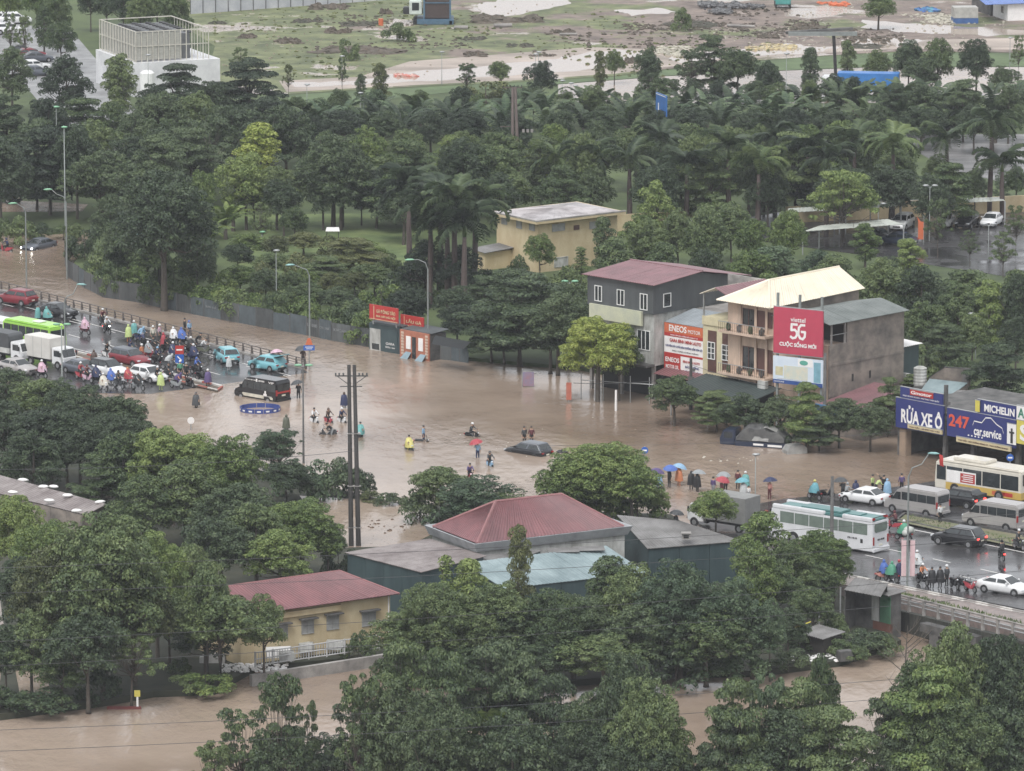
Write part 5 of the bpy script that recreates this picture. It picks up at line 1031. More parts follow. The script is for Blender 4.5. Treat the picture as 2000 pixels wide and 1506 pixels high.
fence_run(FW2, root, 2.2, FM+[mat('rust_sheet', (.15, .05, .04), .7)], False, 1.2)
o = single('netting_canopy', MB().add([at(843, 672, 2.6), at(905, 682, 2.6), at(920, 668, 3.0), at(850, 655, 3.0)], [(0, 1, 2, 3)]).add([at(843, 672, 2.55), at(905, 682, 2.55), at(920, 668, 2.95), at(850, 655, 2.95)], [(3, 2, 1, 0)]), mat('black_net', (.015, .017, .018), .8), 'black shade netting stretched over the patchwork fence', 'canopy')
# --- shanty at the bridge
b = Bld('canal_shanty', 'ramshackle white and green panelled hut on posts beside the bridge railing', 'hut', at(1738, 1248, 0), 50)
zt = 3.6
for i, (u0, u1, m) in enumerate(((0, 1.2, mat('green_panel', (.07, .17, .10), .6)), (1.35, 2.5, DIRTYW), (2.55, 3.3, PG_))): b.part('wall_panel', MB().box(0, u0, 1.2, .08, u1, zt), m)
b.part('lower_wall', MB().box(.02, 0, -.8, .3, 3.3, 1.19), mat('rust_brown', (.16, .07, .05), .8)); b.part('side_wall', MB().box(.09, 0, -.5, 1.2, .1, zt), CONCD); b.part('rear_wall', MB().box(1.1, .101, -.5, 1.2, 3.3, zt), CONCD)
corr((-.5, -.3, zt+.05), (-.5, 3.8, zt+.05), (1.5, 3.8, zt+.2), (1.5, -.3, zt+.2), GREYR, b.r, 4)
shed('open-sided shanty with a grey sheet roof left of the bridge railing', [(1648, 1152, 3.4), (1720, 1166, 3.4), (1735, 1140, 3.9), (1670, 1128, 3.9)], GREYR, CONCD, 4, walls=(2, 3))
for i, x in enumerate((1641, 1600)):
    o = single('bamboo_post', MB().tube([(0, 0, -.5), (0, 0, 3.6-i*.3)], .07, 6), STEEL, 'thin pale post of the shanty, '+('nearest the hut' if i == 0 else 'further left'), 'post'); o.location = at(x, 1232, .4)
b = Bld('scrap_stall', 'low dark scrap stall covered with grey sheeting on the canal bank', 'stall', at(1608, 1282, .4), 50)
b.part('body', MB().box(0, 0, -.3, 2, 2.6, 1.4), mat('dark_rusty_board', (.04, .035, .03), .8)); corr((-.3, -.2, 1.45), (-.3, 3, 1.5), (2.2, 3, 1.75), (2.2, -.2, 1.7), GREYR, b.r, 4)
t = thing('blue_barrel', 'pale blue plastic barrel standing beside the scrap stall', 'barrel', tuple(at(1629, 1252, .9))); part('barrel_body', MB().loft([[(r_*math.cos(k*math.pi/6), r_*math.sin(k*math.pi/6), z) for k in range(12)] for r_, z in ((.26, 0), (.31, .2), (.31, .8), (.27, .95))]), t, mat('barrel_blue', (.30, .42, .52), .4), smooth=False)
o = single('white_board', MB().box(-.3, -.03, 0, .3, .03, 1.0), SWH, 'white plastic board leaning left of the scrap stall', 'board'); o.location = at(1541, 1250, .8); o.rotation_euler = (0, R(25), 0)
o = single('basin', MB().blob((0, 0, .1), (.4, .4, .14), 10, 4), REDS, 'red plastic basin by the scrap stall', 'basin'); o.location = at(1616, 1252, 1.0)
o = single('yellow_plank', MB().box(-.8, -.06, 0, .8, .06, .06), SYEL, 'yellow plank lying on the scrap stall roof', 'plank'); o.location = at(1566, 1222, 2.3); o.rotation_euler = (0, R(-20), R(10))
rub = MB()
for i in range(60):
    p = at(q.uniform(1545, 1640), q.uniform(1278, 1292), .5); s_ = q.uniform(.1, .25); rub.blob(p, (s_, s_*.7, s_*.5), 5, 3, .3)
deco(part('rubbish', rub, None, SWH), 'pale rubbish on the bank below the scrap stall', 'rubbish', kind='stuff')
b = Bld('bridge_abutment', 'tan concrete bridge beam and pier in the shadow under the railing', 'bridge pier', at(1790, 1262, 0), 51)
b.part('beam', MB().box(.8, -6, 1.0, 1.6, .5, 1.7), CONCD); b.part('pier', MB().box(.8, -1.6, -1, 1.6, -.6, 1.29), CONCD)
# ------------------------------------------------------------------ vehicles
MC = {}
def cached(k, f):
    if k not in MC: MC[k] = f()
    return MC[k]
def slabq(c, inset=.06, th=.02, proud=.006):
    c = [Vector(p) for p in c]; g = sum(c, Vector())/4; n = (c[1]-c[0]).cross(c[3]-c[0]).normalized()
    if n.dot(g-Vector((g.x*.3, 0, .6))) < 0: n = -n
    q = [p+(g-p)*inset for p in c]; a = [p+n*proud for p in q]; b = [p-n*th for p in q]
    return MB().add(b+a, [(0, 3, 2, 1), (4, 5, 6, 7), (0, 1, 5, 4), (1, 2, 6, 5), (2, 3, 7, 6), (3, 0, 4, 7)])
def cyl(r, w, n=16, y=0): return MB().loft([[(r_*math.cos(k*2*math.pi/n), y_+y, r_*math.sin(k*2*math.pi/n)) for k in range(n)] for r_, y_ in ((r*.93, -w/2), (r, -w/2+.03), (r, w/2-.03), (r*.93, w/2))])
def wheels(t, xs, hw, r=.33, w=.22):
    tm = cached(('ty', r, w), lambda: cyl(r, w).mesh('tyre', TYRE)); rm = cached(('ri', r, w), lambda: cyl(r*.62, w+.02, 12).mesh('rim', RIM)); am = cached(('ar', r), lambda: cyl(r*1.16, .02, 16).mesh('wheel_arch', DARKP))
    for x in xs:
        for s in (-1, 1):
            part('wheel_arch', am, t, loc=(x, s*(hw+.004), r*1.02))
            wo_ = part('wheel', tm, t, loc=(x, s*(hw-.07), r)); part('rim', rm, wo_)
def vehicle(name, label, cat, p, bear, group=None): return thing(name, label, cat, tuple(p), R(90-bear), group)
SPEC = {'suv': dict(L=4.65, W=1.86, hood=1.02, belt=1.08, H=1.66, xb=(-2.15, 1.15), xt=(-1.75, .35), tail=1.08), 'hatch': dict(L=4.1, W=1.76, hood=.95, belt=1.0, H=1.55, xb=(-1.98, 1.05), xt=(-1.5, .3), tail=1.0),
        'sedan': dict(L=4.55, W=1.78, hood=.90, belt=.95, H=1.44, xb=(-1.75, 1.1), xt=(-.95, .3), tail=.98)}
def car(kind, color, label, p, bear, lights=False, tail=False, group=None, roof=None, sink=0, hatch_open=False, cat='car', chrome=False):
    S = SPEC[kind]; L, W_, H = S['L'], S['W'], S['H']; hw = W_/2; p = Vector(p); p.z -= sink
    t = vehicle('parked_car' if not sink else 'stranded_car', label, cat, p, bear, group)
    def body():
        st = [(L/2, .74, .34, .60), (L/2-.10, .88, .26, .72), (L/2-.45, .97, .20, S['hood']-.10), (L/2-1.1, 1, .20, S['hood']), (S['xb'][1]-.05, 1, .20, S['belt']), (0, 1, .20, S['belt']), (S['xb'][0]+.3, 1, .20, S['tail']), (-L/2+.14, .95, .26, S['tail']-.02), (-L/2, .84, .36, S['tail']-.22)]
        rings = [[(x, hw*f*.9, zl), (x, hw*f, zl+.14), (x, hw*f*1.0, (zl+zt)/2+.08), (x, hw*f*.97, zt-.07), (x, hw*f*.86, zt), (x, 0, zt+.03), (x, -hw*f*.86, zt), (x, -hw*f*.97, zt-.07), (x, -hw*f, (zl+zt)/2+.08), (x, -hw*f, zl+.14), (x, -hw*f*.9, zl)] for x, f, zl, zt in st]
        return MB().loft(rings).mesh('body', paint('p', (1, 1, 1)), smooth=True)
    b = part('body', cached((kind, 'body'), body), t, color)
    (b0, b1), (t0, t1) = S['xb'], S['xt']; wb, wt = hw*.93, hw*.74; zb = S['belt']-.03
    def cab(): return MB().loft([[(b0, -wb, zb), (b1, -wb, zb), (b1, wb, zb), (b0, wb, zb)], [(t0, -wt, H-.04), (t1, -wt, H-.04), (t1, wt, H-.04), (t0, wt, H-.04)], [(t0+.12, -wt+.12, H), (t1-.12, -wt+.12, H), (t1-.12, wt-.12, H), (t0+.12, wt-.12, H)]]).mesh('cabin', paint('p', (1, 1, 1)), bevel=.03)
    part('cabin', cached((kind, 'cab'), cab), t, roof or color)
    zt = H-.05
    part('windscreen', cached((kind, 'ws'), lambda: slabq([(b1, -wb, zb+.02), (b1, wb, zb+.02), (t1, wt, zt), (t1, -wt, zt)], .09).mesh('windscreen', GLASS)), t)
    if not hatch_open: part('rear_window', cached((kind, 'rw'), lambda: slabq([(b0, -wb, zb+.06), (b0, wb, zb+.06), (t0, wt, zt), (t0, -wt, zt)], .12).mesh('rear_window', GLASS)), t)
    def side(s, f0, f1):
        def pt(f, top): return (b0+(b1-b0)*f, s*wb, zb+.05) if not top else (t0+(t1-t0)*f, s*wt, zt-.03)
        return slabq([pt(f0, 0), pt(f1, 0), pt(f1, 1), pt(f0, 1)], .09)
    for s in (-1, 1):
        for i, (f0, f1) in enumerate(((.03, .5), (.52, .97))): part('side_window', cached((kind, 'sw', s, i), lambda: side(s, f0, f1).mesh('side_window', GLASS)), t)
        part('mirror', cached(('mir'), lambda: MB().box(-.08, -.1, 0, .08, .1, .14).mesh('mirror', paint('p', (1, 1, 1)), bevel=.03)), t, color, loc=(b1-.35, s*(hw+.08), S['belt']+.02))
        part('headlight', cached((kind, 'hl'), lambda: MB().box(-.12, -.22, -.07, .06, .22, .07).mesh('headlight', HEAD, bevel=.03)), t, HEADON if lights else HEAD, loc=(L/2-.13, s*hw*.68, S['hood']-.30), rot=(0, 0, -s*.35))
        part('tail_light', cached((kind, 'tl'), lambda: MB().box(-.05, -.2, -.07, .08, .2, .07).mesh('tail_light', TAILOFF, bevel=.02)), t, TAIL if tail else TAILOFF, loc=(-L/2+.02, s*hw*.66, S['tail']-.24), rot=(0, 0, s*.25))
        if chrome: part('window_trim', cached((kind, 'ch', s), lambda: MB().tube([(b0+.1, s*(wb+.01), zb+.05), (t0+.15, s*(wt+.02), zt-.02), (t1, s*(wt+.02), zt)], .022, 4).mesh('window_trim', STEEL)), t)
    part('grille', cached((kind, 'gr'), lambda: MB().box(-.05, -.45, -.12, .02, .45, .12).mesh('grille', DARKP, bevel=.02)), t, loc=(L/2-.02, 0, .50))
    part('number_plate', cached('pl', lambda: MB().box(-.02, -.2, -.07, .02, .2, .07).mesh('number_plate', PLATE)), t, loc=(-L/2-.01, 0, S['tail']-.42))
    part('rear_bumper', cached((kind, 'rb'), lambda: MB().box(-.06, -hw*.7, -.1, .05, hw*.7, .1).mesh('rear_bumper', DARKP, bevel=.03)), t, loc=(-L/2+.02, 0, .38))
    if hatch_open:
        part('tailgate', MB().add([(t0, -wt, H), (t0, wt, H), (t0-1.0, wt, H+.22), (t0-1.0, -wt, H+.22), (t0, -wt, H+.05), (t0, wt, H+.05), (t0-1.0, wt, H+.28), (t0-1.0, -wt, H+.28)], [(0, 3, 2, 1), (4, 5, 6, 7), (0, 1, 5, 4), (1, 2, 6, 5), (2, 3, 7, 6), (3, 0, 4, 7)]), t, color)
        part('load_space', slabq([(b0-.02, -wb, .6), (b0-.02, wb, .6), (t0-.02, wt, zt), (t0-.02, -wt, zt)], .04, .02, .02), t, INTER)
    wheels(t, (L/2-.85, -L/2+.85), hw*.99, .34 if kind == 'suv' else .31); return t
def extr(prof, W_, m, name, bevel=.08):
    n = len(prof); v = [(x, -W_/2, z) for x, z in prof]+[(x, W_/2, z) for x, z in prof]
    return MB().add(v, [tuple(range(n)), tuple(range(n, 2*n))[::-1]]+[(i, n+i, n+(i+1) % n, (i+1) % n) for i in range(n)]).mesh(name, m, bevel=bevel)
def sidewin(t, W_, xs, z0, z1, m=GLASS, name='side_window', both=True):
    for s in ((-1, 1) if both else (1,)):
        for a, b in xs: part(name, MB().box(a, s*(W_/2)-.01, z0, b, s*(W_/2)+.012, z1), t, m)
def van(color, label, p, bear, sink=0, decals=False, plate=True, group=None):
    L, W_, H = 5.8, 2.0, 2.4; p = Vector(p); p.z -= sink; t = vehicle('minibus', label, 'minibus', p, bear, group)
    prof = [(-L/2, .35), (L/2-.1, .30), (L/2, .6), (L/2-.04, .98), (L/2-.75, 1.28), (L/2-1.45, 2.1), (L/2-1.95, H), (-L/2+.12, H), (-L/2, H-.3)]
    part('body', cached('vanb', lambda: extr(prof, W_, paint('p', (1, 1, 1)), 'body', .10)), t, color)
    part('windscreen', slabq([(L/2-.78, -.9, 1.30), (L/2-.78, .9, 1.30), (L/2-1.43, .9, 2.06), (L/2-1.43, -.9, 2.06)], .05), t, GLASS)
    for s in (-1, 1):
        part('front_side_window', MB().add([(L/2-.95, s*1.005, 1.28), (L/2-1.9, s*1.005, 1.28), (L/2-1.9, s*1.005, 1.95), (L/2-1.42, s*1.005, 1.95)], [(0, 1, 2, 3) if s > 0 else (3, 2, 1, 0)]), t, GLASS)
        part('headlight', MB().box(L/2-.2, s*.75-.16, .72, L/2+.01, s*.75+.16, .98), t, HEAD, bevel=.04); part('mirror', MB().box(L/2-1.1, s*1.1-.08, 1.3, L/2-.95, s*1.1+.08, 1.6), t, DARKP, bevel=.02)
        part('tail_light', MB().box(-L/2-.012, s*.9-.06, .95, -L/2+.1, s*.9+.08, 1.5), t, TAILOFF)
    sidewin(t, W_, ((-L/2+.15, -L/2+1.1), (-L/2+1.14, -L/2+2.1), (-L/2+2.14, -L/2+3.05), (-L/2+3.1, L/2-2.0)), 1.3, 2.0)
    part('rear_window', MB().box(-L/2-.012, -.8, 1.35, -L/2+.02, .8, 2.0), t, GLASS); part('number_plate', MB().box(-L/2-.02, -.25, .85, -L/2, .25, 1.0), t, PLATE); part('bumper', MB().box(-L/2-.1, -.95, .35, -L/2+.1, .95, .58), t, DARKP if decals else color, bevel=.03)
    part('side_stripe', MB().box(-L/2+.6, -W_/2-.008, .72, L/2-1.3, -W_/2+.01, .82).box(-L/2+.6, W_/2-.01, .72, L/2-1.3, W_/2+.008, .82), t, mat('silver_stripe', (.36, .35, .33), .4))
    if decals:
        dm = mat('cream_decal', (.62, .58, .48), .5)
        part('cream_sill_panel', MB().box(-1.2, W_/2-.01, .50, 1.7, W_/2+.014, .80), t, dm); part('cream_sill_panel', MB().box(-2.4, W_/2-.01, .5, -1.7, W_/2+.014, .72), t, dm)
        part('dog_decal', MB().box(-1.6, W_/2-.01, .8, -1.15, W_/2+.016, 1.0).box(-1.5, W_/2-.01, 1.0, -1.3, W_/2+.015, 1.28), t, SWH)
        def wr(s_, x, z, w, h, m=SWH):
            me = textmesh(s_, h, w, .01); me.materials.clear(); me.materials.append(m); o = part('lettering', me, t); o.matrix_local = Matrix(((-1, 0, 0, x), (0, 0, 1, W_/2+.008), (0, 1, 0, z), (0, 0, 0, 1)))
        wr('DU LỊCH VIỆT NAM', .55, 2.18, 1.5, .15); wr('LIMOUSINE', -.9, 2.18, .8, .15); wr('VIP', -2.2, 2.15, .7, .2)
        part('logo_plate', MB().box(-.35, W_/2-.01, 2.05, -.15, W_/2+.012, 2.34), t, SWH); part('red_rear_band', MB().box(-L/2-.016, -.95, 1.15, -L/2, .95, 1.32), t, REDS)
    wheels(t, (L/2-1.0, -L/2+1.15), W_/2, .35); return t
# left ramp
CY = paint('taxi_cyan', (.18, .43, .48)); REDC = paint('car_red', (.20, .02, .03)); GRYC = paint('car_grey', (.10, .11, .13)); WHC = paint('car_white', (.72, .72, .72)); SILV = mat('car_silver', (.42, .40, .39), .3, .3, var=.04); NAVC = paint('car_navy', (.02, .03, .06))
car('suv', REDC, 'dark red crossover driving away beside the guard rail on the left road', atL(33, 594), -52)
car('sedan', BLACK, 'black saloon with silver bonnet trim facing the flood beside the guard rail', atL(113, 618), 128, chrome=True)
car('suv', WHC, 'white crossover with dark roof at the front of the left traffic jam', atL(212, 734), 136, roof=BLACK)
car('suv', REDC, 'red car with a dark roof half hidden behind the two white cars', atL(254, 712), 136, roof=GRYC)
car('hatch', WHC, 'all-white hatchback nearest the flood in the left traffic jam', atL(291, 744), 136)
car('sedan', GRYC, 'blue-grey saloon in the near lane between the box truck and the white crossover', atL(160, 730), 136)
car('sedan', SILV, 'silver-grey saloon at the far left half hidden by the treetops', atL(35, 728), 136)
car('hatch', CY, 'cyan taxi with closed boot stopped by the guard rail', atL(442, 706), -20)
car('hatch', CY, 'cyan taxi with its dark boot wide open at the end of the guard rail', atL(522, 722), -48, hatch_open=True)
van(BLACK, 'black sixteen-seat minibus with white lettering standing in the flood', at(512, 776, 0), -48, sink=.35, decals=True)
car('suv', BLACK, 'black crossover sunk to its door handles in the middle of the flood', at(1032, 884, 0), -50, sink=.55, chrome=True, roof=GRYC)
car('sedan', GRYC, 'dark grey car with lit headlights driving through the flood at far left', at(76, 484, 0), 215, lights=True, sink=.35)
car('suv', BLACK, 'black crossover at the left edge on the far flooded lane', at(8, 394, .4), -50)
# lime minibus
def busbox(t, L, W_, H, body, roof, z0=.35, nose=.12, bevel=.12, roofh=.25):
    part('body', extr([(-L/2, z0), (L/2, z0), (L/2+nose*.3, 1.0), (L/2-nose, H-roofh), (-L/2+.03, H-roofh)], W_, body, 'body', .05), t)
    part('roof', extr([(-L/2+.03, H-roofh+.002), (L/2-nose, H-roofh+.002), (L/2-nose-.35, H-.03), (-L/2+.3, H)], W_-.04, roof, 'roof', bevel), t)
LIME = paint('bus_lime', (.34, .62, .10))
t = vehicle('bus', 'small bus with a bright lime green roof in the left traffic jam', 'bus', atL(68, 682), 134); busbox(t, 7.2, 2.2, 2.9, LIME, LIME); sidewin(t, 2.2, [(-3.4+i*1.12, -2.35+i*1.12) for i in range(6)], 1.45, 2.45)
part('windscreen', MB().box(3.45, -1.0, 1.3, 3.60, 1.0, 2.4), t, GLASS, bevel=.03); part('front_panel', MB().box(3.45, -1.0, .5, 3.66, 1.0, 1.25), t, SWH, bevel=.03); part('roof_hatch', MB().box(.2, -.5, 2.9, 1.3, .5, 3.0), t, WHITE, bevel=.03); wheels(t, (2.3, -2.1), 1.1, .4)
def truck(label, p, bear, box, load=None, Lb=4.2, Hb=2.1, Wb=2.05, cabc=WHC):
    t = vehicle('truck', label, 'truck', p, bear)
    part('cab', extr([(Lb/2+.1, .45), (Lb/2+1.75, .45), (Lb/2+1.8, 1.15), (Lb/2+1.45, 2.05), (Lb/2+.1, 2.1)], 1.85, cabc, 'cab', .08), t)
    x = Lb/2
    part('windscreen', slabq([(x+1.78, -.85, 1.2), (x+1.78, .85, 1.2), (x+1.47, .85, 2.0), (x+1.47, -.85, 2.0)], .06), t, GLASS)
    for s in (-1, 1):
        part('door_window', MB().box(x+.45, s*.925-.01, 1.25, x+1.3, s*.925+.012, 1.85), t, GLASS); part('headlight', MB().box(x+1.68, s*.68-.15, .75, x+1.83, s*.68+.15, .95), t, HEAD, bevel=.02); part('mirror', MB().box(x+1.5, s*1.08-.06, 1.3, x+1.6, s*1.08+.06, 1.75), t, DARKP)
    part('chassis', MB().box(-Lb/2, -.5, .5, x+.2, .5, .8), t, DARKP)
    if load is None:
        part('cargo_box', MB().box(-Lb/2, -Wb/2, .85, x, Wb/2, .85+Hb).mesh('cargo_box', box, bevel=.03), t)
        for s in (-1, 1):
            for i in range(1, 3): part('box_seam', MB().box(-Lb/2+Lb*i/3, s*Wb/2-.01, .9, -Lb/2+Lb*i/3+.04, s*Wb/2+.012, .8+Hb), t, PG_)
        part('rear_door', MB().box(-Lb/2-.015, -Wb/2+.08, .95, -Lb/2+.01, -.02, .75+Hb), t, box); part('rear_door', MB().box(-Lb/2-.015, .02, .95, -Lb/2+.01, Wb/2-.08, .75+Hb), t, box)
    else:
        part('flatbed', MB().box(-Lb/2, -Wb/2, .85, x, Wb/2, 1.35), t, box); part('tarpaulin', extr([(-Lb/2+.05, 1.36), (x-.05, 1.36), (x-.05, 2.55), (x-.3, 2.8), (-Lb/2+.3, 2.8), (-Lb/2+.05, 2.55)], Wb-.1, load, 'tarpaulin', .05), t)
    wheels(t, (x+1.0, -Lb/2+.8), .92, .38); return t
truck('small white box truck next to the twin green-headed lamp', atL(88, 712), 134, mat('box_white', (.62, .60, .56), .5, scale=.6, col2=(.54, .52, .48)), Lb=3.8, Hb=2.1)
truck('small white-cabbed lorry with a dark covered load at far left', atL(8, 700), 134, DIRTYW, mat('dark_tarp', (.08, .085, .09), .5), Lb=3.8)
t = vehicle('minibus', 'white minibus front just inside the left edge behind the dark-loaded lorry', 'minibus', atL(-8, 664), 134); busbox(t, 5.4, 2.0, 2.4, WHC, WHC); sidewin(t, 2.0, [(-2.5+i*1.2, -1.4+i*1.2) for i in range(4)], 1.3, 2.0); part('windscreen', MB().box(2.6, -.9, 1.2, 2.72, .9, 2.0), t, GLASS); wheels(t, (1.7, -1.6), 1.0, .35)
# right ramp
t = vehicle('coach', 'white coach with a teal roof and green-tinted windows behind the trees at right', 'coach', atR(1618, 1066), -52)
WC = paint('coach_white', (.66, .66, .67)); TR = mat('coach_teal', (.09, .21, .205), .35, var=.1)
L, W_, H = 10.8, 2.45, 3.15; busbox(t, L, W_, H, WC, TR, nose=.3, bevel=.16)
part('windscreen', MB().box(L/2-.25, -1.1, 1.2, L/2+.03, 1.1, 2.75), t, BLACK, bevel=.05)
sidewin(t, W_, [(-L/2+.55+i*1.52, -L/2+2.0+i*1.52) for i in range(6)], 1.75, 2.72, GLASSG)
for s in (-1, 1):
    for a, b in ((-L/2+.1, -L/2+3.2), (L/2-5.8, L/2-.35)): part('roof_fairing', MB().box(a, s*1.04-.13, H-.27, b, s*1.04+.20, H+.10).mesh('roof_fairing', WC, bevel=.07), t)
    part('tail_light', MB().box(-L/2-.015, s*1.05-.1, .9, -L/2+.03, s*1.05+.1, 1.6), t, TAILOFF); part('roof_marker_light', MB().box(-L/2+.0, s*.95-.18, H-.12, -L/2+.35, s*.95+.18, H+.06), t, TAILOFF, bevel=.04)
    part('mirror', MB().box(L/2+.05, s*1.3-.08, 2.0, L/2+.35, s*1.3+.08, 2.6), t, TAILOFF if s > 0 else DARKP, bevel=.03)
part('rear_window', MB().loft([[(-L/2+.0-.02*k, y, z) for y, z in ((-.95, 2.15), (-.75, 1.95), (.75, 1.95), (.95, 2.15), (.95, 2.6), (.8, 2.72), (-.8, 2.72), (-.95, 2.6))] for k in (0, 1)]), t, GLASSG)
part('roof_pod', MB().box(-1.8, -.8, H-.02, 2.4, .8, H+.16).mesh('roof_pod', TR, bevel=.07), t); part('roof_hatch', MB().box(-3.6, -.6, H-.01, -2.4, .6, H+.08).mesh('roof_hatch', TR, bevel=.03), t)
part('number_plate', MB().box(-L/2-.02, -.25, .75, -L/2, .25, .9), t, PLATE); part('bumper', MB().box(-L/2-.14, -1.2, .3, -L/2+.1, 1.2, .62).mesh('bumper', WC, bevel=.05), t)
part('roof_rail', MB().tube([(-L/2+.1, -1.0, H+.1), (-L/2+.1, 1.0, H+.1)], .035), t, DARKP)
part('fuel_flap', MB().box(-L/2+1.0, W_/2-.01, 1.0, -L/2+1.25, W_/2+.012, 1.35), t, DARKP)
for s_, M in (('29B-148.38', Matrix(((-1, 0, 0, -L/2+2.1), (0, 0, 1, W_/2+.006), (0, 1, 0, 1.35), (0, 0, 0, 1)))), ('29B-148.38', Matrix(((0, 0, -1, -L/2-.006), (-1, 0, 0, 0), (0, 1, 0, 1.3), (0, 0, 0, 1))))):
    me = textmesh(s_, .16, 1.0, .01); me.materials.clear(); me.materials.append(DARKP); o = part('lettering', me, t); o.matrix_local = M
wheels(t, (L/2-2.6, -L/2+3.1), W_/2, .5, .28)
t = vehicle('city_bus', 'cream city bus with yellow skirt and a poster on its windows at the right edge', 'bus', atR(1925, 968), -50)
CRB = paint('bus_cream', (.64, .60, .52)); YLB = paint('bus_yellow', (.55, .38, .10))
L, W_, H = 9.4, 2.45, 3.0; busbox(t, L, W_, H, CRB, CRB, nose=.1, bevel=.1)
part('skirt', MB().box(-L/2-.012, -W_/2-.012, .35, L/2-1.2, W_/2+.012, 1.0), t, YLB); sidewin(t, W_, ((-L/2+.3, -L/2+2.2), (-L/2+2.3, -L/2+4.2), (-L/2+4.3, -L/2+6.3), (-L/2+6.4, L/2-1.3), (L/2-1.2, L/2-.2)), 1.15, 2.45)
part('rear_window', MB().box(-L/2-.02, -.95, 1.6, -L/2+.02, .95, 2.6), t, GLASS); part('roof_pod', MB().box(-.6, -.9, H-.02, 3.0, .9, H+.28).mesh('roof_pod', CRB, bevel=.08), t); part('window_poster', MB().box(.2, W_/2+.013, 1.05, 3.4, W_/2+.02, 2.15), t, SWH); part('poster_panel', MB().box(.3, W_/2+.0201, 1.15, 1.9, W_/2+.026, 2.0), t, REDS)
for i in range(4): part('poster_line', MB().box(.5, W_/2+.0261, 1.28+i*.18, 1.75-.15*(i % 2), W_/2+.03, 1.36+i*.18), t, SWH)
for yy, m in ((.35, SORG), (-.5, REDS)): part('skirt_emblem', MB().box(-3.3+yy, W_/2+.0121, .5, -1.9+yy, W_/2+.018, .85), t, m)
me = textmesh('07', .28, .4, .02); me.materials.clear(); me.materials.append(TAIL); o = part('route_display', me, t); o.matrix_local = Matrix(((0, 0, -1, -L/2-.03), (-1, 0, 0, -.3), (0, 1, 0, 2.4), (0, 0, 0, 1)))
wheels(t, (L/2-2.2, -L/2+2.4), W_/2, .46, .26)
van(SILV, 'silver minibus on the right road, left of the black pickup', atR(1790, 1003), -50); van(SILV, 'silver minibus at the right edge behind the black crossover', atR(1944, 1030), -52)
car('suv', BLACK, 'black crossover with lit tail lights on the right road', atR(1872, 1064), -56, tail=True, chrome=True)
car('sedan', WHC, 'white saloon stopped at the water edge behind the white coach', atR(1688, 982), -54)
car('sedan', WHC, 'white saloon coming the other way at the right edge by the pavement', atR(1962, 1158), 126)
t = car('suv', BLACK, 'black pickup truck with one lit tail light beside the cream bus', atR(1872, 988), -52, tail=True, cat='pickup'); part('load_cover', MB().box(-2.5, -.8, 1.05, -1.2, .8, 1.35), t, DARKP, bevel=.04)
truck('big grey box truck standing at the water edge left of the coach', atR(1428, 1034), -52, mat('box_grey', (.24, .24, .23), .6, scale=.6, col2=(.17, .17, .165)), Lb=4.6, Hb=2.3, Wb=2.3)
# stranded lorry with tarpaulin
t = vehicle('lorry', 'stranded dark lorry with heaped grey tarpaulins and a navy side rail in the flood', 'lorry', at(1482, 876, -.35), -70)
DT = mat('grey_tarpaulin', (.13, .13, .125), .5, scale=.8, col2=(.05, .05, .05)); LT = mat('pale_tarpaulin', (.34, .33, .31), .5, scale=.8, col2=(.2, .2, .19))
part('flatbed', MB().box(-2.9, -1.1, .2, 2.0, 1.1, .85), t, NAVC, bevel=.05); part('side_rail_stripe', MB().box(-2.6, 1.101, .45, -1.2, 1.12, .65).box(-.8, 1.101, .5, .2, 1.12, .68), t, SWH)
part('tarpaulin', MB().loft([[(x, -1.15, .9), (x, -1.05, .9+h_*.7), (x, 0, .9+h_), (x, 1.05, .9+h_*.75), (x, 1.15, .9)] for x, h_ in ((-2.8, .5), (-2.2, 1.2), (-1.4, 1.1), (-.7, 1.55), (.1, 1.45), (.8, 1.6), (1.5, .9), (1.9, .4))]), t, DT)
part('pale_tarpaulin', MB().loft([[(x, .3, .95+h_), (x, .9, .95+h_*.9), (x, 1.22, .95)] for x, h_ in ((-1.3, .9), (-.4, 1.3), (.3, .3))], closed=False), t, LT); part('pale_tarpaulin', MB().loft([[(x, -.6, 1.2+h_), (x, .2, 1.3+h_), (x, .9, 1.2+h_*.9)] for x, h_ in ((-2.0, .7), (-1.0, 1.1), (-.2, .9))], closed=False), t, LT)
part('cab', extr([(2.0, .3), (3.5, .3), (3.55, .9), (3.2, 1.75), (2.0, 1.8)], 1.9, NAVC, 'cab', .08), t); part('windscreen', slabq([(3.53, -.85, .95), (3.53, .85, .95), (3.22, .85, 1.7), (3.22, -.85, 1.7)], .06), t, GLASS); part('side_window', MB().box(2.3, .94, 1.0, 3.1, .965, 1.55), t, GLASS)
t = single('covered_load', MB().loft([[(x, -.7, -.2), (x, -.6, h_), (x, .6, h_), (x, .8, -.2)] for x, h_ in ((-1.0, .3), (-.7, .75), (.6, .8), (1.0, .5))]), LT, 'pale grey tarpaulin bundle standing in the water right of the tarpaulined lorry', 'covered load'); t.location = at(1552, 884, 0); t.rotation_euler = (0, 0, R(20))
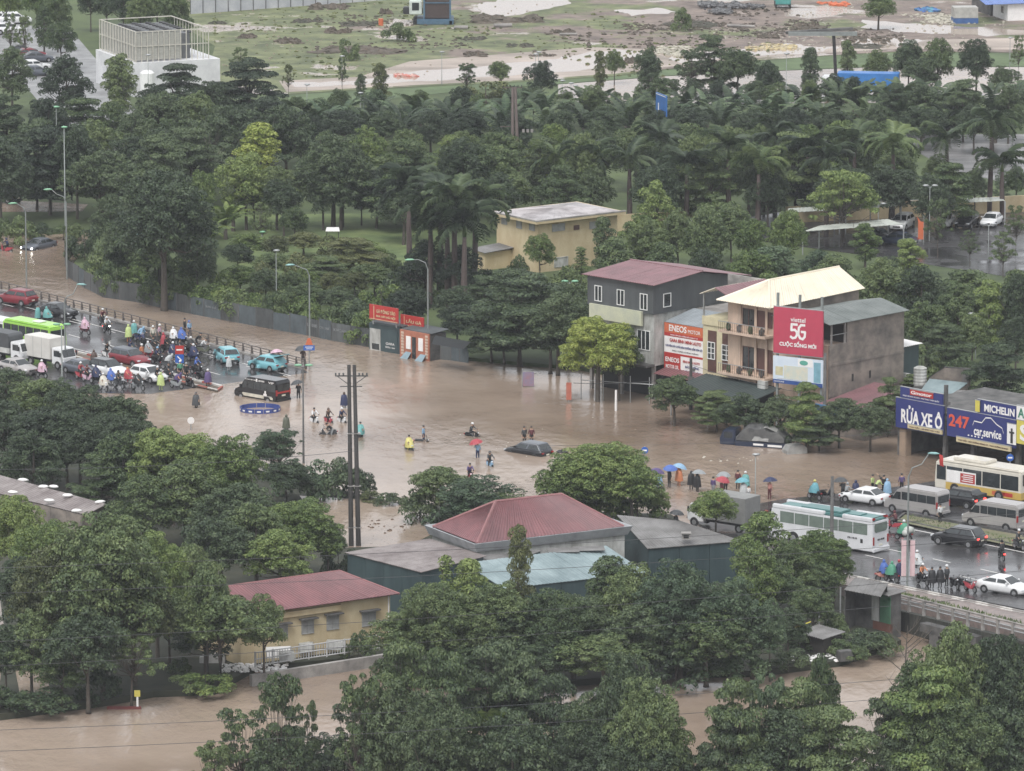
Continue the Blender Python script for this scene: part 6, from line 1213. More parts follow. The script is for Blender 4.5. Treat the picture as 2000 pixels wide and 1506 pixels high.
# car parks
cp = [('suv', BLACK, 1889, 443, 'black crossover parked nose-out under the green-edged carport'), ('sedan', WHC, 1937, 440, 'white saloon parked nose-out beside the black crossover in the car park'), ('hatch', WHC, 1850, 441, 'white hatchback partly behind a tree left of the black parked crossover'), ('suv', WHC, 1762, 446, 'white-fronted car parked beside the large white carport'), ('sedan', NAVC, 1752, 478, 'dark navy saloon parked across the car park lane'), ('sedan', BLACK, 1705, 470, 'black saloon behind the bright tree in the car park')]
for k, c, x, y, lab in cp: car(k, c, lab, at(x, y, .375), 200 if y < 460 else -60, group=None)
cols = [(BLACK, 'black'), (REDC, 'dark red'), (GRYC, 'grey'), (WHC, 'white'), (GRYC, 'bluish grey')]
for i, (x, y) in enumerate(((42, 108), (58, 114), (72, 121), (66, 137), (70, 148))): car('sedan', cols[i][0], cols[i][1]+' saloon parked in the top-left parking row, '+ordinal(i)+' from the back', at(x, y, .38), 70)
for i, (x, y) in enumerate(((10, 44), (30, 46), (20, 66))): car('suv', WHC, 'white car on the paved lot at the top-left corner, '+ordinal(i)+' from the left', at(x, y, .38), 80)
car('sedan', WHC, 'white car glimpsed between trees at upper left', at(182, 276, .4), 60); car('hatch', WHC, 'white car glimpsed under trees right of the tall lamp', at(240, 362, .4), 60)
# heavy machines on the field
t = vehicle('drilling_rig', 'dark tracked machine with a pale cab and a rusty body on the field', 'construction machine', at(845, 44, .38), 180)
RB = mat('rusty_body', (.07, .05, .045), .8); BLU = mat('machine_blue', (.08, .15, .22), .5)
part('body', MB().box(-2, -1.2, .8, 2, 2.6, 4.6), t, RB, bevel=.08); part('base', MB().box(-2.4, -2.2, .0, 2.6, 3.0, .75), t, BLU, bevel=.08); part('frame', MB().box(2.01, 2.4, .5, 2.2, 2.65, 4.9).box(2.01, -1.3, .5, 2.2, -1.05, 4.9).box(2.01, -1.3, 3.0, 2.15, 2.6, 3.15), t, BLU)
part('cab', MB().box(.4, -3.3, 1.4, 2.2, -1.5, 3.3), t, mat('cab_pale', (.55, .60, .56), .4), bevel=.1); part('cab_window', MB().box(2.2, -2.9, 2.0, 2.23, -1.9, 3.1), t, GLASS); part('counterweight', MB().box(-1.2, -4.2, 1.2, .3, -1.4, 2.2), t, DARKP, bevel=.1)
for s in (-2.4, 2.6): part('track', MB().box(-2.6, s-.35, -.1, 2.6, s+.35, .7).mesh('track', TYRE, bevel=.15), t)
t = vehicle('dump_truck', 'teal dump truck at the far edge of the field', 'truck', at(1528, 13, .38), 180); part('body', MB().box(-2, -1.2, .9, 1.2, 1.2, 2.3), t, mat('truck_teal', (.08, .32, .30), .5), bevel=.08); part('cab', MB().box(1.25, -1.1, .6, 2.6, 1.1, 2.4), t, mat('truck_teal', (.08, .32, .30)), bevel=.1); part('windscreen', MB().box(2.6, -.9, 1.5, 2.63, .9, 2.2), t, GLASS); wheels(t, (1.8, -1.2), 1.1, .5)
# ------------------------------------------------------------------ motorbikes
def bike(color, label, p, bear, sink=0, lit=False, tilt=0, group=None):
    p = Vector(p); p.z -= sink; t = vehicle('motorbike', label, 'motorbike', p, bear, group); t.rotation_euler[0] = tilt
    part('body', cached('bk', lambda: MB().loft([[(x, -w, z0), (x, w, z0), (x, w*.8, z1), (x, -w*.8, z1)] for x, w, z0, z1 in ((-.85, .08, .62, .74), (-.55, .16, .42, .76), (-.1, .15, .30, .70), (.15, .10, .28, .42), (.42, .12, .30, .80), (.55, .14, .45, .98), (.62, .08, .60, .92))]).mesh('body', paint('p', (1, 1, 1)), bevel=.02)), t, color)
    part('seat', cached('bs', lambda: MB().box(-.75, -.13, .76, .12, .13, .85).mesh('seat', DARKP, bevel=.04)), t)
    for x in (-.62, .66):
        w = part('wheel', cached('bw', lambda: cyl(.29, .09, 14).mesh('tyre', TYRE)), t, loc=(x, 0, .29)); part('rim', cached('br', lambda: cyl(.19, .10, 10).mesh('rim', RIM)), w)
    part('handlebar', cached('bh', lambda: MB().tube([(.35, -.32, 1.02), (.45, -.12, .99), (.45, .12, .99), (.35, .32, 1.02)], .018, 5).tube([(.47, 0, .95), (.66, 0, .30)], .03, 5).mesh('handlebar', DARKP)), t)
    for s in (-1, 1): part('mirror', cached('bm', lambda: MB().box(-.015, -.05, 0, .015, .05, .08).tube([(0, 0, -.14), (0, 0, 0)], .008, 4).mesh('mirror', DARKP)), t, loc=(.40, s*.26, 1.16))
    part('headlight', cached('bl', lambda: MB().blob((0, 0, 0), (.06, .09, .07), 8, 5).mesh('headlight', HEAD)), t, HEADON if lit else HEAD, loc=(.60, 0, .88))
    part('tail_light', cached('bt', lambda: MB().box(-.04, -.08, -.05, .03, .08, .05).mesh('tail_light', TAILOFF)), t, TAIL if lit else TAILOFF, loc=(-.88, 0, .68)); part('mudguard', cached('bg', lambda: MB().box(-.25, -.05, 0, .2, .05, .03).mesh('mudguard', DARKP)), t, loc=(.66, 0, .6))
    return t
# ------------------------------------------------------------------ people
def skinned(V, E, name='body'):
    me = bpy.data.meshes.new(name); me.from_pydata([v[0] for v in V], E and E, []); o = bpy.data.objects.new(name, me); COL.objects.link(o)
    md = o.modifiers.new('s', 'SKIN'); sv = me.skin_vertices[0].data
    for i, v in enumerate(V): r = v[1]; sv[i].radius = (r if isinstance(r, tuple) else (r, r)); sv[i].use_root = (i == 0)
    md.use_smooth_shade = True; s2 = o.modifiers.new('u', 'SUBSURF'); s2.levels = 1; s2.render_levels = 1
    dg = bpy.context.evaluated_depsgraph_get(); out = bpy.data.meshes.new_from_object(o.evaluated_get(dg)); bpy.data.objects.remove(o)
    out.materials.clear()
    for m in (SKIN, SKIN, SKIN, SKIN): out.materials.append(m)
    P = np.array([v[0] for v in V]); lab = np.array([v[2] for v in V]); C = np.array([p.center[:] for p in out.polygons])
    idx = lab[np.argmin(((C[:, None]-P[None])**2).sum(2), 1)]; out.polygons.foreach_set('material_index', idx.astype(np.int32)); out.polygons.foreach_set('use_smooth', [True]*len(idx)); out.update(); return out
SKIN = mat('skin', (.42, .26, .18), .6, var=.03)
def figure(pel, chest, neck, head, sh, el, wr, hip, kn, an, toe, asym=None):
    """mirrored skeleton; asym gives the right leg/arm its own joints"""
    V = [(pel, (.13, .15), 2), (tuple((Vector(pel)+Vector(chest))/2), (.12, .14), 1), (chest, (.13, .17), 1), (neck, .055, 0), (tuple(Vector(neck).lerp(Vector(head), .55)), .085, 0), (head, .092, 0), (tuple(Vector(head)+Vector((.0, 0, .09))), .06, 0)]
    E = [(0, 1), (1, 2), (2, 3), (3, 4), (4, 5), (5, 6)]
    V.append((tuple(Vector(neck).lerp(Vector(head), .7)+Vector((.105, 0, 0))), .018, 0)); E.append((5, 7))
    for s in (-1, 1):
        J = asym if (asym and s == 1) else dict(el=el, wr=wr, kn=kn, an=an, toe=toe)
        m = lambda p: (p[0], s*p[1], p[2])
        b = len(V); V += [(m(sh), .065, 1), (m(J['el']), .045, 1), (m(J['wr']), .03, 0)]; E += [(2, b), (b, b+1), (b+1, b+2)]
        w = Vector(m(J['wr'])); d = (w-Vector(m(J['el']))).normalized(); sd = Vector((0, s, 0)); pm_ = w+d*.07
        V.append((tuple(pm_), (.035, .018), 0)); pi = len(V)-1; E.append((b+2, pi))
        for k in range(4):
            o = sd*((k-1.5)*.018); c1 = len(V); V += [(tuple(pm_+d*.045+o), .009, 0), (tuple(pm_+d*(.085-.008*abs(k-1.4))+o-Vector((0, 0, .015))), .007, 0)]; E += [(pi, c1), (c1, c1+1)]
        c1 = len(V); V += [(tuple(pm_-sd*.035+d*.02), .010, 0)]; E.append((pi, c1))
        b = len(V); V += [(m(hip), .10, 2), (m(J['kn']), .062, 2), (m(J['an']), .042, 2), (m(J['toe']), .038, 3)]; E += [(0, b), (b, b+1), (b+1, b+2), (b+2, b+3)]
    return skinned(V, E)
POSE = {
 'stand': figure((0, 0, .93), (0, 0, 1.28), (0, 0, 1.45), (.01, 0, 1.56), (0, .18, 1.38), (-.02, .24, 1.12), (.06, .26, .88), (0, .09, .86), (.02, .10, .48), (-.02, .11, .08), (.14, .12, .04)),
 'walk': figure((0, 0, .92), (.03, 0, 1.27), (.05, 0, 1.44), (.07, 0, 1.55), (.03, .18, 1.37), (-.10, .23, 1.12), (.02, .25, .90), (0, .09, .86), (.20, .10, .50), (.16, .10, .10), (.32, .11, .08), dict(el=(.12, .23, 1.12), wr=(.28, .22, .95), kn=(-.02, .10, .48), an=(-.28, .10, .12), toe=(-.14, .11, .05))),
 'ride': figure((-.22, 0, .88), (-.08, 0, 1.25), (-.04, 0, 1.41), (-.01, 0, 1.52), (-.06, .18, 1.34), (.14, .27, 1.14), (.34, .30, 1.05), (-.18, .10, .86), (.22, .18, .78), (.12, .20, .38), (.28, .21, .33)),
 'bend': figure((-.1, 0, .90), (.22, 0, 1.16), (.34, 0, 1.27), (.43, 0, 1.33), (.22, .18, 1.20), (.36, .22, .95), (.55, .22, .90), (-.1, .09, .84), (.02, .10, .48), (-.14, .11, .09), (.02, .12, .05)),
 'raise': figure((0, 0, .93), (0, 0, 1.28), (0, 0, 1.45), (.01, 0, 1.56), (0, .18, 1.38), (-.02, .24, 1.12), (.06, .26, .88), (0, .09, .86), (.02, .10, .48), (-.02, .11, .08), (.14, .12, .04), dict(el=(.1, .38, 1.52), wr=(.15, .58, 1.68), kn=(.02, .10, .48), an=(-.02, .11, .08), toe=(.14, .12, .04))),
 'hold': figure((0, 0, .93), (0, 0, 1.28), (0, 0, 1.45), (.01, 0, 1.56), (0, .18, 1.38), (-.02, .24, 1.12), (.06, .26, .88), (0, .09, .86), (.02, .10, .48), (-.02, .11, .08), (.14, .12, .04), dict(el=(.10, .22, 1.16), wr=(.26, .16, 1.34), kn=(.02, .10, .48), an=(-.02, .11, .08), toe=(.14, .12, .04))),
}
HEADP = {'stand': (.01, 1.56), 'walk': (.07, 1.55), 'ride': (-.01, 1.52), 'bend': (.43, 1.33), 'raise': (.01, 1.56), 'hold': (.01, 1.56)}
def poncho(kind, seed):
    q = random.Random(seed); n = 16
    if kind == 'ride': prof = [(0, 0, .09, .09, 1.46), (-.05, 0, .20, .24, 1.36), (.0, 0, .33, .32, 1.12), (.05, 0, .46, .36, .90), (.08, 0, .50, .38, .62)]
    elif kind == 'bend': prof = [(.34, 0, .09, .09, 1.32), (.22, 0, .22, .25, 1.26), (.08, 0, .34, .30, 1.05), (.0, 0, .36, .32, .80), (-.02, 0, .36, .33, .55)]
    else: prof = [(0, 0, .09, .09, 1.48), (0, 0, .18, .25, 1.38), (0, 0, .25, .30, 1.15), (0, 0, .29, .33, .85), (0, 0, .33, .37, .50)]
    ph = [q.uniform(-1, 1) for _ in range(n)]; R_ = []
    for i, (cx, cy, rx, ry, z) in enumerate(prof):
        R_.append([(cx+rx*(1+.10*ph[k]*i/4)*math.cos(k*2*math.pi/n), cy+ry*(1+.10*ph[k]*i/4)*math.sin(k*2*math.pi/n), z+(.04*ph[k] if i == 4 else 0)) for k in range(n)])
    mb = MB().loft(R_, cap=False); return mb.mesh('poncho', SWH, smooth=True)
PON = {k: [poncho(k, s) for s in (1, 2)] for k in ('ride', 'bend', 'stand')}
HELM = MB().blob((0, 0, .02), (.135, .12, .13), 12, 7, 0, zmin=-.04).mesh('helmet', SWH, smooth=True)
HAIR = MB().blob((-.012, 0, .03), (.108, .10, .10), 10, 6, .04, zmin=-.03).mesh('hair', DARKP, smooth=True)
HOOD = MB().blob((-.02, 0, 0), (.12, .12, .15), 10, 6, .03).mesh('hood', SWH, smooth=True)
EYES = MB().blob((.088, .033, -.01), (.010, .012, .010), 5, 3).blob((.088, -.033, -.01), (.010, .012, .010), 5, 3).box(.085, -.025, -.062, .094, .025, -.055).mesh('facial_features', mat('dark_features', (.05, .02, .02), .5))
CC = {'white': (0.700, 0.700, 0.700), 'black': (0.015, 0.015, 0.017), 'navy': (0.023, 0.031, 0.087), 'blue': (0.071, 0.143, 0.431), 'sky': (0.252, 0.412, 0.572), 'teal': (0.139, 0.363, 0.347), 'green': (0.096, 0.320, 0.208), 'lime': (0.487, 0.583, 0.231), 'yellow': (0.600, 0.544, 0.184), 'orange': (0.610, 0.226, 0.106), 'red': (0.392, 0.056, 0.072), 'maroon': (0.115, 0.027, 0.035), 'purple': (0.097, 0.065, 0.177), 'pink': (0.589, 0.397, 0.477), 'grey': (0.283, 0.299, 0.307), 'olive': (0.101, 0.109, 0.077), 'brown': (0.094, 0.062, 0.050), 'cream': (0.592, 0.560, 0.480), 'clear': (0.503, 0.519, 0.519), 'coral': (0.567, 0.271, 0.231), 'darkgrey': (0.061, 0.065, 0.069), 'cyan': (0.141, 0.365, 0.421)}
def cm(c): return mat('cloth_'+c, CC[c], .6, var=.12, scale=6)
def person(lab, p, pose, bear, shirt='black', trs='black', head='hair', hc=None, pon=None, sink=0, k=1.0, um=None, umlab=None):
    p = Vector(p); p.z -= sink; t = vehicle('person', lab, 'person', p, bear); t.scale = (k*1.08,)*3
    mesh = POSE[pose if not um else ('hold' if pose in ('stand', 'walk') else pose)]
    part('body', mesh, t, [SKIN, cm(shirt), cm(trs), DARKP]); hx, hz_ = HEADP[pose]
    if um and pose == 'walk': hx, hz_ = HEADP['hold']
    if head == 'helmet': part('helmet', HELM, t, cm(hc or 'white'), loc=(hx, 0, hz_+.04))
    elif head == 'hood': part('hood', HOOD, t, cm(hc or pon or shirt), loc=(hx-.015, 0, hz_))
    else: part('hair', HAIR, t, DARKP, loc=(hx, 0, hz_+.04))
    part('facial_features', EYES, t, loc=(hx, 0, hz_))
    if pon: part('poncho', random.choice(PON[pose if pose in ('ride', 'bend') else 'stand']), t, cm(pon))
    if um:
        u = vehicle('umbrella', umlab, 'umbrella', p, bear); mb = MB(); n = 16; R_ = []
        for rr, zz in ((.02, .30), (.22, .26), (.42, .14), (.56, -.02)): R_.append([((rr*(1-.04*(j % 2)))*math.cos(j*2*math.pi/n), (rr*(1-.04*(j % 2)))*math.sin(j*2*math.pi/n), zz-(.02 if j % 2 else 0)*rr*2) for j in range(n)])
        part('canopy', cached('umc', lambda: MB().loft(R_, cap=False).mesh('canopy', SWH)), u, cm(um), loc=(.22, .10, 1.72), scale=(1.2,)*3, rot=(random.uniform(-.25, .25), random.uniform(-.1, .35), 0))
        part('shaft', cached('ums', lambda: MB().tube([(.26, .16, 1.22), (.22, .10, 2.02)], .012, 5).mesh('shaft', STEEL)), u)
    return t
FB = 128  # bearing towards the flood on the left road
def rider(lab, blab, p, bear, bc, sink=0, lit=False, **k):
    p = Vector(p); bike(paint('bike_'+bc, CC[bc]) if bc != 'black' else BLACK, blab, p, bear, sink, lit); return person(lab, p, 'ride', bear, sink=sink, **k)
def pusher(lab, blab, p, bear, bc, sink=0, tilt=0, pose='bend', **k):
    p = Vector(p); d = Vector((math.sin(R(bear)), math.cos(R(bear)), 0)); s = Vector((-d.y, d.x, 0)); bike(paint('bike_'+bc, CC[bc]) if bc != 'black' else BLACK, blab, p, bear, sink, tilt=tilt); return person(lab, p-d*.25+s*.42, pose, bear, sink=sink, **k)
# --- left crowd on the ramp
rider('rider in a pink poncho crossing the open lane of the left road', 'motorbike under the pink-poncho rider', atL(166, 653), 140, 'maroon', shirt='pink', pon='pink', head='hood')
rider('rider in maroon with a white helmet close to the guard rail', 'black motorbike of the maroon rider by the guard rail', atL(201, 636), 150, 'black', shirt='maroon', head='helmet')
rider('white-helmeted rider with white sleeves just ahead of the maroon rider', 'black motorbike with lit headlamp near the maroon rider', atL(209, 652), 150, 'black', shirt='white', head='helmet', lit=True)
person('person in a yellow-green raincoat standing alone near the guard rail', atL(251, 668), 'stand', 150, 'lime', 'orange', 'hood', 'lime', 'lime')
person('person in a grey-green poncho behind the yellow-green raincoat', atL(262, 661), 'stand', -30, 'grey', 'black', 'helmet', 'white', 'teal')
pusher('person in a sky blue poncho bending over a motorbike near the rail', 'motorbike beside the sky blue poncho', atL(272, 668), 140, 'navy', shirt='sky', pon='sky', head='hood')
pusher('person in navy with a blue hood walking a motorbike up the ramp', 'dark motorbike beside the navy walker', atL(284, 678), -45, 'black', shirt='navy', head='hood', hc='sky')
person('person in cream with a white helmet in the middle of the crowd', atL(299, 671), 'stand', 170, 'cream', 'olive', 'helmet')
person('tall person in grey-pink with a white helmet beside the rail', atL(312, 668), 'stand', 120, 'pink', 'darkgrey', 'helmet')
person('person in a long red raincoat in the middle of the crowd', atL(320, 684), 'walk', -60, 'red', 'red', 'hood', 'red', 'red')
rider('rider in a white-edged poncho bent low by the rail', 'dark motorbike under the white-edged poncho', atL(339, 672), 150, 'darkgrey', shirt='white', pon='white', head='hood')
rider('rider in a royal blue poncho next to the white-edged one', 'dark motorbike under the royal blue poncho', atL(355, 673), 130, 'black', shirt='blue', pon='blue', head='hood')
person('person in black standing at the rail left of the bright blue jacket', atL(361, 656), 'stand', 60, 'black'); person('person in a bright blue jacket at the guard rail', atL(370, 660), 'stand', 140, 'sky', 'navy', 'hood', 'blue')
rider('rider in a black poncho with white helmet right of the traffic sign', 'motorbike of the black-poncho rider by the traffic sign', atL(373, 692), 130, 'black', shirt='black', pon='black', head='helmet')
pusher('man in a white shirt pushing a motorbike, next to the cyan taxi', 'dark motorbike pushed by the man in white', atL(398, 692), 100, 'olive', shirt='white', trs='grey')
person('person in black behind the man in the white shirt', atL(385, 680), 'bend', 100, 'black')
rider('dark rider on a white scooter on the empty lane', 'white scooter on the empty lane', atL(210, 702), 140, 'white', shirt='black', head='hood')
person('person in dark brown walking by the planted median', atL(184, 718), 'walk', -40, 'brown', 'black', 'hood', 'brown', 'brown')
rider('crouched rider in navy beyond the median', 'white motorbike of the crouched navy rider', atL(256, 697), 120, 'white', shirt='navy', head='hood')
person('person in an orange vest and white helmet behind the red car', atL(277, 707), 'stand', 130, 'orange', 'darkgrey', 'helmet')
rider('rider with a light blue helmet right of the orange vest', 'black motorbike of the blue-helmeted rider', atL(308, 712), 130, 'black', shirt='navy', head='helmet', hc='sky')
pusher('person in a grey poncho bending over a motorbike in front of the traffic sign', 'dark motorbike in front of the traffic sign', atL(330, 722), 110, 'darkgrey', shirt='grey', pon='clear', head='hood')
rider('rider in orange over red on a white-fronted motorbike at the water edge', 'white-fronted motorbike of the orange and red rider', atL(250, 752), 130, 'white', shirt='orange', trs='red', pon='red', head='hood', hc='orange')
rider('rider in a blue poncho at the water edge in front of the white crossover', 'white-fronted motorbike under the blue poncho', atL(217, 754), 130, 'white', shirt='blue', pon='blue', head='hood')
rider('rider in pale yellow with a white helmet beside the treetops', 'white motorbike of the pale yellow rider', atL(202, 764), 150, 'white', shirt='cream', pon='cream', head='helmet')
rider('dark hooded rider left of the blue poncho at the water edge', 'black motorbike left of the blue poncho', atL(188, 748), 140, 'black', shirt='darkgrey', pon='navy', head='hood')
rider('rider in dark red with pink bags above the treetops', 'pink and black motorbike above the treetops', atL(171, 747), 140, 'pink', shirt='maroon', head='hood'); rider('rider in red with white helmet above the treetops at left', 'red motorbike above the treetops at left', atL(158, 742), 140, 'red', shirt='red', head='helmet')
person('yellow-green poncho wearer standing at the water edge by the white hatchback', atL(314, 763), 'stand', 200, 'lime', 'lime', 'hood', 'lime', 'lime'); rider('rider in black with a big white helmet in front of the white hatchback', 'black motorbike in front of the white hatchback', atL(308, 750), 140, 'black', shirt='black', head='helmet')
pusher('person in orange and purple bending at the water edge', 'white-wheeled motorbike beside the orange and purple person', atL(345, 759), 130, 'grey', shirt='orange', trs='purple', head='hood', pon='purple')
person('person in green standing behind the orange and purple one', atL(352, 740), 'stand', 160, 'green', 'black', 'helmet'); person('person in black standing near the end of the median', atL(364, 744), 'stand', 160, 'black', 'black', 'helmet', 'grey')
bike(BLACK, 'parked black motorbike with white mudguard at the median end', atL(371, 756), 150); bike(BLACK, 'parked black motorbike behind the parked one at the median end', atL(395, 744), 130)
rider('rider in a blue jacket facing the flood beside the median end', 'black motorbike of the blue-jacketed rider', atL(385, 732), 130, 'black', shirt='blue', head='hood')
person('person in a purple poncho standing alone at the tip of the median', atL(406, 757), 'stand', 160, 'purple', 'black', 'helmet', 'white', 'purple')
person('small pale figure standing behind the closed cyan taxi', atL(447, 724), 'stand', -20, 'clear', 'white', 'hood', 'white', 'clear', k=.8)
person('person in teal poncho at the left beside the black saloon', atL(74, 630), 'stand', 90, 'teal', 'teal', 'hair', None, 'teal'); rider('rider in teal poncho next to the standing teal one by the black saloon', 'black motorbike between the two teal ponchos', atL(92, 632), 120, 'black', shirt='teal', pon='teal', head='hood')
person('person with a pale pink umbrella behind the open boot', atL(545, 722), 'stand', -60, 'darkgrey', 'black', um='pink', umlab='pale pink umbrella by the open boot of the cyan taxi')
for i_, (x_, y_, b_, c_, d_, w_) in enumerate(((326, 690, 130, 'black', 'black', 'left of the no-entry sign'), (338, 702, 140, 'grey', 'navy', 'just below the no-entry sign'), (300, 690, 120, 'darkgrey', 'black', 'left of the long red raincoat'), (290, 700, 130, 'maroon', 'grey', 'behind the orange vest'), (352, 696, 120, 'darkgrey', 'black', 'right of the no-entry sign'), (378, 706, 130, 'navy', 'navy', 'left of the closed cyan taxi'), (232, 758, 140, 'darkgrey', 'black', 'between the blue and the red poncho'), (270, 762, 130, 'grey', 'black', 'in front of the two white cars'), (330, 742, 140, 'darkgrey', 'darkgrey', 'right of the white hatchback'))):
    rider(f'dark-clothed rider {w_} in the left crowd', f'motorbike {w_} in the left crowd', atL(x_, y_), b_, c_ if c_ != 'maroon' else 'red', shirt=c_, trs='black', pon=d_ if i_ % 2 else None, head='helmet' if i_ % 3 else 'hood', hc='white' if i_ % 2 else d_)
rider('rider under the treetops at far left with a magenta cape', 'motorbike under the treetops at far left', atL(82, 738), 140, 'black', shirt='pink', pon='pink', head='helmet')
# --- in the flood
S_ = .42
person('person in a dark poncho wading alone left of the black minibus', at(383, 796, 0), 'walk', 170, 'darkgrey', 'black', 'hood', 'darkgrey', 'darkgrey', sink=.3)
person('person in a long olive poncho wading below the round barrier', at(559, 838, 0), 'stand', -30, 'olive', 'olive', 'hood', 'olive', 'olive', sink=S_)
person('person in black under a black umbrella right of the black minibus', at(583, 778, 0), 'walk', -10, 'black', um='darkgrey', umlab='black umbrella right of the black minibus', sink=.3)
person('person under a dark umbrella beyond the end of the guard rail', at(592, 716, 0), 'stand', -20, 'brown', 'black', um='darkgrey', umlab='dark umbrella beyond the end of the guard rail')
rider('rider all in white on a white scooter in the flood', 'white scooter of the rider in white in the flood', at(614, 824, 0), 150, 'white', shirt='white', head='hair', sink=S_)
rider('brown-jacketed rider on a red motorbike in the flood', 'red motorbike in the middle of three in the flood', at(642, 824, 0), 150, 'red', shirt='brown', head='hood', sink=S_)
rider('white-helmeted rider on a pale motorbike right of the red one in the flood', 'pale motorbike nearest the double pole in the flood', at(668, 824, 0), 150, 'white', shirt='navy', head='helmet', sink=S_)
person('person in a dark cape with brown hood standing behind the three riders', at(672, 796, 0), 'stand', -20, 'navy', 'black', 'hood', 'brown', 'navy', sink=.3)
pusher('cyclist in black bending over in the flood below the three riders', 'half-sunk dark motorbike below the three riders', at(641, 848, 0), -100, 'darkgrey', shirt='black', trs='grey', sink=S_)
rider('rider in a teal poncho right of the double pole', 'dark motorbike under the teal poncho right of the double pole', at(704, 852, 0), 190, 'darkgrey', shirt='teal', pon='teal', head='hair', sink=S_)
rider('rider in bright yellow in the open flood', 'motorbike of the yellow rider', at(799, 878, 0), 150, 'olive', shirt='yellow', trs='yellow', pon='yellow', head='hair', sink=S_)
pusher('person in light blue pushing a toppled scooter in the flood', 'toppled dark scooter pushed through the flood', at(829, 860, 0), 110, 'darkgrey', shirt='sky', trs='navy', sink=.5, tilt=.7, pose='stand')
rider('rider in black with a white helmet in the open flood', 'motorbike of the white-helmeted rider in the open flood', at(923, 852, 0), 120, 'black', shirt='darkgrey', head='helmet', sink=.5)
person('wader in light blue shirt under a dusty red umbrella', at(933, 894, 0), 'walk', -20, 'sky', 'navy', um='red', umlab='dusty red umbrella in the open flood', sink=.35)
rider('dark-coated rider on a pale blue scooter below the red umbrella', 'pale blue scooter below the red umbrella', at(957, 909, 0), 160, 'sky', shirt='darkgrey', head='hood', sink=.45)
rider('rider in purple on a red scooter just above the bushes', 'red scooter just above the bushes', at(918, 933, 0), 170, 'red', shirt='purple', head='hair', sink=.45)
person('man in a black jacket wading behind the sunken black car', at(1024, 860, 0), 'stand', 150, 'darkgrey', 'black', sink=.5); person('woman in dark maroon wading behind the sunken black car', at(1038, 860, 0), 'stand', 170, 'maroon', 'black', sink=.5)
o = single('floating_debris', MB().blob((0, 0, 0), (.5, .35, .3), 8, 5, .2), DARKP, 'dark object sticking out of the water behind the sunken car', 'debris'); o.location = at(1098, 884, 0)
# --- umbrella crowd at the water edge
U = [(1286, 957, 'sky', 'teal', 'sky', 'purple', 'person in a light blue poncho under the mottled purple umbrella, leftmost', 'mottled purple umbrella, leftmost of the umbrella crowd'),
     (1307, 951, 'black', 'black', None, 'blue', 'person in black under the bright blue umbrella', 'bright blue umbrella in the crowd at the water edge'),
     (1326, 948, 'orange', 'orange', 'orange', 'sky', 'person in an orange poncho under the light blue umbrella', 'light blue umbrella over the orange poncho'),
     (1362, 960, 'black', 'black', 'black', 'grey', 'person in a black cape under a grey umbrella', 'grey umbrella in the middle of the crowd'),
     (1409, 974, 'maroon', 'maroon', None, 'red', 'person in maroon under the large red umbrella', 'large bright red umbrella in the crowd'),
     (1417, 964, 'black', 'black', None, 'grey', 'person in black behind the red umbrella', 'dark green-grey umbrella behind the red one'),
     (1452, 976, 'clear', 'clear', 'clear', 'cyan', 'person in a clear poncho under a striped blue umbrella', 'pale blue umbrella at the right of the crowd'),
     (1503, 975, 'coral', 'maroon', None, 'navy', 'woman in coral and dark shorts under a navy umbrella, alone', 'navy umbrella held by the woman standing alone'),
     (1320, 1040, 'darkgrey', 'black', None, 'darkgrey', 'person in dark clothes behind the grey shed roof', 'dark umbrella just above the grey shed roof')]
for x, y, sh, tr, po, um, l1, l2 in U: person(l1, at(x, y, 0.02), 'stand', random.uniform(-60, 60), sh, tr, 'hood' if po else 'hair', po, po, um=um, umlab=l2, sink=.1)
person('person in a black cape left of the grey umbrella', at(1350, 956, 0), 'stand', -20, 'black', 'black', 'hood', 'black', 'black', sink=.1); person('person in a purple jacket left of the red umbrella', at(1393, 968, 0), 'stand', 40, 'purple', 'grey', 'hair', sink=.1)
person('person in a maroon jacket among the crowd, right of the red umbrella', at(1441, 955, 0), 'stand', 20, 'maroon', 'black', 'hair', sink=.1); person('person in a teal poncho with a white helmet behind the blue umbrella', at(1456, 958, 0), 'stand', 10, 'teal', 'teal', 'helmet', 'white', 'teal', sink=.1); person('child in white at the front of the crowd, right end', at(1462, 978, 0), 'stand', 30, 'white', 'grey', k=.75)
rider('rider in a teal poncho and yellow helmet above the coach roof', 'dark motorbike above the coach roof', atR(1591, 976), -40, 'black', shirt='cyan', pon='cyan', head='helmet', hc='yellow')
bike(BLACK, 'black motorbike parked above the coach roof, right of the teal poncho', atR(1613, 974), 60)
person('person in dark clothes under a dark umbrella left of the white saloon', atR(1646, 977), 'stand', -30, 'darkgrey', 'black', um='darkgrey', umlab='dark umbrella left of the white saloon at the water edge'); rider('rider in grey beside the dark umbrella by the white saloon', 'white scooter by the white saloon at the water edge', atR(1656, 980), 60, 'white', shirt='grey', head='hood')
person('person in a navy poncho behind the white saloon', atR(1671, 977), 'stand', -20, 'navy', 'navy', 'hood', 'navy', 'navy')
person('person in a yellow-green vest behind the white saloon, right side', atR(1712, 968), 'bend', 60, 'lime', 'black', 'helmet', 'black'); person('second person in yellow-green, nearer the silver minibus', atR(1704, 966), 'stand', -60, 'lime', 'black', 'hair'); person('person in black pointing across the flood by the silver minibus', atR(1726, 967), 'raise', 20, 'black', 'black'); person('person holding a pale blue sheet between saloon and silver minibus', atR(1733, 974), 'stand', 150, 'sky', 'grey', 'hood', 'sky', 'sky'); person('person in purple looking over the roof of the silver minibus', atR(1761, 964), 'stand', -10, 'purple', 'black')
